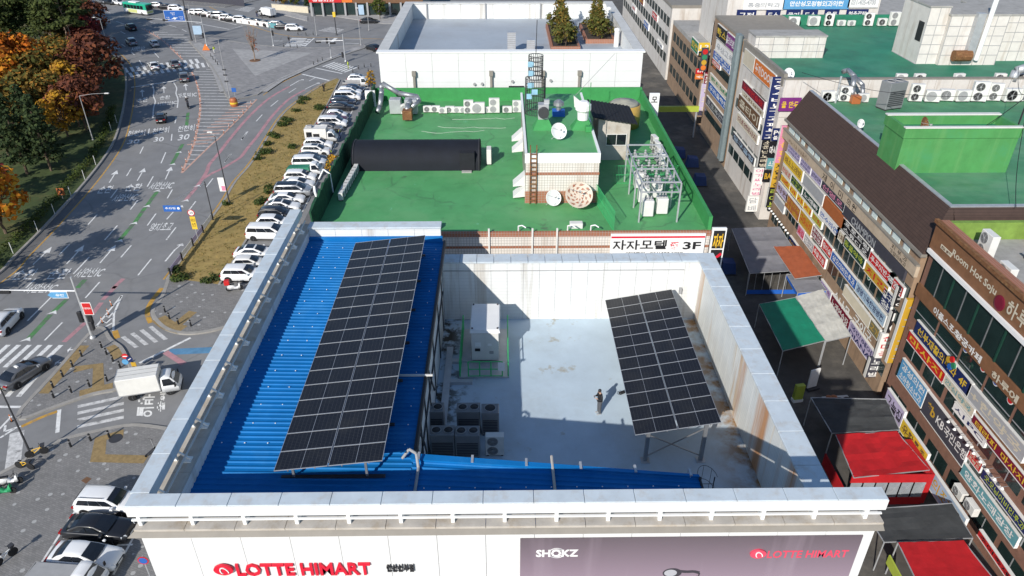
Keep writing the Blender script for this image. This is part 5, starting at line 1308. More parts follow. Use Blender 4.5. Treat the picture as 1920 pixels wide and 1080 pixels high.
def put_car(kind, pm, loc, rz, label, group, roof=None, cat='car', name='parked_car', taxi=False):
    d = CARS[kind]; t = thing(name, label, cat, (loc[0], loc[1], loc[2] if len(loc) > 2 else 0.0), rz, group)
    for n, me in d['parts']:
        o = link(n, me, t)
        if n in ('body', 'mirror'): set_paint(o, pm)
    add_wheels(t, d['wx'], d['wy'], d['r'])
    if roof == 'black': link('roof_panel', d['roof'], t)
    if roof == 'sun': link('sunroof', d['sun'], t)
    if roof == 'rails' : link('roof_rail', d['rails'][0], t); link('roof_rail', d['rails'][1], t)
    return t
# cab-over light truck
def put_truck(pm, loc, rz, label, group, body='box', box_mat='offwhite', L=5.1):
    t = thing('light_truck', label, 'truck', (loc[0], loc[1], loc[2] if len(loc) > 2 else 0.0), rz, group)
    hl = L/2; f = hl
    st = [(f-1.55, .55, .85), (f-1.5, 1.9, .86), (f-1.2, 1.97, .86), (f-.75, 1.93, .86), (f-.45, 1.60, .86), (f-.14, 1.12, .86), (f-.02, .95, .84), (f, .55, .80)]
    def pr(s_):
        x, zt, w_ = s_; tw = w_*(.84 if zt > 1.5 else .97); zb = .42
        return [(w_, zb), (w_, min(zt, 1.08)), (tw, zt-.06), (tw*.92, zt), (tw*.5, zt+.015), (0, zt+.02)]
    o = loft(MB(), st, pr).build('cab', pm, t, True)
    MB().poly([(f-.10, -.72, 1.14), (f-.10, .72, 1.14), (f-.68, .64, 1.86), (f-.68, -.64, 1.86)]).poly([(f-.10+.02, -.72, 1.14), (f-.68+.02, -.64, 1.86), (f-.68+.02, .64, 1.86), (f-.08, .72, 1.14)]).build('windscreen', 'glass', t)
    for s_ in (-1, 1):
        q = [(f-1.35, s_*.872, 1.12), (f-.32, s_*.872, 1.12), (f-.72, s_*.76, 1.78), (f-1.35, s_*.76, 1.78)]
        MB().poly(q if s_ < 0 else list(reversed(q))).build('side_window', 'glass', t)
        MB().box(f-.03, s_*.45, .72, f+.012, s_*.78, .90).build('headlight', 'headlight', t); MB().bbox(f-.35, s_*.95, 1.1, f-.25, s_*1.15, 1.45, .03).build('mirror', 'trim', t)
    MB().box(f-.06, -.84, .4, f+.03, .84, .6).build('bumper', 'trim', t)
    MB().box(-hl, -.40, .48, f-1.5, -.30, .62).box(-hl, .30, .48, f-1.5, .40, .62).build('chassis', 'dark_steel', t)
    bx0, bx1 = -hl, f-1.6
    if body == 'box':
        MB().bbox(bx0, -.92, .72, bx1, .92, 2.45, .05).build('cargo_box', box_mat, t)
        for x in (bx0+.02, bx1-.06): MB().box(x, -.935, .72, x+.04, .935, 2.465).build('box_frame', 'galv', t)
        MB().box(bx0, -.935, .68, bx1, .935, .76).build('box_sill', 'grey', t)
        MB().box(bx0, -.33, 2.45, bx1, -.27, 2.47).build('roof_seam', 'grey', t); MB().box(bx0, .27, 2.45, bx1, .33, 2.47).build('roof_seam', 'grey', t)
        MB().box(bx0-.015, -.02, .76, bx0, .02, 2.4).build('rear_door_gap', 'dark_steel', t)
    else:
        MB().box(bx0, -.86, .74, bx1, .86, .80).build('bed_floor', box_mat, t)
        for s_ in (-1, 1): MB().box(bx0, s_*.82, .80, bx1, s_*.87, 1.15).build('bed_side', box_mat, t)
        MB().box(bx0, -.82, .80, bx0+.05, .82, 1.15).build('tailgate', box_mat, t)
        if body == 'tarp': MB().hexa([(bx0+.05,-.8,.82),(bx1-.05,-.8,.82),(bx1-.05,.8,.82),(bx0+.05,.8,.82),(bx0+.2,-.7,1.35),(bx1-.2,-.75,1.42),(bx1-.15,.7,1.38),(bx0+.25,.72,1.3)]).build('tarpaulin', box_mat, t)
        if body == 'shop':
            MB().box(bx0, -.9, .8, bx1, .9, 2.5).build('shop_body', 'offwhite', t)
            MB().box(bx0-.02, -.8, 1.2, bx0-.003, -.1, 2.0).build('hatch', 'glass', t); MB().box(bx0+.3, -.92, 1.1, bx0+1.2, -.902, 2.0).build('hatch', 'glass', t); MB().box(bx0+1.4, -.92, .9, bx0+2.4, -.902, 1.7).build('hatch', 'black', t)
            MB().bbox(bx0+.4, -.4, 2.5, bx0+1.2, .4, 2.85, .04).build('roof_unit', 'grey', t); MB().bar((bx0, -.85, 2.55), (bx1, -.85, 2.55), .05, .1).build('roof_rail', 'galv', t); MB().bar((bx0, .85, 2.55), (bx1, .85, 2.55), .05, .1).build('roof_rail', 'galv', t)
    add_wheels(t, (-hl+1.0, f-.95), .74, .34)
    return t

# parked row between the verge and the lane (noses towards the buildings)
PR = [('wagon','paint_white',(-30.49,151.29),'sun'),('TRUCK','paint_white',(-30.22,147.86),'bed'),('sedan','paint_navy',(-30.39,144.57),None),('suv','paint_white',(-30.05,142.09),'sun'),('van','paint_white',(-30.2,139.02),None),('suv','paint_navy',(-29.87,136.04),'black'),('sedan','paint_black',(-29.94,133.17),None),('hatch','paint_white',(-29.66,128.61),None),('sedan','paint_red',(-29.64,126.58),None),('van','paint_white',(-30.06,124.03),'rails'),('sedan','paint_grey',(-29.55,121.84),None),('TRUCK','paint_pearl',(-29.82,116.52),'shop'),
 ('suv','paint_white',(-29.9,113.7),None),('suv','paint_pearl',(-29.64,110.87),'sun'),('sedan','paint_navy',(-29.5,107.93),None),('van','paint_white',(-29.73,105.72),None),('TRUCK','paint_white',(-29.86,102.79),'tarp'),('suv','paint_white',(-29.64,100.42),None),('sedan','paint_white',(-29.56,98.1),None),('van','paint_silver',(-29.36,95.45),'black'),('sedan','paint_white',(-29.08,93),None),('sedan','paint_white',(-29.57,90.61),'black'),('suv','paint_black',(-29.75,87.99),'rails'),('wagon','paint_white',(-29.66,85.8),None),('van','paint_white',(-29.6,82.61),None),('sedan','paint_white',(-29.68,77.67),'black'),('hatch','paint_pearl',(-29.2,75.08),None),('suv','paint_white',(-29.3,72.51),None)]
cn = {'paint_white':'white','paint_navy':'dark blue','paint_black':'black','paint_red':'dark red','paint_grey':'dark grey','paint_pearl':'off-white','paint_silver':'silver','paint_gold':'dull gold'}
kn = {'sedan':'sedan','suv':'SUV','hatch':'small hatchback','van':'van','wagon':'wagon'}
random.seed(5)
NP = len(PR)
for i, (k_, pm, p_, rf_) in enumerate(PR):
    lab = '%s %s, %s from the near end of the row along the verge' % (cn[pm], 'truck' if k_ == 'TRUCK' else kn[k_], ordinal(NP-i))
    rz = R(random.uniform(-2.5, 2.5)); x = -29.6 + random.uniform(-.2, .2)
    if k_ == 'TRUCK':
        put_truck(pm, (x, p_[1], 0.0), rz, lab, 'vehicles parked in the long row', rf_, {'bed':'grey','tarp':'teal_roof','shop':'offwhite'}[rf_])
    else: put_car(k_, pm, (x, p_[1], 0.004), rz, lab, 'vehicles parked in the long row', rf_)
    if i % 1 == 0: mark([[(-32.0, p_[1]+1.28), (-27.2, p_[1]+1.28)]], .12, 'white_paint', 'stall_line', z=0.008)
# four by the store's side
gs = 'vehicles parked beside the store'
put_car('suv', 'paint_white', (*(-29.44,38.8), .15), R(-4), 'white SUV nearest the corner of the white store beam', gs, 'rails')
put_car('sedan', 'paint_black', (*(-29.13,36.46), .15), R(-5), 'glossy black sedan between two white cars beside the store', gs)
put_car('sedan', 'paint_white', (*(-28.87,34.02), .15), R(-6), 'white sedan behind the glossy black one beside the store', gs)
put_truck('paint_white', (*(-29.25,32.07), .15), R(-6), 'light truck with a dark flat bed at the bottom left', gs, 'tarp', 'grey')
# moving traffic
gt = 'traffic on the curved road'
def head(a, b): return math.atan2(b[1]-a[1], b[0]-a[0])
def drive(kind, pm, c, ahead, label, roof=None, name='moving_car'): return put_car(kind, pm, c, head(c, ahead), label, gt, roof, 'car', name)
drive('suv', 'paint_white', (-51.08,63.24), (-51.31,67.32), 'white SUV cut off by the left edge of the picture near the crosswalk')
tx = drive('sedan', 'paint_silver', (-44.55,54.86), (-43.65,56.99), 'grey sedan with a small roof light standing on the wide crosswalk', name='taxi')
set_paint([o for o in tx.children if o.name.startswith('body')][0], 'paint_grey')
MB().bbox(-.55, -.22, 1.47, -.35, .22, 1.6, .02).build('roof_light', 'white', tx); MB().box(-2.46, -.27, .5, -2.43, .27, .65).build('taxi_plate', 'plate_yellow', tx)
put_truck('paint_white', (-31.85,52.49), R(14), 'white box truck turning past the traffic island', gt, 'box')
drive('hatch', 'paint_black', (-60.19,127.24), (-62.15,133.25), 'black hatchback alone in the middle lane before the stop line', 'black')
drive('suv', 'paint_grey', (-65.53,152.89), (-69.64,162.91), 'grey SUV crossing the stop line')
drive('sedan', 'paint_white', (-75.42,162.1), (-81.17,172.24), 'white sedan on the left half of the far crosswalk'); drive('sedan', 'paint_grey', (-71.6,163.81), (-76.43,172.19), 'dark sedan on the far crosswalk beside a white one')
drive('suv', 'paint_silver', (-89.36,183.56), (-94.06,190.29), 'silver SUV in the left lane past the far crosswalk'); drive('hatch', 'paint_white', (-83.2,181.88), (-88.77,190.23), 'white hatchback beside the pale hatched area')
drive('suv', 'paint_black', (-96.18,199.29), (-101.04,205.09), 'black SUV ahead of the hatched area under the green bus'); drive('suv', 'paint_white', (-114.56,215.53), (-118.83,219.21), 'white SUV beside the dark red tree tops'); drive('van', 'paint_gold', (-106.13,203.38), (-110.24,207.37), 'dull grey van in the shade of the red trees')
drive('sedan', 'paint_black', (-30.35,177.59), (-32.17,179.68), 'black car at the corner of the white hall')
# bus
bus = thing('city_bus', 'city bus with green top, white and lime lower side on the far road', 'bus', (*(-102.58,219.61), 0), head((-111.32,229.65), (-100.21,224.09)) , gt)
mat('bus_green', (0.02, 0.36, 0.22), 0.35, var=0.05, coat=.4); mat('lime', (0.52, 0.55, 0.22), 0.4, var=0.1)
MB().bbox(-4.6, -1.2, .35, 4.6, 1.2, 1.45, .12).build('lower_body', 'paint_white', bus); MB().bbox(-4.55, -1.18, 1.45, 4.55, 1.18, 3.05, .14).build('upper_body', 'bus_green', bus)
for i in range(6):
    for s_ in (-1, 1): x = -3.9+i*1.25; MB().box(x, s_*1.182, 1.6, x+1.12, s_*1.20, 2.55).build('window', 'glass', bus)
MB().box(-2.6, -1.225, .55, .9, -1.202, 1.4).build('lime_panel', 'lime', bus); MB().box(4.55, -1.05, 1.35, 4.63, 1.05, 2.7).build('windscreen', 'glass', bus); MB().box(-4.6, -.9, 1.7, -4.56, .9, 2.6).build('rear_window', 'glass', bus); MB().box(4.58, -1.0, .6, 4.64, 1.0, 1.2).build('front_panel', 'lime', bus); MB().bbox(-2.4, -.8, 3.05, .6, .8, 3.3, .06).build('roof_unit', 'white', bus)
add_wheels(bus, (-2.7, 2.6), 1.06, .48)
# far parked row
gf = 'cars parked in the far row'
FR = [(-100.42,228.16), (-97.32,226.54), (-93.66,224.17), (-86.44,218.81), (-84.23,218.05), (-81.85,215.84), (-79.3,214.38), (-77.75,213.66), (-74.81,210.83), (-72.93,209.43), (-70.42,208.72), (-67.39,206.67), (-65.02,205.31), (-62.54,203.97), (-60.5,202.65), (-58.79,201.99), (-56.78,200.06), (-53.69,198.15)]
FC = ['silver','black','white','white','white','black','white','silver','white','black','white','grey','black','black','black','silver','black','white']
FK = ['suv','sedan','suv','hatch','suv','sedan','suv','van','suv','sedan','suv','sedan','sedan','sedan','sedan','suv','sedan','suv']
fr_dir = head(FR[3], FR[-1])
for i, p_ in enumerate(FR): put_car(FK[i], 'paint_'+FC[i], p_, fr_dir+R(28)+R(random.uniform(-3, 3)), '%s %s, %s car from the left in the far parked row' % (cn['paint_'+FC[i]], kn[FK[i]], ordinal(i+1)), gf)
put_truck('paint_white', (-65.36,215.25), fr_dir+R(180)-R(4), 'white box truck on the far side street behind the parked row', gt, 'box', 'white', 5.6)
for i, (p_, c_) in enumerate((((-117.31,234.04),'black'), ((-114.23,233.18),'white'), ((-120.46,235.75),'grey'))): put_car('sedan', 'paint_'+c_, p_, fr_dir, '%s car parked at the top edge left of the bus' % cn['paint_'+c_], gf)
put_car('sedan', 'paint_black', (-35.82,206.95), R(5), 'black car in front of the dark glazed shop on the far corner', gf)

# two-wheelers
def two_wheeler(name, label, cat, loc, rz, pm, kind, group=None):
    t = thing(name, label, cat, loc, rz, group)
    r = .30 if kind != 'bike' else .33
    for x in (-.62, .62) if kind != 'bike' else (-.52, .52):
        w_ = MB().lathe([(r*.8, -.05), (r, -.04), (r, .04), (r*.8, .05)], (x, 0, r), 16, 0, 'y').build('wheel', 'tyre', t); MB().lathe([(r*.3, -.03), (r*.3, .03)], (x, 0, r), 10, 0, 'y').build('rim', 'rim', w_)
    if kind == 'bike':
        MB().tube([(-.52, 0, .33), (-.15, 0, .33), (.38, 0, .72), (-.22, 0, .68), (-.15, 0, .33)], .03, 6).tube([(-.22, 0, .68), (-.52, 0, .33)], .02, 5).build('frame', pm, t); MB().tube([(.52, 0, .33), (.38, 0, .78), (.36, 0, .98)], .025, 6).build('fork', pm, t); MB().tube([(.30, -.26, 1.0), (.37, 0, .98), (.30, .26, 1.0)], .02, 5).build('handlebar', 'black', t); MB().bbox(-.40, -.09, .80, -.10, .09, .87, .03).build('saddle', 'black', t); MB().hexa([(.42,-.14,.78),(.68,-.14,.80),(.68,.14,.80),(.42,.14,.78),(.40,-.18,.98),(.74,-.18,1.0),(.74,.18,1.0),(.40,.18,.98)]).build('basket', 'dark_steel', t)
    else:
        loft(MB(), [(-.75, .62, .14), (-.5, .80, .2), (-.1, .76, .2), (.1, .45, .18), (.35, .45, .2), (.5, .85, .22), (.62, .95, .15)], lambda s_: [(s_[2], .3), (s_[2], s_[1]-.05), (s_[2]*.6, s_[1]), (0, s_[1]+.02)]).build('fairing', pm, t, True); MB().bbox(-.7, -.15, .78, .05, .15, .88, .04).build('saddle', 'black', t); MB().tube([(.62, 0, .3), (.5, 0, .9), (.45, 0, 1.05)], .04, 6).build('fork', 'dark_steel', t); MB().tube([(.38, -.33, 1.06), (.45, 0, 1.04), (.38, .33, 1.06)], .022, 5).build('handlebar', 'black', t)
        if kind == 'delivery': MB().bbox(-.95, -.28, .88, -.4, .28, 1.4, .04).build('delivery_box', 'red', t)
    return t
gb = 'two-wheelers on the pavement'
two_wheeler('delivery_scooter', 'scooter with a red delivery box at the end of the parked row', 'scooter', (*(-29.72,69.77), .15), R(15), 'paint_white', 'delivery')
two_wheeler('scooter', 'white and black scooter at the left edge beside the yellow bicycle', 'scooter', (*(-38.28,41.3), .15), R(15), 'paint_white', 'scooter', gb)
two_wheeler('bicycle', 'yellow shared bicycle under the street lamp', 'bicycle', (*(-37.88,44.43), .15), R(25), 'yellow', 'bike', gb)
two_wheeler('bicycle', 'yellow bicycle lying just left of the street lamp foot', 'bicycle', (*(-38.04,42.95), .15), R(-10), 'yellow', 'bike', gb)
two_wheeler('scooter', 'green scooter at the far left edge of the pavement', 'scooter', (*(-38.21,40.31), .15), R(10), 'green', 'scooter', gb)
two_wheeler('bicycle', 'white and black bicycle at the bottom left edge', 'bicycle', (*(-34.57,34.22), .15), R(60), 'white', 'bike', gb)
ks = thing('kick_scooter', 'grey kick scooter parked against the left side of the store', 'kick scooter', (*(-28.86,44.63), .15), R(70), gb)
MB().bbox(-.5, -.08, .12, .4, .08, .17, .02).build('deck', 'dark_steel', ks); MB().tube([(.42, 0, .15), (.36, 0, 1.15)], .03, 6).build('stem', 'galv', ks); MB().tube([(.36, -.22, 1.15), (.36, .22, 1.15)], .02, 5).build('handlebar', 'black', ks)
for x in (-.5, .45): MB().lathe([(.11, -.03), (.11, .03)], (x, 0, .11), 12, 0, 'y').build('wheel', 'tyre', ks)
mc = two_wheeler('motorcycle', 'black motorcycle with a rider in the third lane', 'motorcycle', (*(-58.18,134.62), 0), head((-58.57,135.4), (-60.55,140.32)), 'paint_black', 'scooter', gt)

# ================================================================ trees and shrubs
def leafmat(name, col, var=0.35):
    m = mat(name, col, 0.85, var=var, scale=1.2, spec=0.15)
    nt = m.node_tree; b = nt.nodes['Principled BSDF']
    src = b.inputs['Base Color'].links[0].from_socket
    tr = nt.nodes.new('ShaderNodeBsdfTranslucent'); nt.links.new(src, tr.inputs['Color'])
    mx = nt.nodes.new('ShaderNodeMixShader'); mx.inputs[0].default_value = 0.22
    out = nt.nodes['Material Output']
    nt.links.new(b.outputs[0], mx.inputs[1]); nt.links.new(tr.outputs[0], mx.inputs[2]); nt.links.new(mx.outputs[0], out.inputs[0])
for n_, c_ in dict(pine_a=(0.055, 0.075, 0.022), pine_b=(0.085, 0.105, 0.03), pine_c=(0.04, 0.055, 0.02), fir_a=(0.034, 0.054, 0.022), fir_b=(0.055, 0.078, 0.028), fir_c=(0.024, 0.04, 0.018), or_a=(0.46, 0.125, 0.015), or_b=(0.55, 0.20, 0.02), or_c=(0.34, 0.085, 0.018), ye_a=(0.50, 0.27, 0.025), ye_b=(0.36, 0.20, 0.03), ye_c=(0.22, 0.16, 0.03), br_a=(0.16, 0.055, 0.03), br_b=(0.105, 0.04, 0.028), br_c=(0.22, 0.075, 0.035), red_a=(0.20, 0.03, 0.028), red_b=(0.12, 0.022, 0.024), red_c=(0.30, 0.05, 0.035), gr_a=(0.075, 0.10, 0.02), gr_b=(0.11, 0.12, 0.028), gr_c=(0.045, 0.07, 0.018), mx_a=(0.20, 0.13, 0.03), mx_b=(0.10, 0.10, 0.025), mx_c=(0.34, 0.16, 0.03)).items(): leafmat(n_, c_)
mat('bark', (0.12, 0.085, 0.06), 0.95, var=0.3, scale=4); mat('bark_pale', (0.26, 0.19, 0.14), 0.95, var=0.3, scale=4); mat('bark_dark', (0.05, 0.04, 0.032), 0.95, var=0.3, scale=4)
def leaf_cloud(rng, clumps, leaf, per):
    """leaf-sized tilted faces scattered in uneven clumps"""
    mb = MB()
    for (c, rad, flat) in clumps:
        k = int(per*rad[0]*rad[1]) + 8
        for _ in range(k):
            d = Vector((rng.gauss(0, 1), rng.gauss(0, 1), rng.gauss(0, 1))); d.normalize()
            rr_ = rng.random()**.45
            p = Vector((c[0]+d.x*rad[0]*rr_, c[1]+d.y*rad[1]*rr_, c[2]+d.z*rad[2]*rr_))
            nrm = (d + Vector((rng.uniform(-.8, .8), rng.uniform(-.8, .8), rng.uniform(-.3, .9))) + Vector((0, 0, flat))).normalized()
            a = nrm.orthogonal().normalized(); q = rng.random()*6.28
            a = a*math.cos(q) + nrm.cross(a)*math.sin(q); b = nrm.cross(a)
            s_ = leaf*rng.uniform(.6, 1.3)
            mb.poly([p-a*s_-b*s_*.45, p+a*s_*.2-b*s_*.6, p+a*s_+b*s_*.1, p-a*s_*.1+b*s_*.6], rng.choice((0, 0, 1, 1, 2)))
    return mb
def limb(mb, a, b, r0, r1, rng, n=4, wob=.15):
    a, b = Vector(a), Vector(b); L = (b-a).length; prev = a; pr = r0
    for i in range(1, n+1):
        t = i/n; p = a.lerp(b, t) + Vector((rng.uniform(-1, 1), rng.uniform(-1, 1), 0))*wob*L*.12*(1 if i < n else 0)
        r_ = r0+(r1-r0)*t; mb.cyl(prev, p, pr, r_, 6, caps=False); prev, pr = p, r_
TREES = {}
def broadleaf(key, seed, h, w, trunk_h, mats, leaf=.34, per=26, ncl=26, bark='bark', open_=0.0):
    rng = random.Random(seed); cl = []; tr = MB()
    limb(tr, (0, 0, -.3), (rng.uniform(-.3, .3), rng.uniform(-.3, .3), trunk_h+.4*(h-trunk_h)), .2*h/9, .09*h/9, rng, 5)
    for i in range(ncl):
        t = (i+.5)/ncl; z = trunk_h + (h-trunk_h)*(.12+.8*t**.85); env = w*.5*math.sin(PI*min(1, .22+.74*t))**.8
        a = i*2.4+rng.uniform(-.5, .5); rr_ = env*rng.uniform(.35, .95)*(1-open_*.3)
        c = (rr_*math.cos(a), rr_*math.sin(a), z); s_ = rng.uniform(.55, 1.05)*w*.19
        cl.append((c, (s_*1.15, s_*1.15, s_*.8), .25)); limb(tr, (0, 0, trunk_h*.8+rng.random()*(h-trunk_h)*.25), c, .07*h/9, .02, rng, 3)
    TREES[key] = [('trunk', tr.mesh('trunk', bark)), ('crown', leaf_cloud(rng, cl, leaf, per).mesh('crown', mats))]
def pine(key, seed, h, w, mats=('pine_a', 'pine_b', 'pine_c'), lean=.6):
    rng = random.Random(seed); cl = []; tr = MB(); lx, ly = rng.uniform(-lean, lean), rng.uniform(-lean, lean)
    limb(tr, (0, 0, -.3), (lx, ly, h*.92), .17*h/12, .06, rng, 6, .25)
    for i in range(15):
        t = (i+.5)/15; z = h*(.52+.46*t); env = w*.5*(1-.55*t**1.6)
        a = i*2.4+rng.uniform(-.6, .6); rr_ = env*rng.uniform(.3, 1.0)
        c = (lx*z/h+rr_*math.cos(a), ly*z/h+rr_*math.sin(a), z); s_ = w*rng.uniform(.15, .26)
        cl.append((c, (s_, s_, s_*.34), .9)); limb(tr, (lx*z/h, ly*z/h, z-.7), c, .06, .02, rng, 2)
    TREES[key] = [('trunk', tr.mesh('trunk', 'bark_pale')), ('crown', leaf_cloud(rng, cl, .30, 40).mesh('crown', mats))]
def fir(key, seed, h, w, mats=('fir_a', 'fir_b', 'fir_c')):
    rng = random.Random(seed); cl = []; tr = MB(); limb(tr, (0, 0, -.3), (0, 0, h*.95), .2, .04, rng, 5, .05)
    for i in range(34):
        t = (i+.5)/34; z = h*(.14+.84*t); env = w*.5*(1-t)**.75
        a = i*2.4+rng.uniform(-.4, .4); rr_ = env*rng.uniform(.35, .95); s_ = w*(.10+.09*(1-t))*rng.uniform(.8, 1.2)
        c = (rr_*math.cos(a), rr_*math.sin(a), z); cl.append((c, (s_, s_, s_*.55), .3)); limb(tr, (0, 0, z+.3), c, .04, .015, rng, 2)
    TREES[key] = [('trunk', tr.mesh('trunk', 'bark')), ('crown', leaf_cloud(rng, cl, .27, 46).mesh('crown', mats))]
for i in range(3): pine('pine%d' % i, 20+i, 12.5, 8.5)
for i in range(2): fir('fir%d' % i, 40+i, 10.5, 6.0)
broadleaf('orange0', 1, 8.5, 8.5, 1.8, ('or_a', 'or_b', 'or_c')); broadleaf('orange1', 2, 8, 7.5, 1.6, ('or_b', 'ye_a', 'or_a')); broadleaf('yellow0', 3, 8, 7, 1.6, ('ye_a', 'ye_b', 'mx_c')); broadleaf('mixed0', 4, 8.5, 8, 1.8, ('mx_a', 'mx_b', 'mx_c')); broadleaf('brown0', 5, 8.5, 8, 2.0, ('br_a', 'br_b', 'br_c'), ncl=30, per=22); broadleaf('red0', 6, 8.5, 7.0, 2.0, ('red_a', 'red_b', 'red_c')); broadleaf('green0', 8, 8.0, 6.5, 1.8, ('gr_a', 'gr_b', 'gr_c'))
GROW = {'orange0': 1.3, 'orange1': 1.3, 'yellow0': 1.25, 'mixed0': 1.25, 'brown0': 1.25, 'pine0': 1.15, 'pine1': 1.15, 'pine2': 1.15, 'fir0': 1.0, 'fir1': 1.0}
def put_tree(key, loc, label, name='tree', cat='tree', group='park trees', s_=1.0, sz=None):
    t = thing(name, label, cat, (loc[0], loc[1], loc[2] if len(loc) > 2 else .14), random.uniform(0, 6.28), group)
    s_ *= GROW.get(key, 1.0); t.scale = (s_, s_, s_*(sz or 1.0))
    for n, me in TREES[key]: link(n, me, t)
    return t
random.seed(21)
PT = [(-106.7,162.97), (-106.07,165.59), (-104.7,167.82), (-103.91,170.57), (-101.86,170.08), (-97.17,164.6), (-94.69,165.45), (-92.62,164.54), (-113.48,171.63), (-111.76,177.93), (-105.84,181.44), (-117.83,183.69), (-115.52,191.38), (-128.2,196.2), (-126.86,204.86), (-117.77,202.2), (-138.05,217.2)]
for i, p_ in enumerate(PT): put_tree('pine%d' % (i % 3), p_, 'tall olive-green pine with a bare slanting trunk, %s counted from the open lawn' % ordinal(i+1), 'pine_tree', s_=random.uniform(.92, 1.12))
put_tree('red0', (-92.83,170.43), 'dark red tree at the lawn edge beside the far crosswalk road', 'maple_tree', s_=.95); put_tree('red0', (-97.05,176.26), 'dark red tree standing just behind the pines by the road', 'maple_tree', s_=1.1); put_tree('brown0', (-99.45,185.61), 'brownish red tree shading the dull grey van', 'maple_tree', s_=.95); put_tree('red0', (-117.96,204.75), 'crimson tree top among the green pines', 'maple_tree', s_=1.15); put_tree('brown0', (-108,193.59), 'dark maroon tree near the top by the white SUV', 'maple_tree', s_=1.2)
put_tree('brown0', (-78.15,142.92), 'wide purplish brown tree beside the near road bend', 'maple_tree', s_=1.12); put_tree('orange0', (-94.14,139.73), 'bright orange tree at the left edge of the park', 'maple_tree', s_=1.15); put_tree('orange0', (-91.68,143.78), 'bright orange-red tree in front of the pines', 'maple_tree', s_=1.0); put_tree('mixed0', (-83.28,134.14), 'mottled green and orange tree in the middle of the park edge', 'maple_tree', s_=1.0); put_tree('orange1', (-85.85,129.06), 'golden orange tree above the dark firs', 'maple_tree', s_=1.05); put_tree('yellow0', (-77.81,131.93), 'golden yellow tree beside the brown tree', 'maple_tree', s_=.95); put_tree('yellow0', (-72.59,119.09), 'lower golden yellow tree beside the dark firs', 'maple_tree', s_=.8); put_tree('brown0', (-70.88,122.2), 'brown leafed tree behind the lamp post at the bend', 'maple_tree', s_=.88); put_tree('mixed0', (-85.66,145.83), 'green and orange tree between the orange and the brown one', 'maple_tree', s_=.85)
put_tree('orange0', (-102.55,150.43), 'orange tree cut by the left edge behind the brightest one', 'maple_tree', s_=1.0); put_tree('orange1', (-88.61,143.05), 'orange and gold tree between two orange ones', 'maple_tree', s_=.85); put_tree('mixed0', (-81.47,126.15), 'olive and rust tree above the right fir', 'maple_tree', s_=.9); put_tree('mixed0', (-77.55,126.1), 'rust and olive tree beside the lower golden one', 'maple_tree', s_=.85); put_tree('brown0', (-76.41,134.05), 'brown tree right of the golden yellow one', 'maple_tree', s_=.8)
for i, p_ in enumerate(((-91.47,155.33), (-99.79,157.44), (-105.41,157.51), (-95.86,157.39), (-87.18,153.31), (-112.61,175.46), (-101.51,175.33))): put_tree('green0' if i % 2 else 'mixed0', p_, 'green to olive tree between the pines and the orange clump, %s one' % ordinal(i+1), 'park_tree', s_=.8)
for i, (k_, p_, s_) in enumerate((('orange0', (-89.07,134.21), 1.0), ('orange1', (-87.25,126.22), 1.0), ('brown0', (-81.23,138.91), .8), ('orange1', (-84.13,138.29), .85), ('yellow0', (-72.94,123.84), .75), ('mixed0', (-81.2,117.43), .95), ('orange0', (-93.98,134.27), 1.1))): put_tree(k_, p_, 'autumn tree filling the orange clump of the park, %s from its far side' % ordinal(i+1), 'maple_tree', s_=s_)
put_tree('fir0', (-70.66,103.18), 'dark green fir, left one of the pair at the road bend', 'fir_tree', s_=1.15); put_tree('fir1', (-67.73,104.37), 'dark green fir, right one of the pair at the road bend', 'fir_tree', s_=1.1); put_tree('fir0', (-76.55,109.17), 'dark green fir at the left edge behind the pair', 'fir_tree', s_=1.1); put_tree('fir1', (-73.44,111.38), 'dark green fir hidden behind the pair at the bend', 'fir_tree', s_=1.05)
put_tree('orange1', (-62.83,83.83), 'rusty orange tree at the left edge below the firs', 'maple_tree', s_=.85); put_tree('red0', (-69.74,93.45), 'red and orange tree cut off by the left edge', 'maple_tree', s_=.8)
put_tree('pine1', (-64.47,75.11), 'pine just outside the left edge that shades the road', 'pine_tree', s_=1.0); put_tree('pine2', (-59.61,63.55), 'nearer pine just outside the left edge that shades the road', 'pine_tree', s_=.9); 
for i, p_ in enumerate(((-77, 70), (-85, 82), (-90, 95))): put_tree('mixed0', (*p_, .14), 'olive tree at the shaded left end of the park, %s from the near end' % ordinal(i+1), 'park_tree', s_=.95)
# hedge along the kerb
random.seed(9); rng = random.Random(77)
hl_ = [p for p in off_poly(lawn_line, 1.6)]
cl = []
for a, b in zip(hl_[:26], hl_[1:27]):
    a, b = Vector(a), Vector(b); n = max(1, int((b-a).length/1.0))
    for i in range(n): p = a.lerp(b, i/n); cl.append(((p.x+rng.uniform(-.3, .3), p.y, .65), (.85, .85, .55), .3))
leaf_cloud(rng, cl, .16, 70).build('hedge', ['gr_a', 'gr_c', 'fir_b'], label='dark green clipped hedge following the park kerb round the bend', cat='hedge')
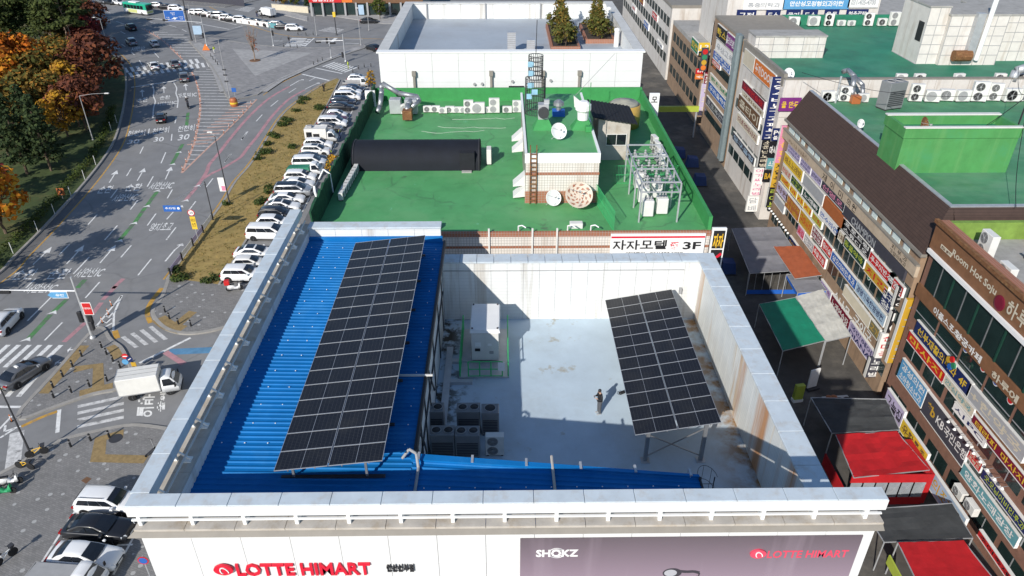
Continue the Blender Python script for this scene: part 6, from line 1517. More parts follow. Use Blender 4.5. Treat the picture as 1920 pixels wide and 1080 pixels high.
# low shrubs on the verge
SH = [((-37.57,138.93),2.6,1.1),((-37.97,136.4),1.6,.8),((-33.89,133.58),1.9,1.6),((-37.78,131.54),1.4,.7),((-37.98,126.98),2.0,1.5),((-38.2,124.26),1.8,1.3),((-38.16,118.59),1.9,1.6),((-38.33,114.74),1.3,1.0),((-37.67,111.08),2.0,1.3),((-38.08,108.46),1.0,.8),((-33.79,113.29),1.5,.9),((-33.36,97.38),1.2,.7),((-33.17,95.6),.9,.6),((-33.17,92.7),1.5,1.3),((-36.43,72.65),1.8,1.6),((-37.75,74.17),1.2,1.0),((-33.3,71.44),1.4,.6),((-37.63,91.78),.9,.5),((-32.69,72.12),1.2,.7)]
for i, (p_, w_, d_) in enumerate(SH):
    rg = random.Random(300+i); cl = [((rg.uniform(-w_*.4, w_*.4), rg.uniform(-d_*.5, d_*.5), .3+rg.random()*.2), (w_*.4, d_*.5, .38), .5) for _ in range(5)]
    t = thing('shrub', 'low dark green shrub on the dry verge, %s from the far tip' % ordinal(i+1), 'shrub', (p_[0], p_[1], .13), 0, 'shrubs on the verge')
    leaf_cloud(rg, cl, .17, 110).build('foliage', ['gr_c', 'fir_b', 'gr_a'], t); MB().cyl((0, 0, 0), (0, 0, .3), .05, .03, 5).build('stem', 'bark', t)
# dry tufts
rg = random.Random(5); tf = MB()
for _ in range(1500):
    y = rg.uniform(73, 150); x = rg.uniform(-38, -32.4)
    if not inside((x, y), verge_poly): continue
    for q in range(3):
        a = rg.random()*6.28; h_ = rg.uniform(.12, .3); tf.poly([(x, y, .12), (x+.08*math.cos(a), y+.08*math.sin(a), .12), (x+.16*math.cos(a+.4), y+.16*math.sin(a+.4), .12+h_)], rg.choice((0, 0, 1)))
tf.build('dry_tufts', ['dry_grass', 'gr_b'], kind='stuff')
# bare street tree on the plaza
rg = random.Random(12); bt = MB(); tips = []
limb(bt, (0, 0, 0), (.1, 0, 2.2), .16, .12, rg, 3)
for i in range(16):
    a = i*2.4; rr_ = rg.uniform(.6, 2.4); top = (rr_*math.cos(a), rr_*math.sin(a), rg.uniform(5.5, 8.8)); limb(bt, (.05, 0, 1.6+rg.random()*.7), top, .06, .012, rg, 5, .3); tips.append(top)
    for q in range(3):
        f = rg.uniform(.4, .8); m_ = Vector((.05, 0, 2)).lerp(Vector(top), f); limb(bt, m_, m_+Vector((rg.uniform(-.7, .7), rg.uniform(-.7, .7), rg.uniform(.6, 1.6))), .025, .008, rg, 2)
pt = thing('street_tree', 'nearly bare upright tree with a few rust leaves on the paved triangle', 'tree', (*(-55.28,167.67), .15))
bt.build('trunk', 'bark_pale', pt); leaf_cloud(rg, [((.9, -.2, 2.9), (.7, .7, 1.1), 0), ((.5, .1, 4.0), (.7, .7, 1.0), 0), ((-.2, .1, 5.0), (.8, .8, 1.2), 0)], .16, 40).build('crown', ['or_c', 'br_c', 'or_a'], pt); MB().lathe([(1.15, 0), (1.15, .12), (1.0, .14)], n=24).build('tree_pit', 'brown', pt)
# cypress and shrubs in the hall's planters
TREES['cy'] = None
def cypress(key, seed, h, w, mats):
    rng = random.Random(seed); cl = []
    for i in range(16): t = (i+.5)/16; cl.append(((rng.uniform(-.2, .2)*w*(1-t), rng.uniform(-.2, .2)*w*(1-t), h*(.08+.88*t)), (w*.5*(1-t)**.7+.1, w*.5*(1-t)**.7+.1, h*.07), .2))
    tr = MB(); limb(tr, (0, 0, 0), (0, 0, h*.8), .08, .03, rng, 3, .05)
    TREES[key] = [('trunk', tr.mesh('trunk', 'bark')), ('crown', leaf_cloud(rng, cl, .17, 70).mesh('crown', mats))]
cypress('cy', 61, 4.4, 1.8, ('mx_b', 'mx_a', 'gr_b')); broadleaf('bushy', 62, 2.6, 3.0, .3, ('gr_b', 'mx_b', 'mx_a'), leaf=.18, per=90, ncl=14)
for pl, (x0, y0, x1, y1) in (('left', (*(5.49,85.92), *(8.84,97.94))), ('right', (*(9.79,89.41), *(13.29,98.5)))):
    t = thing('planter', 'brick-edged planter of evergreens on the hall terrace, %s one' % pl, 'planter', ((x0+x1)/2, (y0+y1)/2, 22.0), 0, 'planters on the hall terrace')
    hx, hy = abs(x1-x0)/2, abs(y1-y0)/2; MB().box(-hx, -hy, 0, hx, -hy+.25, .5).box(-hx, hy-.25, 0, hx, hy, .5).box(-hx, -hy+.25, 0, -hx+.25, hy-.25, .5).box(hx-.25, -hy+.25, 0, hx, hy-.25, .5).build('brick_edge', 'brick_tile', t); MB().box(-hx+.25, -hy+.25, 0, hx-.25, hy-.25, .4).build('soil', 'bark_dark', t)
    for q in range(7):
        yy = (y0+y1)/2-hy+.8+q*(2*hy-1.6)/6; k_ = 'cy' if q in (2, 4, 6) else 'bushy'
        put_tree(k_, ((x0+x1)/2+random.uniform(-.4, .4), yy, 22.4), '%s from the near end, %s planter on the hall terrace' % (('upright cypress, ' if k_ == 'cy' else 'rounded evergreen shrub, ')+ordinal(q+1), pl), 'cypress' if k_ == 'cy' else 'evergreen_shrub', 'plant', 'planter evergreens', random.uniform(.85, 1.1))
# street trees with yellow leaves by the parking lane
broadleaf('gink', 71, 4.5, 2.6, 1.0, ('ye_a', 'ye_b', 'gr_b'), leaf=.2, per=60, ncl=14)
put_tree('gink', (-24.25,99.26), 'small yellow tree against the motel net', 'young_tree', s_=1.0); put_tree('gink', (-25.83,144.38), 'small yellow-green tree at the far left corner of the motel', 'young_tree', s_=.9)

# ================================================================ shop row on the right
XFACE = 33.4
mat('tan_wall', (0.30, 0.205, 0.135), 0.8, var=0.18, scale=1.0); streaks(M['tan_wall'], (0.14, 0.10, 0.07), 0.5, 1.2, 0.12)
mat('wood_wall', (0.20, 0.095, 0.045), 0.7, var=0.25, scale=1.2)
mat('brick_wall', (0.22, 0.115, 0.08), 0.8, var=0.2, scale=2)
mat('mansard', (0.060, 0.036, 0.028), 0.75, var=0.2, scale=2)
insert_pattern(M['mansard'], lambda nt, src, pos: mixnode(nt, mulv(nt, band(nt, pos, 2, 0.22, 0.03), .6), mixnode(nt, mulv(nt, band(nt, pos, 1, 0.3, 0.03), .4), src, (0.02, 0.013, 0.011)), (0.02, 0.013, 0.011)))
mat('cream_tile', (0.62, 0.585, 0.54), 0.5, var=0.1, scale=1.0); streaks(M['cream_tile'], (0.33, 0.25, 0.18), 0.5, 0.8, 0.1)
mat('stone_band', (0.47, 0.38, 0.28), 0.7, var=0.15, scale=1.5, col2=(0.33, 0.24, 0.16), c2amt=0.4, c2scale=0.5)
mat('shop_glass', (0.015, 0.03, 0.028), 0.1, var=0.3, scale=1.0, spec=0.7); mat('pale_glass', (0.62, 0.72, 0.70), 0.25, var=0.05, spec=0.5)
SC = dict(white=(.74,.73,.70), cream=(.58,.52,.40), grey=(.36,.37,.38), black=(.014,.014,.017), navy=(.012,.022,.10), blue=(.025,.11,.38), sky=(.10,.30,.52), lightblue=(.34,.46,.58), teal=(.12,.30,.33), green=(.03,.20,.10), darkgreen=(.012,.05,.035), lime=(.38,.45,.06), yellow=(.68,.46,.04), gold=(.50,.30,.03), orange=(.62,.17,.03), red=(.50,.018,.02), maroon=(.17,.012,.03), pink=(.60,.22,.33), lilac=(.46,.40,.56), purple=(.18,.03,.18), brown=(.14,.075,.04), rust=(.38,.12,.04), charcoal=(.055,.055,.07), olive=(.16,.14,.07))
for k_, v_ in SC.items(): mat('sg_'+k_, v_, 0.45, var=0.10, scale=1.3)
scount = {}
BAND = {('mansard building', 7): (12.45, 11.55), ('mansard building', 6): (11.25, 9.95), ('mansard building', 5): (9.75, 8.8), ('mansard building', 4): (8.6, 7.75), ('mansard building', 3): (7.35, 6.2), ('mansard building', 2): (5.7, 4.6), ('mansard building', 1): (3.4, 2.0), ('cream building', 5): (18.1, 16.1), ('cream building', 4): (14.2, 13.0), ('cream building', 3): (12.1, 10.2), ('cream building', 2): (9.6, 8.4), ('cream building', 1): (6.6, 5.5), ('grey-piped building', 5): (18.3, 16.3), ('grey-piped building', 4): (14.3, 13.1), ('grey-piped building', 3): (13.0, 12.3), ('grey-piped building', 2): (9.3, 7.9), ('grey-piped building', 1): (6.9, 5.6)}
ZFIX = {'프로드럼': (11.2, 10.0), '쭈꾸미반주': (10.95, 10.0), '홍명인': (10.95, 10.0), '치킨': (9.75, 8.75), '동물약국': (9.75, 8.8), '당구': (9.4, 7.7), '국가자격': (7.3, 5.7), '구마사지': (7.45, 5.85), '성모이비인후과': (7.25, 6.25), '교회상담': (12.95, 12.2), '무상교육': (16.0, 14.5), '한방': (10.6, 9.6), '선부재활의학과 4F': (9.8, 8.6), '마사지': (8.45, 7.5), '안심약국': (8.4, 7.65), '+ 한약국': (9.75, 8.55), '시PC': (7.4, 6.75), '테라피 마사지': (8.1, 7.3), '안경': (5.72, 4.9), '굿모닝이비인후과': (5.55, 4.75)}
def S(bld, row, tl, br, bg, fg, text=None, text2=None, d=.22, bold=.03, frame=True, fg2=None, xo=None):
    """flat sign board on the shop fronts; tl far top, br near bottom, each (y, z)"""
    y0, z1 = tl; y1, z0 = br
    if xo: k = xo/33.4; y0, y1, z0, z1 = y0*k, y1*k, 43-(43-z0)*k, 43-(43-z1)*k
    elif (text, bg) == ('당구', 'grey'): z1, z0 = 5.6, 4.6
    elif text in ZFIX: z1, z0 = ZFIX[text]
    elif (bld, row) in BAND: z1, z0 = BAND[(bld, row)]
    w, h = abs(y0-y1), abs(z1-z0); zc = (z0+z1)/2
    n = scount[(bld, row)] = scount.get((bld, row), 0)+1
    t = thing('shop_sign', '%s sign with %s lettering, %s from the far end, %s row up, %s' % (bg, fg, ordinal(n), ordinal(row), bld), 'sign', (xo or XFACE, (y0+y1)/2, zc), 0, 'shop signs on the right-hand row')
    MB().bbox(-d, -w/2, -h/2, 0, w/2, h/2, .02).build('panel', 'sg_'+bg, t)
    if frame:
        for s_ in (-1, 1): MB().box(-d-.02, -w/2-.02, s_*h/2-.03, .0, w/2+.02, s_*h/2+.03).build('frame_edge', 'offwhite', t)
        MB().box(-d-.01, -w/2-.03, -h/2, 0, -w/2+.0, h/2).build('frame_edge', 'white', t)
    m1 = 'sg_'+fg; m2 = 'sg_'+(fg2 or fg)
    ux, uy = (0, -1, 0), (0, 0, 1)
    if text and not text2: lettering(t, text, (-d-.006, w*.44, -h*.30), ux, uy, w*.88, h*.60, m1, bold)
    elif text:
        lettering(t, text, (-d-.006, w*.44, h*.04), ux, uy, w*.88, h*.36, m1, bold); lettering(t, text2, (-d-.006, w*.44, -h*.42), ux, uy, w*.88, h*.36, m2, bold)
    return t
def raised_on_x(t, s_, y0, y1, z0, z1, x, material, bold=.03):
    lettering(t, s_, (x-t.location.x, y0-t.location.y, z0-t.location.z), (0, -1, 0), (0, 0, 1), abs(y0-y1), z1-z0, material, bold)
def blade(x0, x1, z0, z1, y, bg, fg, text, label, vertical=True, thick=.35, bold=.03):
    """projecting sign, its broad face towards -Y; letters stacked downwards"""
    t = thing('blade_sign', label, 'sign', ((x0+x1)/2, y, (z0+z1)/2), 0, 'projecting blade signs')
    w, h = abs(x1-x0), z1-z0
    MB().bbox(-w/2, 0, -h/2, w/2, thick, h/2, .02).build('panel', 'sg_'+bg, t); MB().box(-w/2-.03, -.005, -h/2, -w/2+.002, thick+.01, h/2).build('frame_edge', 'offwhite', t)
    n = len(text)
    for i, ch in enumerate(text):
        if ch == ' ': continue
        hh = h/n
        if vertical: lettering(t, ch, (-w*.36, -.008, h/2-hh*(i+1)+hh*.14), (1, 0, 0), (0, 0, 1), w*.72, hh*.72, 'sg_'+fg, bold)
    for z in (-h*.4, h*.4): MB().box(w/2, .1, z, w/2+.5, .2, z+.08).build('bracket', 'dark_steel', t)
    return t

# ---- building with the brown mansard
b2 = thing('mansard_building', 'four-storey shop building with a brown mansard edge and green flat roof', 'building', (33.4, 51.2, 0))
def part(t, mb, name, mats, smooth=False):
    l = t.location
    for i, v in enumerate(mb.v): mb.v[i] = (v[0]-l[0], v[1]-l[1], v[2]-l[2])
    return mb.build(name, mats, t, smooth)
part(b2, MB().box(33.4, 51.3, 0, 72, 83.6, 14.4), 'wall', 'tan_wall'); part(b2, MB().box(35.4, 52.8, 14.4, 72, 83.4, 17.2), 'roof', 'teal_roof')
mat('mid_green_roof', (0.065, 0.225, 0.115), 0.7, var=0.25, scale=0.5, col2=(0.09, 0.25, 0.10), c2amt=0.6, c2scale=0.3)
insert_pattern(M['mid_green_roof'], lambda nt, src, pos: mixnode(nt, mulv(nt, noise(nt, mapping(nt, pos, (.5, 1, 1)), 0.2, 7, .5, .64), .6), src, (0.15, 0.29, 0.18)))
part(b2, MB().box(35.4, 52.8, 17.2, 72, 83.4, 17.24), 'roof_coat', 'mid_green_roof')
part(b2, MB().hexa([(33.15,50.9,14.7),(36.0,50.9,14.7),(36.0,83.8,14.7),(33.15,83.8,14.7),(35.2,52.6,18.0),(35.5,52.6,18.0),(35.5,83.8,18.0),(35.2,83.8,18.0)]), 'mansard', 'mansard')
part(b2, MB().hexa([(35.5,50.9,14.7),(60,50.9,14.7),(60,52.8,14.7),(35.5,52.8,14.7),(35.5,52.6,18.0),(60,52.6,18.0),(60,52.9,18.0),(35.5,52.9,18.0)]), 'mansard', 'mansard')
part(b2, MB().box(35.2, 52.5, 18.0, 35.55, 83.8, 18.08).box(35.55, 52.5, 18.0, 60, 52.95, 18.08), 'coping', 'galv'); part(b2, MB().box(33.0, 50.8, 14.45, 33.5, 83.9, 14.7), 'eave', 'taupe')
part(b2, MB().box(33.05, 51.1, 13.45, 33.4, 83.9, 13.6), 'cornice', 'taupe'); part(b2, MB().box(33.1, 51.0, 12.5, 33.4, 84, 13.45), 'stone_band', 'stone_band')
part(b2, MB().box(33.42, 51.4, 13.6, 33.5, 83.6, 14.45), 'glazing_back', 'shop_glass')
for i in range(15):
    y = 82.6-i*2.05; part(b2, MB().box(33.36, y-1.6+.35*(i % 3), 13.62, 33.3, y, 14.42), 'window', 'pale_glass')
    part(b2, MB().box(33.30, y+.02, 13.6, 33.42, y+.16, 14.45), 'mullion', 'galv')
st_ = thing('clinic_letters', 'black lettering on the beige stone band under the mansard', 'sign', (33.1, 67, 12.4))
for s_, a_, b_ in (('제', (71.05,12.71), (69.95,13.18)), ('이', (68.89,12.9), (68.02,13.28)), ('미', (66.79,13.01), (65.8,13.45)), ('의', (64.75,12.86), (63.96,13.05)), ('원', (63.53,12.81), (62.66,13.14))):
    raised_on_x(st_, s_, a_[0], b_[0], 12.6, 13.3, 33.092, 'sg_black', .02)
raised_on_x(st_, '피 부 과', (55.23,13.18)[0], (52.54,13.63)[0], 12.98, 13.38, 33.092, 'sg_black', .02); raised_on_x(st_, '가정의학과', (55.39,12.74)[0], (52.47,13)[0], 12.55, 12.92, 33.092, 'sg_black', .02)
raised_on_x(st_, '비뇨기과', (81.54,13.07)[0], (78.74,13.1)[0], 12.7, 13.1, 33.092, 'sg_brown', .01); raised_on_x(st_, '남성클리닉', (78.47,13.11)[0], (75.23,13.19)[0], 12.7, 13.2, 33.092, 'sg_brown', .01)
for z in (10.6, 7.9, 5.2, 2.6):   # window bands behind and between the boards
    for i in range(13):
        y = 82.8-i*2.45
        w_ = part(b2, MB().box(33.385, y-2.1, z-.55, 33.399, y, z+.65), 'window', 'shop_glass')
        part(b2, MB().box(33.375, y-1.08, z-.55, 33.384, y-1.0, z+.65), 'mullion', 'galv')
B = 'mansard building'
S(B, 7, (81.74,12.43), (77.66,11.63), 'lilac', 'navy', '이비인후과', '소아청소년'); S(B, 7, (77.41,12.23), (74.28,11.39), 'lilac', 'navy', '사진관', '운전면허'); S(B, 7, (74.08,12.3), (71.16,11.53), 'lilac', 'navy', '경희한의원'); S(B, 7, (71.06,12.33), (65.11,12.2), 'charcoal', 'pink', '선영모')
S(B, 6, (82.16,11.14), (76.1,9.87), 'yellow', 'brown', '해소노래방', bold=.02); S(B, 6, (75.68,11.1), (69.86,9.87), 'grey', 'grey', None); S(B, 6, (69.65,9.52), (64.12,9.52), 'rust', 'gold', None, frame=False); S('mansard building fascia', 7, (65.3, 12.35), (52.4, 11.3), 'charcoal', 'grey', None, frame=False)
S(B, 5, (82.12,9.52), (79.01,9.34), 'cream', 'red', '전당포'); S(B, 5, (78.9,9.34), (75.3,8.9), 'darkgreen', 'lime', '사우나', '스포츠'); S(B, 5, (75.04,9.58), (70.14,8.91), 'darkgreen', 'white', '노래빠'); S(B, 5, (70.01,9.75), (64.85,9.75), 'white', 'blue', '만수라멘', fg2='red'); S(B, 5, (65.39,9.47), (63.41,9.36), 'cream', 'brown', '카페'); 
ch = S(B, 5, (64.66,10.88), (58.37,10.39), 'black', 'white', '프로드럼', '스튜디오')
ch2 = thing('dark_letters', 'large dark letters along the black fascia under the stone band', 'sign', (33.1, 58, 11)); raised_on_x(ch2, 'CHAMPION', (63.12,11.36)[0], (57.96,11.44)[0], 11.4, 12.15, 33.165, 'sg_grey', .03)
S(B, 5, (58.35,10.68), (53.66,10.67), 'red', 'white', '쭈꾸미반주'); S(B, 5, (54.45,10.47), (51.89,10.47), 'red', 'white', '홍명인')
S(B, 4, (81.93,8.42), (78.79,8.42), 'yellow', 'red', '궁'); S(B, 4, (78.69,8.49), (76.42,8.29), 'yellow', 'red', '마'); S(B, 4, (76.27,8.46), (74.25,8.26), 'yellow', 'red', '사'); S(B, 4, (74.15,8.38), (71.84,8.09), 'yellow', 'red', '지'); S(B, 4, (71.48,8.36), (68.86,8.07), 'lime', 'red', '전화'); S(B, 4, (63.68,9.24), (58.83,9.06), 'darkgreen', 'lime', '동물약국'); S(B, 4, (58.54,9.56), (54,9.48), 'gold', 'red', '치킨'); S(B, 4, (54.64,9.51), (52.85,8.62), 'navy', 'white', '당구', '장')
S(B, 3, (82.45,7.17), (78.79,7.01), 'lilac', 'brown', '학원'); S(B, 3, (79.15,7.02), (74.61,6.12), 'rust', 'gold', '국가자격', '미술'); S(B, 3, (74.53,7.23), (70.77,6.2), 'gold', 'red', '구마사지'); S(B, 3, (70.63,7.32), (67.91,6.71), 'maroon', 'white', '홍제당', '약국'); S(B, 3, (67.67,7.11), (65.26,6.8), 'red', 'white', '참이슬'); S(B, 3, (65.21,7.1), (59.16,6.16), 'blue', 'white', '성모이비인후과'); S(B, 3, (59.28,6.85), (53.06,6.53), 'lightblue', 'navy', '경명기독한방병원')
S(B, 2, (82.63,5.76), (79.11,5.76), 'grey', 'grey', None); S(B, 2, (74.29,5.18), (72.26,4.4), 'pink', 'red', '꽃집'); S(B, 2, (72.16,5.44), (69.4,4.38), 'grey', 'white', '당구'); S(B, 2, (69.42,5.86), (66.06,5.38), 'red', 'white', '족발보쌈'); S(B, 2, (61.15,5.55), (55.2,5.07), 'cream', 'brown', None); S(B, 2, (55.15,5.64), (53.32,5.4), 'olive', 'gold', '고기')
S(B, 1, (75.97,3.51), (72.53,2.13), 'navy', 'gold', '라이브카페'); S(B, 1, (72.43,3.56), (68.99,2.29), 'rust', 'gold', '로망미술'); S(B, 1, (66.07,2.86), (63.22,1.68), 'lilac', 'purple', '여인숙', '대실', fg2='lime'); S(B, 1, (63.06,2.68), (58.38,1.92), 'maroon', 'white', '노래연습장'); S(B, 1, (58.43,2.86), (53.18,2.86), 'lilac', 'navy', '국민헤어', 'DIANA')
# white channel letters above the lower signs
for i, (a_, b_, s_) in enumerate((((62.38,3.64), (58.38,3.47), '소나무'), ((57.62,3.75), (53.74,3.8), '구이구'))):
    t = thing('channel_letters', 'white raised letters over the lowest signs, %s group from the far end' % ordinal(i+1), 'sign', (33.0, a_[0], a_[1]-.4), 0, 'raised letters'); raised_on_x(t, s_, a_[0], b_[0], b_[1]+.1, b_[1]+.95, 32.95, 'sg_white', .05)
# string of globe lamps
gl = thing('lamp_string', 'row of white globe lamps along the far shop fascia', 'lamp', (33.2, 72, 4.4))
for i in range(10):
    a = Vector((82.85,3.53)).lerp(Vector((76.04,3.63)), i/9); MB().lathe([(.02, -.14), (.13, -.08), (.15, 0), (.12, .1), (.02, .14)], (-.25, a.x-72, a.y-4.4), 8).build('globe', 'white', gl, True)
# blades at the near end of the mansard building
def bl4(y, p00, p11): return (p00[0], p11[0], p11[1], p00[1])
def blade_px(tl, br, y, *a, **k): blade(tl[0], br[0], br[1], tl[1], y, *a, **k)
blade_px((32.94,10.85), (34.16,8.88), 52.2, 'black', 'white', '보라카이', 'black blade sign with white letters at the mansard building corner')
blade_px((33.07,8.39), (34.27,6.17), 52.2, 'black', 'white', 'PC', 'black blade sign with two large white letters above the white one')
blade_px((32.83,6.03), (34.14,3.45), 52.2, 'white', 'red', '순대국', 'white blade sign with red letters above the alley')
blade_px((33.16,10.41), (35.25,3.89), 50.9, 'gold', 'grey', '새로운노래장', 'tall yellow blade sign between the mansard and the wood-clad buildings')
blade_px((32.48,3.41), (33.74,1.29), 52.2, 'charcoal', 'white', '노래방', 'dark slanting blade sign below the white one')
# ---- wood-clad building nearest the camera
mat('lime_wall', (0.17, 0.27, 0.05), 0.8, var=.3, scale=1.2)
b1 = thing('wood_clad_building', 'wood and brick clad shop building at the right edge with large green-tinted windows', 'building', (33.4, 20, 0))
part(b1, MB().box(33.4, 14, 0, 70, 50.4, 16.4), 'wall', 'brick_wall'); part(b1, MB().box(33.2, 14, 15.6, 33.4, 50.5, 17.9), 'wood_fascia', 'wood_wall'); part(b1, MB().box(33.4, 14, 16.4, 34.1, 50.5, 17.9), 'parapet', 'brick_tile')
part(b1, MB().box(32.95, 14, 17.75, 33.25, 50.5, 18.05), 'cornice', 'rust'); part(b1, MB().box(33.0, 14, 15.3, 33.4, 50.3, 15.6), 'white_sill', 'white')
part(b1, MB().box(34.1, 14, 16.4, 70, 50.3, 16.46), 'roof', 'concrete'); part(b1, MB().box(34.1, 50.0, 16.46, 60, 50.4, 17.9), 'parapet', 'lime_wall')
part(b1, MB().box(33.25, 14, 11.3, 33.4, 50.4, 12.4), 'wood_fascia', 'wood_wall')
for i in range(9):
    y = 49.7-i*3.3
    w_ = part(b1, MB().box(33.34, y-3.1, 12.45, 33.395, y, 15.25), 'window', 'shop_glass'); part(b1, MB().box(33.30, y-1.6, 12.45, 33.338, y-1.52, 15.25), 'mullion', 'steel'); part(b1, MB().box(33.28, y-3.25, 12.4, 33.40, y-3.1, 15.3), 'pier', 'sg_darkgreen')
    w_ = part(b1, MB().box(33.36, y-3.0, 9.5, 33.397, y, 11.2), 'window', 'shop_glass'); part(b1, MB().box(33.33, y-3.0, 10.2, 33.358, y, 10.26), 'mullion', 'galv')
    for z in (6.9, 4.4, 1.9): w_ = part(b1, MB().box(33.36, y-2.9, z-.7, 33.397, y-.1, z+.6), 'window', 'shop_glass'); part(b1, MB().box(33.34, y-1.55, z-.7, 33.358, y-1.47, z+.6), 'mullion', 'galv')
    part(b1, MB().box(33.30, y-3.1, 8.2, 33.399, y+.2, 8.45), 'brick_course', 'wood_wall')
rl = thing('fascia_letters', 'pale raised letters and a red oval plaque on the wooden fascia', 'sign', (33.2, 44, 16.7))
raised_on_x(rl, 'Room Hot Soju', (47.58,16.58)[0], (41.9,16.36)[0], 16.3, 17.0, 33.17, 'sg_cream', .035); raised_on_x(rl, '하루', (40.53,15.98)[0], (38.25,16.13)[0], 15.95, 17.2, 33.17, 'sg_cream', .03)
ov = (41.27,16.28); MB().lathe([(.55, 0), (.55, -.05), (.4, -.08)], (-.02, ov[0]-44, ov[1]-16.7), 18, 0, 'x').build('oval_plaque', 'sg_maroon', rl)
pq = S('wood-clad building', 8, (49.15,16.57), (47.59,16.24), 'cream', 'brown', '5F', frame=False)
for a_, b_, s_, c_ in (((47.44,12.33), (43.73,12.32), '이플스포츠', 'white'), ((44.23,11.97), (40.82,11.92), '양궁카페', 'white'), ((39.5,12.33), (36.54,12.21), '하루에', 'cream')):
    t = thing('channel_letters', '%s raised letters over the dark windows reading along the wood-clad front, starting near %d metres' % (c_, int(a_[0])), 'sign', (33.2, a_[0], 11.8), 0, 'raised letters'); raised_on_x(t, s_, a_[0], b_[0], 11.5, 12.1, 33.18, 'sg_'+c_, .05)
    t['label'] = {'이플스포츠': 'small white raised letters under the big windows at the far end', '양궁카페': 'white outlined raised letters beside the four-colour disc sign', '하루에': 'gold-rimmed raised letters over the lower dark windows near the right edge'}[s_]
W = 'wood-clad building'
dsc = thing('disc_sign', 'four coloured discs on a white cross frame above the navy sign', 'sign', (32.8, *(42.95,9.95))); 
for (dy, dz, c_) in ((.35, .1, 'gold'), (0, .35, 'red'), (-.35, .05, 'green'), (0, -.3, 'blue')): MB().lathe([(.24, 0), (.24, -.12)], (0, dy, dz), 14, 0, 'x').build('disc', 'sg_'+c_, dsc)
MB().box(.02, -.5, -.1, .1, .5, .15).build('frame', 'white', dsc)
for i, (p_, c_) in enumerate((((42.81,11.4),'blue'),((40.56,11.39),'red'),((39.01,11.4),'blue'),((37.27,11.26),'red'),((57.66,8.62),'green'))):
    t = thing('window_roundel', 'round %s sticker on the dark windows, %s one' % (c_, ordinal(i+1)), 'sticker', (33.33, p_[0], p_[1]), 0, 'roundels on the windows'); MB().lathe([(.33, 0), (.33, -.02)], (0, 0, 0), 16, 0, 'x').build('disc', 'sg_white', t); MB().lathe([(.26, 0), (.26, -.012)], (-.02, 0, 0), 16, 0, 'x').build('disc', 'sg_'+c_, t)
S(W, 5, (48.89,8.73), (40.75,8.73), 'navy', 'yellow', '선부재활의학과 4F'); S(W, 4, (49.38,8.14), (43.63,7.79), 'red', 'yellow', '마사지'); S(W, 4, (43.69,8.36), (39.63,7.83), 'cream', 'teal', '안심약국'); S(W, 4, (40.97,9.61), (34.26,8.37), 'grey', 'cream', '+ 한약국'); 
S(W, 3, (49.06,5.86), (44.9,3.98), 'sky', 'white', '강성의원', '소아청소년과'); S(W, 3, (41.69,7.26), (37.55,6.92), 'white', 'navy', '시PC'); S(W, 3, (39.49,7.85), (33.05,7.64), 'maroon', 'yellow', '테라피 마사지'); 
kb = S(W, 2, (44.8,5.82), (38.63,3.79), 'charcoal', 'white', None); raised_on_x(kb, 'KB국민은행', (42.79,4.11)[0], (38.61,4.91)[0], kb.location.z-.45, kb.location.z+.4, 33.17, 'sg_white', .02); raised_on_x(kb, '*b', (44.25,4.38)[0], (43.05,4.82)[0], kb.location.z-.4, kb.location.z+.5, 33.17, 'sg_gold', .04)
S(W, 2, (38.55,5.47), (36.99,4.64), 'red', 'cream', '안경', '콘택트'); S(W, 2, (36.73,5.34), (31.55,4.98), 'navy', 'lime', '굿모닝이비인후과')
S(W, 1, (49.62,2.19), (46.48,0.47), 'lilac', 'black', '그늘집', xo=31.9); S(W, 1, (46.4,1.58), (42.19,0.31), 'yellow', 'brown', '유황통족', xo=31.9); S(W, 1, (42.05,1), (36.28,-0.65), 'lightblue', 'gold', '의의조개찜', xo=31.9); S(W, 1, (38.55,4.31), (31.89,3.28), 'teal', 'white', '양화노래광장'); S(W, 1, (34.87,1.56), (31.02,1), 'red', 'black', '추어축제', xo=31.9)
# spotlights along the fascia
for i in range(9):
    p = Vector((40.98,6.17)).lerp(Vector((34.24,6.38)), i/8); t = thing('sign_lamp', 'small white sign lamp on a stalk, %s in its row' % ordinal(i+1), 'lamp', (33.1, p.x, p.y), 0, 'sign lamps'); MB().lathe([(.05, 0), (.13, -.15)], (-.35, 0, 0), 8).build('head', 'white', t); MB().cyl((0, 0, .1), (-.35, 0, .02), .02, n=5).build('stalk', 'steel', t)
gw = 'outdoor units along the shop row'
put_ac('double', (35.3, 47.2, 16.46), R(-90), 'large white outdoor unit behind the wooden fascia', gw, 1.5); put_ac('bigsingle', (35.0, 44.0, 16.46), R(-90), 'white outdoor unit near the right edge behind the wooden fascia', gw, 1.4)
bn = thing('roof_bench', 'long grey plank bench on the dark roof at the right edge', 'bench', (40.0, 46.8, 16.46)); MB().box(-2, -.3, .4, 3, .3, .5).build('seat', 'galv', bn)
for x in (-1.8, 2.7): MB().box(x, -.25, 0, x+.1, .25, .4).build('leg', 'dark_steel', bn)
cn_ = thing('red_canopy', 'ribbed red plastic sheet standing by the lime green wall', 'sheet', (40.8, 49.3, 16.46))
for i in range(6): MB().box(-1.0+i*.34, -.1+.05*(i % 2), 0, -.7+i*.34, .1+.05*(i % 2), 1.8).build('rib', 'sg_orange', cn_)
for i, p_ in enumerate(((37.6,2.23), (36.1,2.35))): t = put_ac('single', (33.0, p_[0], p_[1]-.4), R(-90), 'white wall-hung outdoor unit below the bank sign, %s' % ('upper far one' if i == 0 else 'lower near one'), gw, 1.4)

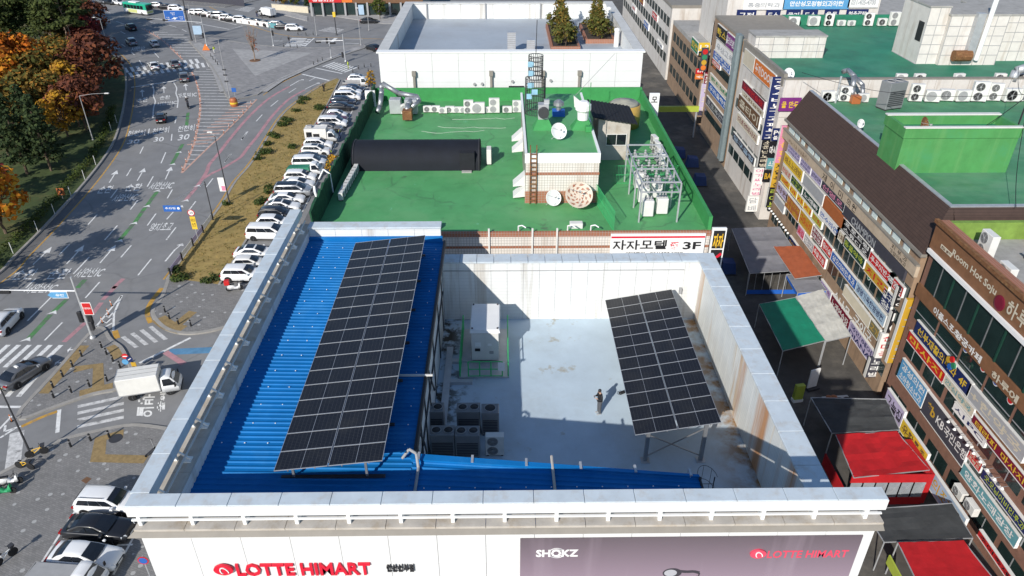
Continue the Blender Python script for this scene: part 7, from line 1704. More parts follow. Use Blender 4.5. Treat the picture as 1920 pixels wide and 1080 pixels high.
# ---- far buildings of the row
b3 = thing('cream_tile_building', 'cream tiled shop building with a teal roof beyond the mansard building', 'building', (33.4, 87, 0))
part(b3, MB().box(33.4, 87.0, 0, 90, 104.5, 17.4), 'wall', 'cream_tile'); part(b3, MB().box(33.9, 87.5, 17.4, 90, 121.0, 17.46), 'roof', 'teal_roof'); part(b3, MB().box(44, 104.5, 0, 90, 121.4, 17.4), 'wall', 'cream_tile')
for i in range(18):   # front parapet of square panels
    x = 33.4+i*2.0; part(b3, MB().box(x+.02, 86.9, 16.2, x+1.98, 87.4, 18.35), 'parapet_panel', 'cream_tile')
    for z in (13.8, 11.4): part(b3, MB().box(x+.02, 86.9, z+.02, x+1.98, 86.999, z+2.36), 'wall_panel', 'cream_tile')
part(b3, MB().box(33.35, 86.85, 18.35, 70, 87.45, 18.5), 'coping', 'taupe'); part(b3, MB().box(33.35, 87.45, 17.4, 33.8, 104.5, 18.9), 'parapet', 'taupe'); part(b3, MB().box(44, 120.8, 17.4, 80, 121.3, 18.9), 'parapet', 'teal_roof')
part(b3, MB().box(33.6, 100.4, 17.4, 43.0, 103.8, 20.2), 'stair_block', 'cream_tile'); part(b3, MB().box(33.5, 100.3, 20.2, 43.1, 103.9, 20.4), 'stair_roof', 'concrete')
gj = MB()
for x in range(34, 43, 2): gj.box(x, 100.37, 17.46, x+.06, 100.399, 20.2)
for z in (18.3, 19.2): gj.box(33.6, 100.37, z, 43, 100.398, z+.06)
part(b3, gj, 'joint', 'grey')
for (x0, x1, y0, y1, zt_) in ((54.0, 56.6, 97.2, 104, 24.5), (56.6, 64.0, 96.6, 104, 23.6), (64.0, 80.0, 98.6, 108, 23.2)):
    part(b3, MB().box(x0, y0, 17.46, x1, y1, zt_), 'penthouse', 'cream_tile'); part(b3, MB().box(x0-.1, y0-.1, zt_, x1+.1, y1, zt_+.2), 'penthouse_roof', 'concrete')
    g = MB(); n = int((x1-x0)/1.25)
    for i in range(n+1): g.box(x0+i*(x1-x0)/n, y0-.03, 17.46, x0+i*(x1-x0)/n+.07, y0-.001, zt_)
    for z in (18.7, 19.9, 21.1, 22.3): g.box(x0, y0-.031, z, x1, y0-.002, z+.07)
    part(b3, g, 'joint', 'grey')
part(b3, MB().box(53.97, 97.6, 20.2, 53.999, 99.0, 22.6), 'window', 'black'); part(b3, MB().box(70, 98.55, 20, 72, 98.599, 22.2), 'window', 'glass')
part(b3, MB().box(53.9, 97.2, 17.46, 53.999, 104, 17.5), 'joint', 'grey')
part(b3, MB().box(59.6, 95.9, 18.2, 60.6, 96.59, 24.0), 'flue', 'galv'); part(b3, MB().cyl((61.2, 96.2, 18.2), (61.4, 96.2, 26.5), .3, n=10), 'flue', 'white'); part(b3, MB().lathe([(.7, 0), (.7, 2.2)], (58.0, 96.0, 18.8), 12, 0, 'x'), 'rusty_drum', 'rust')
# cables and poles over the roofs
for (a, b) in (((46.5, 64, 23.5), (34, 84, 20)), ((46.5, 64, 23.5), (60, 86, 20)), ((46.5, 64, 23.5), (56, 50, 18.5)), ((46.5, 64, 23.5), (40, 52, 18.2)), ((46.5, 64, 23.5), (36, 62, 18.4))):
    pts = [Vector(a).lerp(Vector(b), q/8) - Vector((0, 0, 1.2*math.sin(PI*q/8))) for q in range(9)]
    MB().tube(pts, .03, 4).build('overhead_cable', 'black', b2).location = -b2.location
part(b2, MB().cyl((46.5, 64, 17.2), (46.5, 64, 23.6), .08, n=6), 'mast', 'dark_steel')
# raised green block on the mansard building's roof
mat('block_green', (0.07, 0.26, 0.075), 0.7, var=0.2, scale=0.6, col2=(0.04, 0.2, 0.1), c2amt=0.6, c2scale=0.3); streaks(M['block_green'], (0.12, 0.3, 0.1), 0.5)
part(b2, MB().box(34.9, 61.3, 17.24, 45.0, 65.0, 20.5), 'roof_block', 'block_green'); part(b2, MB().box(34.8, 61.2, 20.5, 45.1, 61.5, 21.4).box(34.8, 64.7, 20.5, 45.1, 65.1, 21.4).box(34.8, 61.5, 20.5, 35.1, 64.7, 21.4).box(44.8, 61.5, 20.5, 45.1, 64.7, 21.4), 'block_parapet', 'block_green'); part(b2, MB().box(34.75, 61.15, 21.4, 45.15, 61.55, 21.5).box(34.75, 64.65, 21.4, 45.15, 65.15, 21.5), 'coping', 'offwhite'); part(b2, MB().box(35.1, 61.5, 20.5, 44.8, 64.7, 20.55), 'block_roof', 'teal_roof')
dish((36.6, 62.0, 20.6), .75, R(70), R(40), 'brown weathered dish on the raised green block', 'rust')
dish((35.6, 71.0, 18.0), .45, R(70), R(20), 'small cream dish on the mansard ridge'); dish((37.3, 82.0, 17.24), .6, R(60), R(15), 'white dish among the outdoor units by the far parapet'); dish((34.8, 90.0, 17.46), .7, R(62), R(10), 'white dish at the front corner of the teal roof')
# outdoor units on these roofs
for i, (x, k_, s_) in enumerate(((36.6,'bigsingle',1.5),(38.6,'double',1.3),(40.6,'bigsingle',1.2),(44.6,'double',1.5),(46.6,'double',1.5),(48.4,'bigsingle',1.6),(50.2,'bigsingle',1.6),(51.9,'bigsingle',1.6),(53.7,'double',1.7),(55.6,'double',1.5),(57.4,'bigsingle',1.8),(59.1,'double',1.3),(60.8,'bigsingle',1.5),(63.6,'single',1.5),(65.0,'single',1.6))):
    put_ac(k_, (x, 81.9+.2*math.sin(i*2.3), 17.24), R(random.uniform(-12, 12)), '%s outdoor unit from the left along the back of the mansard roof' % ordinal(i+1), gw, s_)
for i, (x, k_, s_) in enumerate(((45.5,'bigsingle',1.7),(48.6,'bigsingle',1.8),(51.0,'double',1.4),(53.0,'single',1.5),(54.6,'single',1.4),(57.2,'double',1.5),(59.4,'bigsingle',1.4),(61.2,'double',1.6),(62.9,'bigsingle',1.3),(66.4,'double',1.4),(68.2,'bigsingle',1.4),(70.2,'double',1.6))):
    put_ac(k_, (x, 119.6, 17.46), R(random.uniform(-10, 10)), '%s outdoor unit from the left along the far edge of the teal roof' % ordinal(i+1), gw, s_)
for i, x in enumerate((48.0, 50.2, 55.0, 60.0, 62.4)): put_ac('bigsingle', (x, 88.6, 17.46), R(random.uniform(-10, 10)), '%s outdoor unit from the left behind the square-panelled parapet' % ordinal(i+1), gw, 1.3)
vr = put_ac('vrf2', (42.6, 79.6, 17.24), R(20), 'big grey cooling tower unit standing forward on the mansard roof', gw, 1.9)
# bent ducts at the roof edge
dc = thing('bent_duct', 'shiny bent duct and red blower at the far end of the mansard roof', 'duct', (39.3, 83.0, 17.24)); MB().tube([(0, -1.2, .6), (0, -1.0, 1.6), (.3, 0, 2.6), (.6, 2.5, 2.6), (.5, 3.4, 2.2)], .27, 12).build('duct', 'duct', dc, True); MB().tube([(1.4, -.8, .7), (1.5, 0, 1.6), (1.2, 1.5, 2.0)], .25, 12).build('duct', 'duct', dc, True); MB().bbox(-.2, -2.0, 0, .8, -1.1, .9, .05).build('blower', 'sg_rust', dc); MB().cyl((-1.8, -1.4, 0), (-1.8, -1.4, 3.0), .12, n=8).build('flue', 'galv', dc)
dc2 = thing('bent_duct', 'grey elbow duct with a rusty end at the right on the panelled parapet', 'duct', (62.5, 87.5, 18.0)); MB().tube([(-1.8, -.2, .0), (-1.6, -.1, 1.2), (-.4, 0, 1.6), (.8, 0, 1.0), (1.2, 0, -1.0)], .5, 12).build('duct', 'galv', dc2, True); MB().lathe([(.6, 0), (.6, .7)], (.6, 0, .2), 12).build('rusty_end', 'rust', dc2)
# signs of the cream building
Cb = 'cream building'
dk = S(Cb, 5, (98.13,17.91), (89.69,16.46), 'orange', 'white', '두끼DOOKI'); S(Cb, 5, (103.16,17.66), (98.38,14.74), 'cream', 'rust', None, d=.18)
S(Cb, 4, (97.38,15.61), (91.67,14.41), 'pink', 'cream', None, d=.16); S(Cb, 4, (101.78,13.95), (91.79,13.62), 'maroon', 'red', '노래연습장'); S(Cb, 3, (101.19,12.68), (91.48,12.66), 'cream', 'brown', '교회상담'); S(Cb, 3, (102.37,11.37), (92.5,10.08), 'brown', 'cream', '쿨타이'); S(Cb, 2, (101.75,9.27), (91.99,8.43), 'cream', 'maroon', '더포엔마사지'); S(Cb, 1, (102.27,6.24), (91.7,5.98), 'charcoal', 'lightblue', '당구클럽')
for i in range(6):
    y = 103.8-i*2.7
    for z in (10.4, 6.2, 3.6): part(b3, MB().box(33.37, y-2.3, z-.6, 33.398, y, z+.7), 'window', 'shop_glass')
blade_px((32.3,18.28), (34.75,10.51), 88.2, 'navy', 'white', '김영수비뇨기과피부과', 'tall navy blade sign with stacked white letters'); blade_px((32.43,10.41), (33.88,6.81), 88.2, 'black', 'cream', '소문난노래방', 'black blade sign with cream letters below the navy one'); blade_px((32.12,6.66), (33.73,2.84), 88.2, 'white', 'pink', '아가씨노래방', 'white blade sign with pink letters below the black one'); blade_px((31.98,2.73), (33.47,0.54), 88.2, 'white', 'grey', '담배', 'short white blade sign nearest the alley floor')
def wallboard(tl, br, y, bg, fg, text, label, text2=None):
    t = board('wall_board', label, 'sign', tl[0], br[0], br[1], tl[1], y, 'sg_'+bg, .15, 'boards on the end wall'); w, h = br[0]-tl[0], tl[1]-br[1]
    raised_text(t, text, tl[0]+w*.1, br[0]-w*.1, br[1]+h*(.5 if text2 else .25), br[1]+h*(.85 if text2 else .75), y-.152, 'sg_'+fg, .04, .006)
    if text2: raised_text(t, text2, tl[0]+w*.1, br[0]-w*.1, br[1]+h*.1, br[1]+h*.42, y-.152, 'sg_'+fg, .03, .006)
wallboard((33.14,16.27), (35.69,14.62), 86.8, 'purple', 'yellow', '물 만두', 'purple board with a yellow word on the cream end wall'); wallboard((32.97,12.49), (34.51,10.91), 86.8, 'navy', 'white', 'PC', 'navy board with white letters under the purple board', '블루'); wallboard((32.83,10.81), (34.47,8.72), 86.8, 'black', 'white', '마사지', 'black board with white letters under the navy board'); wallboard((33.02,8.62), (34.59,7.22), 86.8, 'teal', 'white', '스포츠', 'teal board on the end wall under the black one'); wallboard((32.83,7.05), (34.45,5.45), 86.8, 'black', 'gold', 'BAR', 'black board with a gold word low on the end wall')
blade_px((32.88,13.75), (34.69,9.11), 83.9, 'pink', 'yellow', '참좋은술집', 'pink and red blade sign at the far mansard corner'); blade_px((32.89,9.12), (34.38,5.91), 83.9, 'gold', 'black', '제일복싱', 'yellow blade sign with black letters at the far mansard corner'); blade_px((32.83,5.85), (34.27,3.18), 83.9, 'black', 'lime', '라이브', 'black blade sign with lime letters at the far mansard corner')
# ---- next building: tall grey pipes and the PC block
b4 = thing('grey_front_building', 'shop building with two tall grey pipes beside its sign front', 'building', (33.4, 105, 0)); part(b4, MB().box(33.45, 105.0, 0, 44, 120.8, 18.6), 'wall', 'tan_wall'); part(b4, MB().box(33.4, 105.0, 18.6, 44, 120.9, 18.9), 'parapet', 'taupe')
for y in (105.2, 106.1): part(b4, MB().cyl((33.0, y, 1.0), (33.0, y, 19.4), .42, n=12), 'pipe', 'teal_pipe' if 'teal_pipe' in M else mat('teal_pipe', (0.20, 0.25, 0.26), 0.5, 0.3, var=.15))
for z in (12.0, 9.6, 4.0): part(b4, MB().box(33.4, 107.5, z-.5, 33.449, 119.5, z+.6), 'window', 'shop_glass')
G4 = 'grey-piped building'
S(G4, 5, (118.02,18.12), (112.28,16.53), 'black', 'yellow', '빡스'); S(G4, 5, (112.76,18.09), (106.89,16.37), 'purple', 'white', '올리브영화'); S(G4, 4, (117.59,15.69), (106.97,14.78), 'white', 'grey', '무상교육'); S(G4, 4, (118.16,14.06), (108.32,13.4), 'blue', 'white', '공인중개사', '학원'); S(G4, 3, (118.24,12.93), (113.49,12.67), 'red', 'white', '배달'); S(G4, 2, (118.55,10.26), (106.2,10.03), 'cream', 'green', '한방'); S(G4, 2, (118.41,9.01), (106.35,8.51), 'blue', 'white', '우리들학원'); S(G4, 1, (118.73,6.45), (105.45,6.45), 'charcoal', 'grey', '로또복권방')
blade_px((33.33,17.79), (34.43,14.29), 120.9, 'black', 'yellow', 'PC방', 'black blade sign with yellow letters at the end of the grey-piped building'); cb_ = None
t = thing('disc_blade_sign', 'blade sign with four coloured discs stacked like traffic lights', 'sign', (33.0, 120.7, 10)); 
p0, p1 = (33.33,13.93), (33.78,10.24); MB().box(-1.0, 0, p1[1]-10, .1, .3, p0[1]-10).build('panel', 'sg_charcoal', t)
for i, c_ in enumerate(('red', 'green', 'gold', 'orange')): MB().lathe([(.42, 0), (.42, -.06)], (-.45, -.01, (p0[1]-10)-(.6+i*(p0[1]-p1[1]-.3)/4)), 14, 0, 'y').build('disc', 'sg_'+c_, t)
blade_px((32.95,9.96), (33.99,8.21), 120.7, 'maroon', 'white', '비로봉', 'maroon blade sign below the coloured discs'); blade_px((32.76,8.14), (34.68,2.81), 120.7, 'lilac', 'cream', '꿈의집', 'long pale blade sign below the maroon one')
# ---- far row continuing up the alley
b5 = thing('far_brick_building', 'low tan building with a roof garden beyond the grey-piped building', 'building', (33.4, 124, 0)); part(b5, MB().box(33.4, 124.0, 0, 52, 150, 11.5), 'wall', 'tan_wall'); part(b5, MB().box(33.4, 124, 11.5, 52, 150, 12.2), 'parapet', 'concrete')
for i in range(8):
    for z in (3.5, 6.8, 9.6): part(b5, MB().box(33.36, 125.2+i*3, z-.8, 33.395, 127.4+i*3, z+.8), 'window', 'shop_glass')
for i, (tl, br, bg, fg, s_) in enumerate((((132.99,12.96), (127.77,11.04), 'green', 'yellow', '화원'),)): S('far tan building', 1, tl, br, bg, fg, s_)
wallboard((32.2,14.02), (34.06,12.73), 123.9, 'yellow', 'white', '1.2', 'yellow board at the far tan building corner'); wallboard((32.31,12.59), (33.98,11.72), 123.9, 'black', 'yellow', '치킨호프', 'black board with yellow letters under the yellow one'); wallboard((32.23,9.82), (34.14,8.93), 123.9, 'red', 'white', '하하', 'red board low at the far tan building corner'); wallboard((32.21,8.86), (34.26,8.04), 123.9, 'orange', 'white', '카페', 'orange board below the red one')
put_tree('green0', (38.5, 128, 12.2), 'yellow-green tree on the roof garden of the far tan building', 'roof_tree', s_=.85); bpy.data.objects['roof_tree']['group'] = 'roof trees'
for i in range(7): t = thing('garden_rock', 'pale rock edging the roof garden, %s from the left' % ordinal(i+1), 'rock', (35.0+i*.7, 125.0+.2*(i % 2), 12.2), i, 'roof garden rocks'); MB().lathe([(.1, 0), (.45, .1), (.5, .4), (.3, .7), (.05, .8)], n=7).build('stone', 'concrete', t)
b6 = thing('alley_end_building', 'long pale building with small signs at the far end of the alley', 'building', (33.4, 152, 0)); part(b6, MB().box(33.4, 152, 0, 60, 215, 14), 'wall', 'cream_tile'); part(b6, MB().box(33.2, 152, 14, 60, 215, 14.6), 'parapet', 'taupe')
for i in range(18):
    for z in (4, 7.5, 11): part(b6, MB().box(33.36, 153.5+i*3.4, z-.9, 33.395, 156+i*3.4, z+.9), 'window', 'shop_glass')
E6 = 'alley end building'
for i, (y, z, bg, fg, s_) in enumerate(((160, 9.3, 'white', 'navy', '안경'), (168, 9.4, 'red', 'white', '부동산'), (177, 5.6, 'blue', 'white', '약국'), (186, 9.3, 'maroon', 'gold', '갈비'), (196, 5.7, 'white', 'red', '세탁'), (206, 9.2, 'green', 'white', '헬스'))): S(E6, 1, (y+3, z+.7), (y-3, z-.7), bg, fg, s_)
# ---- clinic block with the blue banner beyond the teal roof
b7 = thing('clinic_building', 'tiled clinic building with a long blue banner at the top right', 'building', (36, 124, 0)); part(b7, MB().box(36, 124, 0, 60.5, 140, 26), 'wall', 'cream_tile')
for i, (a_, b_, bg, fg, s_) in enumerate((((38.49,20.62), (45,19.15), 'white', 'grey', '통증의학과'), ((44.83,20.93), (55.49,19.21), 'sky', 'white', '안산성모정형외과의원'), ((55.21,21.07), (60.16,19.44), 'white', 'grey', '031-405-4700'), ((37.62,19.17), (40.73,17.52), 'navy', 'white', '교정'), ((42.34,19.16), (44.63,17.51), 'navy', 'white', '도수'), ((45.61,19.15), (47.9,17.58), 'navy', 'white', '물리'), ((48.27,19.14), (50.68,17.58), 'navy', 'white', '도수'), ((51.78,19.22), (54.12,17.65), 'navy', 'white', '운동'), ((55.31,19.21), (58.81,17.97), 'navy', 'white', '척추관절'))):
    wallboard(a_, b_, 123.9, bg, fg, s_, '%s clinic board with %s lettering, %s from the left in the %s row' % (bg, fg, ordinal(i+1 if i < 3 else i-2), 'upper' if i < 3 else 'lower'))
# ground behind the right-hand row, seen at the top
bk = thing('far_block', 'grey roofed building at the top right corner behind the white penthouse', 'building', (80, 126, 0)); part(bk, MB().box(62, 150, 0, 140, 190, 9), 'wall', 'tan_wall'); part(bk, MB().box(62, 150, 9, 140, 190, 9.4), 'roof', 'concrete')
for i, p_ in enumerate(((58, 146), (64, 143), (70, 144), (76, 142), (83, 143))): put_tree(('yellow0', 'mixed0', 'brown0', 'orange1', 'mixed0')[i], (p_[0], p_[1], 0), 'autumn tree behind the teal roof, %s from the left' % ordinal(i+1), 'far_tree', s_=1.0)

# ---------------------------------------------------------------- awnings and stalls in the alley
mat('canvas_grey', (0.20, 0.20, 0.215), 0.85, var=0.15, scale=1.0); mat('canvas_green', (0.008, 0.21, 0.12), 0.7, var=0.2, scale=0.8, bump=.6, bscale=3); mat('canvas_red', (0.42, 0.012, 0.016), 0.6, var=0.22, scale=0.8, bump=.9, bscale=2.5); mat('canvas_black', (0.05, 0.053, 0.054), 0.8, var=0.35, scale=0.8, bump=.9, bscale=2.5); mat('corr_white', (0.52, 0.51, 0.46), 0.7, var=0.2, scale=1.2); mat('brick_orange', (0.34, 0.09, 0.035), 0.7, var=0.2); mat('vinyl', (0.25, 0.27, 0.29), 0.25, var=0.2)
def canopy(name, label, corners, zs, material, seg=6, sag=.12, posts=True, thick=.06, wrinkle=.03, cat='awning', skirt=None):
    """fabric roof over four corners (ccw), sagging between ribs"""
    c = [Vector((*p, z)) for p, z in zip(corners, zs)]; cen = sum(c, Vector())/4
    t = thing(name, label, cat, (cen.x, cen.y, 0), 0, 'awnings in the alley'); rng = random.Random(len(label))
    mb = MB(); n = seg*2; rows = []
    for lay in (0, -thick):
        for i in range(n+1):
            for j in range(n+1):
                u, v = i/n, j/n; p = (c[0]*(1-u)+c[1]*u)*(1-v) + (c[3]*(1-u)+c[2]*u)*v
                z = p.z - sag*abs(math.sin(PI*v*seg/2)) + rng.uniform(-wrinkle, wrinkle) + lay
                mb.v.append((p.x-cen.x, p.y-cen.y, z))
    N = (n+1)*(n+1)
    for i in range(n):
        for j in range(n):
            a = i*(n+1)+j; mb.f.append((a, a+n+1, a+n+2, a+1)); mb.m.append(0); mb.f.append((a+N, a+N+1, a+N+n+2, a+N+n+1)); mb.m.append(0)
    mb.build('canvas', material, t, False)
    for q in range(4):
        a, b = c[q]-cen, c[(q+1) % 4]-cen; a.z, b.z = c[q].z-.06, c[(q+1) % 4].z-.06
        MB().bar(a, b, .06, .06).build('edge_bar', 'galv', t)
        if posts: MB().cyl((a.x, a.y, 0), a, .05, n=6).build('post', 'galv', t)
        if skirt: MB().hexa([(a.x, a.y, a.z-.4), (b.x, b.y, b.z-.4), (b.x+.02, b.y+.02, b.z-.4), (a.x+.02, a.y+.02, a.z-.4), (a.x, a.y, a.z), (b.x, b.y, b.z), (b.x+.02, b.y+.02, b.z), (a.x+.02, a.y+.02, a.z)]).build('skirt', skirt, t)
    return t
gt_ = canopy('tent', 'large grey canvas tent with clear sides at the far end of the alley', [(26.4,68.2),(32.6,68.4),(32.7,78.2),(27.2,78.6)], [2.9,3.2,3.4,3.0], 'canvas_grey', 6, .15)
for i in range(8): x = -3.3+i*.85; MB().cyl((x, -5.0, .3), (x-.1, -5.05, 2.8), .025, n=5).build('side_bar', 'galv', gt_)
MB().box(-3.3, -5.1, .2, 2.7, -5.04, .7).build('blue_skirt', 'blue', gt_)
canopy('awning', 'orange metal lean-to roof against the shop wall beside the grey tent', [(30.6,66.5),(33.2,66.2),(33.2,72.6),(30.6,73.6)], [3.2,3.8,3.8,3.2], 'brick_orange', 4, .02, False); canopy('awning', 'blue-edged grey lean-to roof in front of the orange one', [(30.2,64.2),(33.0,64.0),(33.0,67.0),(30.3,68.0)], [2.9,3.3,3.3,2.9], 'canvas_grey', 3, .05, True, skirt='blue')
canopy('awning', 'emerald green fabric canopy in the middle of the alley', [(25.4,54.2),(29.7,55.5),(29.5,63.0),(25.6,62.1)], [2.9,3.1,3.1,2.9], 'canvas_green', 5, .04, True, wrinkle=.015)
canopy('awning', 'white corrugated sheet roof beside the emerald canopy', [(29.75,55.4),(32.2,55.8),(32.6,64.0),(29.6,63.2)], [3.05,3.4,3.4,3.05], 'corr_white', 6, .06, True)
rs = canopy('tent', 'bright red tent with clear front panels below the lilac and yellow signs', [(25.4,38.4),(31.3,39.1),(30.6,43.0),(25.7,42.7)], [3.1,3.1,3.3,3.3], 'canvas_red', 4, .06, False, wrinkle=.04)
MB().box(-2.85, -2.2, 0, 3.0, -2.12, .75).build('lower_wall', 'canvas_red', rs); MB().box(-2.85, -2.2, 2.3, 3.0, -2.12, 3.1).build('valance', 'canvas_red', rs)
for i in range(6): x = -2.75+i*.95; MB().box(x, -2.17, .75, x+.82, -2.14, 2.3).build('clear_panel', 'vinyl', rs); MB().bar((x, -2.2, .8), (x+.8, -2.2, 2.2), .03, .03).build('brace', 'galv', rs)
MB().box(2.7, -2.1, 0, 3.3, 1.6, 3.0).build('side_wall', 'canvas_red', rs); MB().box(-2.9, -2.1, 0, -2.8, 2, 1.2).build('side_wall', 'canvas_red', rs)
canopy('awning', 'black tarpaulin roof adjoining the bright red tent', [(25.6,43.1),(31.0,43.3),(31.5,46.9),(25.5,47.4)], [3.1,3.2,3.3,3.1], 'canvas_black', 5, .08, True, wrinkle=.04)
r2 = canopy('tent', 'dark red tent roof at the bottom right corner', [(25.4,24.5),(31.2,24.8),(30.3,32.6),(25.9,32.5)], [3.2,3.2,3.2,3.2], 'canvas_red', 4, .06, True, wrinkle=.03); canopy('awning', 'black flat awning behind the dark red tent', [(25.2,32.8),(31.2,33.0),(31.4,36.0),(25.0,35.6)], [2.9,3.0,3.0,2.9], 'canvas_black', 3, .05, True)
t = thing('pennant_board', 'yellow-green board and blue panel at the corner of the dark red tent', 'sign', (25.2, 31.0, 1.4)); MB().box(-.05, -.9, .5, .05, .9, 1.3).build('panel', 'sg_lime', t); MB().box(-.06, -2.6, -1.2, .04, -.7, .6).build('panel', 'sg_blue', t)
# alley clutter
def tub(loc, label, material, r=.5, h=.8): t = thing('barrel', label, 'barrel', loc, 0, 'barrels in the alley'); MB().lathe([(r*.9, 0), (r, h*.2), (r, h*.85), (r*.92, h), (r*.8, h), (r*.75, h*.8)], n=14).build('drum', material, t, True)

mat('tarp_blue', (0.02, 0.05, 0.16), 0.6, var=.2)
for i, p_ in enumerate(((27.48,109.01), (28.67,105.28), (28.24,98.43), (25.66,73.4))): t = thing('covered_stall', 'dark blue covered stall in the shaded alley, %s from the far end' % ordinal(i+1), 'stall', (*p_, 0), 0, 'covered stalls'); MB().hexa([(-.9,-.8,0),(.9,-.8,0),(.9,.8,0),(-.9,.8,0),(-.7,-.6,1.5),(.7,-.6,1.4),(.7,.6,1.5),(-.7,.6,1.6)]).build('tarp', 'tarp_blue', t); MB().box(-1, -.9, 0, 1, .9, .15).build('base', 'dark_steel', t)
ca = thing('cart', 'cream handcart with black tyres and red tubs beside the black tarpaulin', 'cart', (29.2, 49.8, 0), R(5)); MB().bbox(-1.2, -.6, .4, 1.2, .6, .75, .04).build('bed', 'offwhite', ca)
for x in (.1, .8): MB().lathe([(.22, 0), (.38, .02), (.38, .14), (.22, .16)], (x, -.2, .76), 14).build('tyre', 'tyre', ca)
for x in (-.8, -.35): MB().lathe([(.25, 0), (.28, .3), (.1, .38)], (x, .1, .76), 12).build('tub', 'sg_rust', ca)
for x in (-.9, .9):
    for s_ in (-1, 1): MB().lathe([(.2, -.05), (.2, .05)], (x, s_*.62, .2), 12, 0, 'y').build('wheel', 'tyre', ca)
sb = thing('standing_sign', 'white standing signboard on the alley floor below the emerald canopy', 'sign', (27.9, 52.3, 0), R(20)); MB().box(-.5, -.06, .2, .5, .06, 2.2).build('panel', 'white', sb); MB().box(-.6, -.4, 0, .6, .4, .2).build('base', 'dark_steel', sb)
sb = thing('standing_sign', 'yellow-green lit standing signboard beside the white one', 'sign', (26.0, 50.6, 0), R(10)); MB().box(-.4, -.2, .3, .4, .2, 1.8).build('panel', 'sg_lime', sb); MB().box(-.45, -.25, 0, .45, .25, .3).build('base', 'white', sb)
arch = thing('alley_arch', 'lime green arch beam across the shaded far alley', 'arch', (24.5, 118, 0)); MB().box(-5.5, -.2, 4.4, 7.5, .2, 5.3).build('beam', 'sg_lime', arch)
for x in (-5.3, 7.2): MB().cyl((x, 0, 0), (x, 0, 4.6), .15, n=8).build('post', 'galv', arch)
for i, p_ in enumerate(((17.5, 128), (19.5, 136), (17.0, 145), (20.5, 152))): put_tree('green0', (p_[0], p_[1], 0), 'dark green alley tree right of the white hall, %s from the front' % ordinal(i+1), 'alley_tree', s_=1.15)

# ================================================================ street furniture
bol = MB().lathe([(.09, 0), (.09, .72), (.07, .78), (.02, .8)], n=10); bol_m = bol.mesh('post', 'black'); bol_c = MB().lathe([(.093, .56), (.093, .63)], n=10).mesh('reflective_band', 'grey')
BO = [('traffic island', [(-39.49,59.18), (-38.51,58.08), (-37.4,56.96), (-36.29,55.98), (-40.77,57.79), (-40.85,56.18), (-41.01,54.67), (-41.09,53.08), (-39.07,52.34), (-37.86,53.21), (-36.61,53.97), (-40.32,51.67)]), ('rounded corner pavement', [(-35.75,65.5), (-34.81,64.23), (-33.51,63.23), (-32.09,62.85)]), ('pavement by the store', [(-35.7,45.4), (-34.4,46.09), (-33.03,46.47)]), ('far edge of the plaza', [(-51.5,192.51), (-49.38,192.01), (-47.69,192.47)]), ('plaza end of the far crossing', [(-51.94,180.01), (-50.34,179.73), (-48.64,179.45)]), ('plaza side of the near crossing', [(-41.43,163.99), (-40.92,165.98), (-40.18,167.33)]), ('hall side of the near crossing', [(-31.76,157.63), (-30.99,160.41), (-30.01,161.82), (-28.62,162.16), (-28.6,158.28)]), ('left edge of the plaza', [(-66.14,171.05), (-64.91,168.7), (-63.56,166.41), (-62.39,164.17)])]
for place, ps in BO:
    for i, p_ in enumerate(ps):
        t = thing('bollard', 'black bollard, %s listed on the %s' % (ordinal(i+1), place), 'bollard', (*p_, .14), 0, 'black bollards'); link('post', bol_m, t); link('reflective_band', bol_c, t)
        t['label'] = 'black bollard on the %s, %s of %d' % (place, ordinal(i+1), len(ps))
def pole(t, h, r=.09, material='galv', lean=0.0): MB().cyl((0, 0, 0), (lean, 0, h), r*1.25, r*.7, 10).build('pole', material, t); MB().lathe([(r*2.2, 0), (r*2.2, .12), (r*1.4, .3)], n=10).build('base', material, t)
def lamp_arm(t, h, L, a=0.0):
    MB().tube([(0, 0, h), (L*.5*math.cos(a), L*.5*math.sin(a), h+.25), (L*math.cos(a), L*math.sin(a), h+.3)], .035, 6).build('arm', 'grey', t); MB().bbox(L*math.cos(a)-.1, L*math.sin(a)-.16, h+.2, L*math.cos(a)+.6, L*math.sin(a)+.16, h+.36, .04).build('lamp_head', 'offwhite', t)
def street_lamp(tp, label, arm=1.8, a=0.0, material='grey'):
    t = thing('street_lamp', label, 'street lamp', (tp[0], tp[1], .1), 0, 'street lamps'); pole(t, tp[2], .075, material)
    if arm: lamp_arm(t, tp[2], arm, a)
    return t
street_lamp((-86.09,165.79,9.48,0.05), 'grey street lamp in front of the dark red trees', 1.5, PI); street_lamp((-67.69,117.52,7.4,0.31), 'grey street lamp with a straight arm before the brown tree', 4.0, 0.1); l4 = street_lamp((-74.54,185.31,8.87,0.59), 'slim grey lamp post at the plaza tip beside the gantry', 0); l5 = street_lamp((-52.43,140.56,10.76,-0.31), 'tall grey post with small boxes at the lower plaza corner', 0); l6 = street_lamp((-37.67,93.06,9.46,-0.2), 'dark street lamp standing in the dry verge with a banner', 1.2, 2.6, 'dark_steel'); street_lamp((-38.32,44.33,7.34,0.02), 'grey lamp post at the left edge beside the bicycles', 1.5, 2.5, 'dark_steel')
street_lamp((-46.78,192.26,6.77,0.01), 'slim grey post at the far crossing left of the yellow beacon', 0); street_lamp((-33.94,181.61,8.04,-0.26), 'slim grey lamp post at the right tip of the plaza', 1.2, 2.0); street_lamp((-34.44,197.46,4.72,0.21), 'short grey post before the dark glazed shop', 0)
for z in (3.0, 4.2, 5.2): MB().box(-.35, -.08, z, .35, .08, z+.25).build('box', 'dark_steel', l5)
MB().box(-.9, -.03, 1.6, -.08, .03, 3.6).build('banner', 'sg_white', l6); MB().box(-.6, -.035, 1.7, -.1, .035, 2.4).build('banner_print', 'sg_pink', l6)
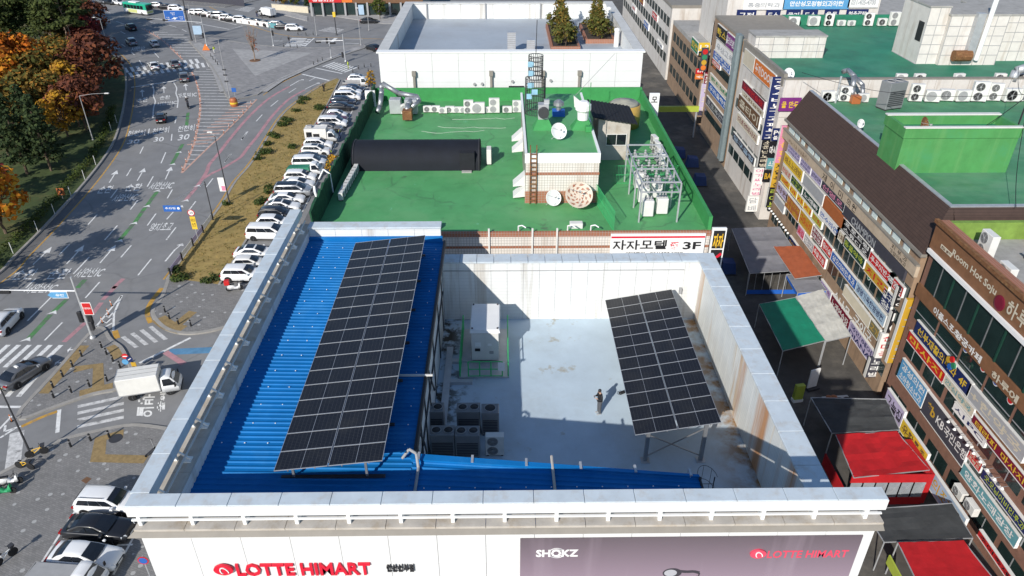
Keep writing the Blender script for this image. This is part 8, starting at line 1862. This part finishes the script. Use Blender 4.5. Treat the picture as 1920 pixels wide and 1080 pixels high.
def plate(t, x0, x1, z0, z1, y, material, frame=None):
    if frame: MB().box(x0-.06, y, z0-.06, x1+.06, y+.04, z1+.06).build('sign_border', frame, t)
    return MB().bbox(x0, y-.03, z0, x1, y, z1, .01).build('sign_face', material, t)
# direction gantry
gn = thing('direction_gantry', 'large blue road direction board hung from a tall post at the plaza tip', 'road sign', (-76.2, 187.0, .1)); pole(gn, 11.0, .16, 'dark_steel')
plate(gn, -5.1, -.4, 4.6, 7.1, -.3, 'sg_blue', 'white'); MB().cyl((-5.2, -.2, 6.6), (0, 0, 6.6), .07, n=6).cyl((-5.2, -.2, 5.2), (0, 0, 5.2), .07, n=6).build('arm', 'dark_steel', gn)
for s_, x, z in (('화랑로', -3.6, 6.4), ('안산', -3.3, 6.05), ('시청', -4.8, 5.35), ('수원', -4.8, 4.95), ('서안산', -1.8, 5.5), ('시흥', -1.6, 5.05)): lettering(gn, s_, (x, -.335, z), (1, 0, 0), (0, 0, 1), .38*len(s_), .28, 'white', .01)
ar_ = MB().bar((-2.8, -.335, 4.75), (-2.8, -.335, 5.9), .012, .16).bar((-3.5, -.34, 5.2), (-2.1, -.34, 5.45), .012, .14); ar_.lathe([(.28, 0), (.28, -.012)], (-2.8, -.335, 5.3), 14, 0, 'y').build('junction_symbol', 'white', gn)
def signal_head(t, x, y, z, vertical=False, n=4, material='black'):
    b_ = MB()
    if vertical: b_.bbox(x-.2, y-.12, z-.6, x+.2, y+.12, z+.6, .03)
    else: b_.bbox(x-.62, y-.12, z-.2, x+.62, y+.12, z+.2, .03)
    o = b_.build('signal_head', material, t)
    for i in range(n):
        c = (x, y+.13, z-.45+i*.9/(n-1)) if vertical else (x-.46+i*.92/(n-1), y+.13, z)
        MB().lathe([(.1, 0), (.13, .12), (.1, .12)], c, 8, 0, 'y').build('visor', 'black', t)
    return o
# mast with signals by the traffic island
ms = thing('signal_mast', 'leaning-looking grey signal mast on the traffic island with a long arm', 'traffic signal', (-41.16, 60.87, .14)); pole(ms, 7.1, .13)
MB().cyl((0, 0, 5.55), (-9.0, 0, 5.75), .09, .05, 8).build('arm', 'galv', ms); signal_head(ms, -6.9, 0, 5.5); plate(ms, -2.35, -.9, 4.85, 5.5, -.12, 'sg_sky', 'white'); MB().poly([(-2.35, -.16, 4.85), (-2.35, -.16, 5.5), (-2.75, -.16, 5.18)]).build('sign_point', 'sg_sky', ms); lettering(ms, '유턴', (-2.0, -.155, 5.02), (1, 0, 0), (0, 0, 1), .8, .3, 'white', .02)
plate(ms, .15, .95, 2.9, 4.2, -.1, 'sg_red', 'white'); lettering(ms, '주정차단속', (.2, -.135, 3.5), (1, 0, 0), (0, 0, 1), .7, .25, 'white', .02)
signal_head(ms, -.42, -.1, 2.6, True, 3); signal_head(ms, .4, .05, 2.3, True, 3); MB().bbox(.15, -.2, 1.0, .5, .2, 2.0, .03).build('control_box', 'dark_steel', ms)
# speed limit post on the verge
sl = thing('speed_sign', 'round red-rimmed limit sign over a yellow plate on a thin post', 'road sign', (-37.6, 81.0, .1)); MB().cyl((0, 0, 0), (0, 0, 4.6), .045, n=6).build('post', 'galv', sl); MB().lathe([(.42, 0), (.42, -.03)], (0, -.06, 4.2), 20, 0, 'y').build('rim', 'sg_red', sl); MB().lathe([(.33, 0), (.33, -.012)], (0, -.092, 4.2), 20, 0, 'y').build('face', 'white', sl); lettering(sl, '30', (-.22, -.106, 4.05), (1, 0, 0), (0, 0, 1), .44, .32, 'black', .02); MB().box(-.32, -.09, 2.0, .32, -.06, 3.7).build('plate', 'sg_yellow', sl); lettering(sl, '어린이', (-.26, -.095, 3.0), (1, 0, 0), (0, 0, 1), .52, .45, 'black', .02); lettering(sl, '보호', (-.24, -.095, 2.4), (1, 0, 0), (0, 0, 1), .48, .45, 'black', .02)
bs_ = thing('lane_sign', 'small blue direction sign on a thin arm over the right lanes', 'road sign', (-38.2, 88.0, .1)); MB().cyl((0, 0, 0), (0, 0, 5.2), .07, n=8).build('post', 'dark_steel', bs_); MB().cyl((0, 0, 5.0), (-2.2, -7.1, 5.2), .04, n=6).build('arm', 'galv', bs_); MB().bbox(-2.4, -7.45, 4.55, -.3, -7.38, 5.35, .01).build('sign_face', 'sg_blue', bs_); lettering(bs_, '주차장', (-2.2, -7.458, 4.85), (1, 0, 0), (0, 0, 1), 1.3, .3, 'white', .02); MB().lathe([(.16, 0), (.16, -.01)], (-.6, -7.455, 4.98), 12, 0, 'y').build('symbol', 'white', bs_)
# no-entry cluster by the truck
ne = thing('no_entry_sign', 'red no-entry disc with a blue arrow disc on a post beside the box truck', 'road sign', (-35.1, 55.5, .14)); MB().cyl((0, 0, 0), (0, 0, 2.0), .05, n=6).build('post', 'galv', ne)
for x, z, c_ in ((-.05, 1.75, 'sg_red'), (.3, 1.45, 'sg_navy'), (-.2, 1.1, 'sg_sky')): MB().lathe([(.3, 0), (.3, -.03)], (x, -.06-.03*(x > 0), z), 18, 0, 'y').build('disc', c_, ne)
MB().box(-.25, -.1, 1.7, .15, -.092, 1.8).build('bar', 'white', ne); MB().bar((.15, -.13, 1.35), (.45, -.13, 1.55), .01, .07).build('arrow', 'white', ne); MB().hexa([(.25,-.05,.55),(.7,-.05,.55),(.7,.0,.55),(.25,.0,.55),(.25,-.05,1.0),(.7,-.05,1.0),(.7,0,1.0),(.25,0,1.0)]).build('checker_plate', 'sg_gold', ne)
kp = thing('no_parking_sign', 'round blue no-parking disc with red rim at the left edge of the store front', 'road sign', (*(-23.83,32.38), .14)); MB().cyl((0, 0, 0), (0, 0, 2.6), .05, n=6).build('post', 'galv', kp); MB().lathe([(.36, 0), (.36, -.03)], (0, -.06, 2.25), 20, 0, 'y').build('rim', 'sg_red', kp); MB().lathe([(.28, 0), (.28, -.012)], (0, -.092, 2.25), 20, 0, 'y').build('face', 'sg_blue', kp)
# signals by the plaza
s2_ = thing('signal_mast', 'grey signal mast at the lower plaza edge with two black heads', 'traffic signal', (-34.9, 166.5, .15)); pole(s2_, 6.0, .12); MB().cyl((0, 0, 4.6), (-6.0, .3, 4.4), .07, .05, 8).build('arm', 'galv', s2_); signal_head(s2_, -5.6, .3, 4.2); signal_head(s2_, -2.4, .2, 4.0); signal_head(s2_, -.5, 0, 1.5, True, 2)
s3_ = thing('signal_mast', 'short grey post with one black head in front of the two-headed mast', 'traffic signal', (*(-38.72,169.77), .15)); pole(s3_, 4.4, .09); signal_head(s3_, -.5, 0, 3.8, True, 3)
s4_ = thing('signal_mast', 'grey post with pedestrian signal at the far crossing', 'traffic signal', (*(-54.69,181.08), .15)); pole(s4_, 4.2, .09); signal_head(s4_, .3, 0, 3.0, True, 2)
s5_ = thing('signal_mast', 'slim signal post at the plaza tip with a long arm and two heads', 'traffic signal', (*(-70.56,181.27), .15)); pole(s5_, 7.0, .11); MB().cyl((0, 0, 5.4), (-14.5, 4.0, 5.6), .07, .05, 8).build('arm', 'galv', s5_); signal_head(s5_, -13.8, 3.8, 5.4); signal_head(s5_, -9.6, 2.7, 5.4)
signal_head(s5_, -.4, 0, 2.4, True, 2); plate(s5_, -2.6, -.6, 2.6, 4.6, .3, 'sg_lightblue')
yb = thing('yellow_beacon', 'yellow box beacon on a dark post at the far corner', 'beacon', (-41.9, 192.8, 0)); pole(yb, 5.4, .12, 'dark_steel'); MB().bbox(-.35, -.3, 4.4, .35, .3, 5.6, .04).build('box', 'sg_yellow', yb)
# roadworks bits on the plaza
wt = thing('warning_board', 'orange triangular works board at the plaza edge', 'warning sign', (*(-69.2,176.79), .15)); MB().poly([(-.9, 0, .1), (.9, 0, .1), (0, .1, 1.6)]).poly([(-.9, .03, .1), (0, .13, 1.6), (.9, .03, .1)]).build('board', 'sg_orange', wt); MB().bar((-.6, .1, 0), (0, .5, 1.2), .05, .05).build('strut', 'dark_steel', wt)
ob = thing('water_barrel', 'orange and yellow water-filled safety barrel at the hatched corner', 'barrel', (*(-50.07,135.7), 0)); MB().lathe([(.6, 0), (.72, .2), (.68, 1.2), (.5, 1.5), (.1, 1.55)], n=16).build('drum', 'sg_rust', ob); MB().lathe([(.73, .5), (.71, .8)], n=16).build('band', 'sg_yellow', ob)
bp_ = thing('arrow_sign', 'small blue arrow disc above the safety barrel', 'road sign', (*(-50.77,138.95), .15)); MB().cyl((0, 0, 0), (0, 0, 2.2), .04, n=6).build('post', 'galv', bp_); MB().bbox(-.42, -.06, 1.5, .42, -.02, 2.3, .02).build('face', 'sg_blue', bp_)
# flexible posts along the hatched edges
dm = MB().cyl((0, 0, 0), (0, 0, .75), .04, n=6).mesh('post', 'sg_orange'); db = MB().lathe([(.13, 0), (.13, .05)], n=8).mesh('base', 'black'); dz = MB().cyl((0, 0, .45), (0, 0, .6), .054, n=6).mesh('reflective_band', 'white')
def along(pts, step):
    out = []; acc = 0.0
    for a, b in zip(pts[:-1], pts[1:]):
        a, b = Vector(a), Vector(b); L = (b-a).length; d = -acc
        while d + step <= L: d += step; out.append(a.lerp(b, d/L))
        acc = L-d
    return out
fl = [('curved left edge of the near hatching', along(hat2[:26], 3.2)), ('edge of the far hatching', along(hat, 3.4)), ('road edge of the near hatching', along([(-47.33,118.28), (-47.07,129.17), (-47.18,138.33)], 2.6))]
for nm, ps in fl:
    for i, p_ in enumerate(ps): t = thing('flexible_post', 'orange flexible post, %s along the %s' % (ordinal(i+1), nm), 'traffic post', (p_.x, p_.y, 0), 0, 'orange flexible posts'); link('post', dm, t); link('base', db, t); link('reflective_band', dz, t)
for i, p_ in enumerate(((-42.07,67), (-41.64,65.31), (-41.56,63.77), (-42.44,48.73))): t = thing('flexible_post', 'orange flexible post by the traffic island, %s from the far side' % ordinal(i+1), 'traffic post', (*p_, 0), 0, 'orange flexible posts'); link('post', dm, t); link('base', db, t); link('reflective_band', dz, t)
# thin white marker posts at the park kerb
wpc = MB().lathe([(.05, 1.5), (.02, 1.56)], n=6).mesh('cap', 'grey'); wpm = MB().cyl((0, 0, 0), (0, 0, 1.5), .035, n=6).mesh('post', 'white')
for i, p_ in enumerate(((-58.97,78.57), (-59.09,84.34), (-59.52,89.36), (-60.2,95.09), (-61.08,100.92), (-62.11,106.55), (-66.71,122.08), (-67.42,125.84))): t = thing('marker_post', 'thin white marker post in the park hedge, %s from the near end' % ordinal(i+1), 'post', (*p_, .15), 0, 'white marker posts'); link('post', wpm, t); link('cap', wpc, t)
ch_ = thing('chevron_board', 'small orange chevron board in the dark hedge', 'road sign', (*(-60.9,94.21), .15)); MB().box(-.5, 0, .6, .5, .05, 1.6).build('board', 'sg_rust', ch_); MB().bar((-.2, -.01, .7), (.15, -.01, 1.1), .02, .2).bar((.15, -.01, 1.1), (-.2, -.01, 1.5), .02, .2).build('chevron', 'black', ch_); MB().cyl((0, .02, 0), (0, .02, .6), .04, n=6).build('post', 'galv', ch_)
# low banner fence at the verge
bf = thing('banner_fence', 'long white and pink banner on a low rail at the verge edge', 'fence', (-38.0, 80.0, .13))
for i, y in enumerate((-7.0, -3.4, .2, 3.8, 7.4)): MB().bbox(-.08, y-.08, 0, .08, y+.08, 1.1, .02).build('post', 'black', bf)
for i in range(4): y = -7.0+i*3.6; MB().box(-.04, y+.1, .35, -.01, y+3.5, .95).build('banner', 'sg_white' if i % 2 else 'sg_lilac', bf); lettering(bf, '안전한보행', (-.046, y+3.2, .5), (0, -1, 0), (0, 0, 1), 2.8, .3, 'sg_pink', .02)
# far barrier with a banner in front of the far parked row
fb = thing('banner_barrier', 'long pale pink and green banner barrier before the far parked cars', 'barrier', (*(-65.29,205.51), 0)); a_, b_ = Vector((-71.37,207)), Vector((-58.82,200.12)); c_ = Vector((-65.29,205.51))
for i in range(5): p, q = a_.lerp(b_, i/5)-c_, a_.lerp(b_, (i+1)/5)-c_; MB().hexa([(p.x,p.y,.1),(q.x,q.y,.1),(q.x,q.y+.06,.1),(p.x,p.y+.06,.1),(p.x,p.y,1.3),(q.x,q.y,1.3),(q.x,q.y+.06,1.3),(p.x,p.y+.06,1.3)]).build('banner', ('sg_pink', 'sg_white', 'sg_white', 'sg_white', 'sg_teal')[i] if i else 'panel_white', fb)

# ================================================================ far side of the junction
fs2 = thing('corner_shops', 'low corner shop block with a red fascia and grey pillars at the far junction', 'building', (-45, 214, 0))
part(fs2, MB().box(-53.5, 216.5, 0, -22, 240, 7.5), 'wall', 'concrete'); part(fs2, MB().box(-53.5, 215.9, 3.6, -44.5, 216.49, 4.9), 'fascia', 'sg_red'); part(fs2, MB().box(-44.4, 215.9, 3.6, -41.5, 216.49, 4.9), 'fascia', 'sg_orange'); part(fs2, MB().box(-41.4, 215.9, 3.4, -22, 216.49, 5.4), 'fascia', 'brown')
for i in range(10):
    x = -53.2+i*3.1; part(fs2, MB().box(x, 215.6, 0, x+.5, 216.5, 3.6), 'pillar', 'grey'); part(fs2, MB().box(x+.6, 216.3, .3, x+2.9, 216.48, 3.3), 'window', 'shop_glass')
raised_text(fs2, '정형외과', -52.5, -46.5, 3.85, 4.6, 215.88, 'white', .03, .02)
MB().box(-40, 215.7, .4, -38.5, 215.85, 3.0).build('poster', 'sg_lightblue', fs2).location = (45, -214, 0)
bw_ = thing('garden_wall', 'low beige boundary wall behind the white box truck', 'wall', (-60, 222.5, 0)); MB().hexa([(-6.5,2.2,0),(5,-2.6,0),(5,-2.2,0),(-6.5,2.6,0),(-6.5,2.2,1.7),(5,-2.6,1.7),(5,-2.2,1.7),(-6.5,2.6,1.7)]).build('wall', 'sg_cream', bw_); MB().hexa([(-6.6,2.1,1.7),(5.1,-2.7,1.7),(5.1,-2.1,1.7),(-6.6,2.7,1.7),(-6.6,2.1,1.8),(5.1,-2.7,1.8),(5.1,-2.1,1.8),(-6.6,2.7,1.8)]).build('coping', 'concrete', bw_)
for i, p_ in enumerate(((-64, 228), (-60, 226), (-56, 224), (-67, 231))): put_tree(('mixed0', 'green0', 'fir0', 'brown0')[i], (p_[0], p_[1], 0), 'dark shrubby tree behind the beige wall, %s from the left' % ordinal(i+1), 'far_tree', group='trees at the far junction', s_=.55)
put_tree('green0', (-33.5, 211, 0), 'bright green street tree before the brown shop fascia', 'far_tree', group='trees at the far junction', s_=.7)
MB().prism([(-96.33,231.86), (-81.3,228.36), (-78.28,232.99), (-72.45,242.79), (-76.61,258.33), (-106.31,258.69)], 0, .14).build('far_pavement', 'paving', kind='structure')
MB().prism([(-52.98,219.78), (-43.48,213.1), (-31.71,205.64), (-27.43,205.59), (-29.79,225.78), (-54.59,226.09)], 0, .14).build('shop_pavement', 'paving_light', kind='structure')
MB().prism([(-65.39,221.16), (-52.88,209.22), (-54.17,214.99), (-66.12,226.87)], 0, .14).build('side_pavement', 'paving_light', kind='structure')
lf = thing('plot_fence', 'long dark fence round the empty plot at the top of the picture', 'fence', (-84, 236, 0))
for i in range(14): p = Vector((-100, 240)).lerp(Vector((-76, 230)), i/14); q = Vector((-100, 240)).lerp(Vector((-76, 230)), (i+1)/14); MB().hexa([(p.x+84,p.y-236,0),(q.x+84,q.y-236,0),(q.x+84,q.y-235.9,0),(p.x+84,p.y-235.9,0),(p.x+84,p.y-236,2.2),(q.x+84,q.y-236,2.2),(q.x+84,q.y-235.9,2.2),(p.x+84,p.y-235.9,2.2)]).build('fence_panel', 'sg_charcoal', lf)
kb_ = thing('kiosk', 'grey square kiosk standing among the pine trunks', 'kiosk', (*(-102.66,181.4), .15)); MB().box(-1, -.8, 0, 1, .8, 2.6).build('body', 'grey', kb_); MB().box(-1.15, -.95, 2.6, 1.15, .95, 2.8).build('roof', 'dark_steel', kb_)
gbn = thing('green_bin', 'teal upright post box at the lawn edge beside the lamp', 'bin', (*(-89.66,169), .15)); MB().lathe([(.45, 0), (.5, 1.6), (.3, 1.9), (.05, 2.0)], n=12).build('body', 'sg_teal', gbn); MB().box(-.2, -.52, 1.1, .2, -.47, 1.3).build('slot', 'black', gbn)

# ================================================================ people
def skin_obj(name, pts, edges, material, parent, sub=2, root=0):
    me = bpy.data.meshes.new(name); me.from_pydata([p[:3] for p in pts], edges, []); me.update()
    o = link(name, me, parent); m = o.modifiers.new('skin', 'SKIN'); m.use_smooth_shade = True
    for i, p in enumerate(pts): me.skin_vertices[0].data[i].radius = (p[3], p[4] if len(p) > 4 else p[3]); me.skin_vertices[0].data[i].use_root = (i == root)
    s_ = o.modifiers.new('subdivision', 'SUBSURF'); s_.levels = s_.render_levels = sub
    me.materials.append(M[material]); return o
def person(loc, rz, label, pose='stand', top='black', legs='sg_grey', vest=None, group=None):
    """one continuous body, with clothes and hair over it; faces +X"""
    t = thing('person', label, 'person', loc, rz, group)
    kl, kr = ((.02, .10, .49), (.02, -.10, .49)); al, ar = ((0, .10, .09), (0, -.10, .09))
    if pose == 'walk': kl, kr, al, ar = (.16, .09, .50), (.02, -.09, .49), (.22, .09, .10), (-.30, -.09, .16)
    el, wl, hl_ = (.06, .25, 1.12), (.24, .15, 1.22), (.31, .11, 1.25); er, wr, hr = (.06, -.25, 1.12), (.24, -.13, 1.20), (.31, -.09, 1.24)
    if pose != 'phone': el, wl, hl_, er, wr, hr = (.02, .24, 1.12), (.08, .25, .88), (.10, .25, .80), (-.02, -.24, 1.12), (.02, -.26, .88), (.03, -.26, .80)
    if pose == 'direct': er, wr, hr = (.16, -.30, 1.25), (.40, -.32, 1.32), (.48, -.32, 1.34)
    hd = (.05, 0, 1.56) if pose != 'phone' else (.07, 0, 1.555); htop = (hd[0]+.01, 0, 1.66)
    B_ = [(0,0,.94,.10,.08), (0,0,1.15,.10,.075), (0,0,1.36,.11,.075), (.015,0,1.47,.055), (hd[0],0,1.55,.082,.072), (htop[0],0,1.655,.07,.06), (0,.09,.88,.06), (*kl,.04), (*al,.03), (al[0]+.05,al[1]+.01,al[2]-.04,.014), (0,-.09,.88,.06), (*kr,.04), (*ar,.03), (ar[0]+.05,ar[1]-.01,ar[2]-.04,.014), (0,.18,1.38,.045), (*el,.034), (*wl,.03), (0,-.18,1.38,.045), (*er,.034), (*wr,.03), (*hl_,.028,.02), (*hr,.028,.02)]
    E_ = [(0,1),(1,2),(2,3),(3,4),(4,5),(0,6),(6,7),(7,8),(8,9),(0,10),(10,11),(11,12),(12,13),(2,14),(14,15),(15,16),(2,17),(17,18),(18,19),(16,20),(19,21)]
    for hi, sg in ((20, 1), (21, -1)):
        h = Vector(B_[hi][:3]); w = Vector(B_[16 if sg > 0 else 19][:3]); d = (h-w).normalized()
        for k in range(5):
            off = Vector((0, 0, 0)); sp_ = (-.024+.016*k if k < 4 else .034)
            side = d.cross(Vector((0, 0, 1))).normalized() if abs(d.z) < .9 else Vector((1, 0, 0))
            L = (.05, .06, .064, .055, .04)[k]; a = h + side*sp_ + d*(.012 if k < 4 else -.02); b = a + d*L*.6 + side*(.0 if k < 4 else .02) + Vector((0, 0, -.008)); c = b + d*L*.4 + Vector((0, 0, -.02))
            i0 = len(B_); B_ += [(*a, .010), (*b, .009), (*c, .007)]; E_ += [(hi, i0), (i0, i0+1), (i0+1, i0+2)]
    skin_obj('body', B_, E_, 'skin', t, 1)
    J = [(0,0,.80,.175,.145), (0,0,1.14,.17,.135), (0,0,1.36,.185,.135), (.01,0,1.455,.075), (0,.19,1.375,.085), (*el,.064), (wl[0]*.92+el[0]*.08, wl[1]*.92+el[1]*.08, wl[2]*.92+el[2]*.08, .045), (0,-.19,1.375,.085), (*er,.064), (wr[0]*.92+er[0]*.08, wr[1]*.92+er[1]*.08, wr[2]*.92+er[2]*.08, .045)]
    skin_obj('jacket', J, [(0,1),(1,2),(2,3),(2,4),(4,5),(5,6),(2,7),(7,8),(8,9)], top, t, 2)
    T_ = [(0,0,1.03,.16,.13), (0,.095,.86,.105), (*kl,.08), (al[0], al[1], al[2]-.04, .075), (0,-.095,.86,.105), (*kr,.08), (ar[0], ar[1], ar[2]-.04, .075)]
    skin_obj('trousers', T_, [(0,1),(1,2),(2,3),(0,4),(4,5),(5,6)], legs, t, 2)
    for q in (al, ar): MB().bbox(q[0]-.08, q[1]-.045, q[2]-.09, q[0]+.19, q[1]+.045, q[2]+.0, .025).build('shoe', 'sg_grey' if pose == 'phone' else 'black', t)
    MB().lathe([(.05, -.09), (.088, -.03), (.096, .03), (.08, .085), (.03, .115)], (hd[0]-.012, 0, 1.615), 14).build('hair', 'black', t, True)
    for s_ in (-1, 1): MB().lathe([(.006, 0), (.012, .006), (.004, .012)], (hd[0]+.074, s_*.03, 1.595), 6, 0, 'x').build('eye', 'black', t); MB().bbox(hd[0]-.02, s_*.085-.01, 1.56, hd[0]+.015, s_*.085+.01, 1.615, .006).build('ear', 'skin', t)
    MB().hexa([(hd[0]+.07,-.012,1.55),(hd[0]+.105,-.012,1.55),(hd[0]+.105,.012,1.55),(hd[0]+.07,.012,1.55),(hd[0]+.07,-.008,1.595),(hd[0]+.078,-.008,1.595),(hd[0]+.078,.008,1.595),(hd[0]+.07,.008,1.595)]).build('nose', 'skin', t); MB().box(hd[0]+.07, -.022, 1.525, hd[0]+.083, .022, 1.532).build('mouth', 'sg_rust', t)
    if vest: skin_obj('vest', [(0,0,.98,.18,.14), (0,0,1.16,.172,.137), (0,0,1.37,.186,.135), (0,0,1.44,.10)], [(0,1),(1,2),(2,3)], vest, t, 2)
    return t
mat('sg_trouser', (0.09, 0.095, 0.105), 0.8, var=0.1); mat('hi_vis', (0.50, 0.62, 0.04), 0.6, var=0.1)
pr_ = person((*(5.22,31.31), 15.6), R(195), 'person in a black jacket and grey trousers looking at a phone on the roof deck', 'phone', 'black', 'sg_trouser')
ph_ = thing('phone', 'small dark phone held by the person on the roof deck', 'phone', pr_.matrix_basis @ Vector((.36, .01, 1.29)), R(195)); MB().bbox(-.006, -.035, -.07, .006, .035, .07, .004).build('case', 'black', ph_); MB().box(.0065, -.03, -.06, .0075, .03, .06).build('screen', 'glass', ph_)
tb = thing('tool_bag', 'small black bag lying on the deck by the solar array', 'bag', (*(6.73,33), 15.6), .5); tb.scale = (.6, .6, .6); MB().bbox(-.3, -.15, 0, .3, .15, .25, .05).build('body', 'black', tb); MB().tube([(-.2, 0, .25), (-.45, .1, .4), (-.6, .0, .25), (-.4, -.1, .1)], .02, 5).build('strap', 'black', tb)
person((*(-27.13,118.21), 0), R(200), 'person in a lime high-visibility vest beside the dark truck cover', 'stand', 'sg_navy', 'sg_navy', 'hi_vis', 'people in the lane'); person((*(-26.79,108.97), 0), R(160), 'person in a lime high-visibility vest in the parking lane', 'direct', 'sg_navy', 'sg_charcoal', 'hi_vis', 'people in the lane')
person((*(-51.8,184.58), 0), R(70), 'person in dark clothes walking over the far crossing', 'walk', 'black', 'sg_charcoal', None, 'people at the junction'); person((*(-33.25,160.79), .15), R(190), 'person in a lime vest at the near crossing by the signal mast', 'stand', 'hi_vis', 'sg_lime', None, 'people at the junction'); person((*(-66.39,174.29), .15), R(160), 'person in a lime jacket by the orange works board', 'stand', 'hi_vis', 'sg_white', None, 'people at the junction')
person((*(-35.11,144.22), .13), R(90), 'person in dark clothes standing on the dry verge', 'stand', 'black', 'black', None, 'people at the junction'); person((*(-68.12,215.16), 0), R(100), 'person beside the white box truck, left one', 'stand', 'black', 'sg_navy', None, 'people at the junction'); person((*(-66.28,213.38), 0), R(80), 'person beside the white box truck, right one', 'walk', 'black', 'sg_charcoal', None, 'people at the junction')
rd_ = person((*(-58.18,134.62), .42), head((-58.57,135.4), (-60.55,140.32)), 'rider in dark clothes with a helmet on the black motorcycle', 'direct', 'black', 'sg_charcoal'); MB().lathe([(.05, -.12), (.13, -.04), (.14, .04), (.1, .11), (.02, .14)], (.05, 0, 1.6), 14).build('helmet', 'sg_white', rd_, True)
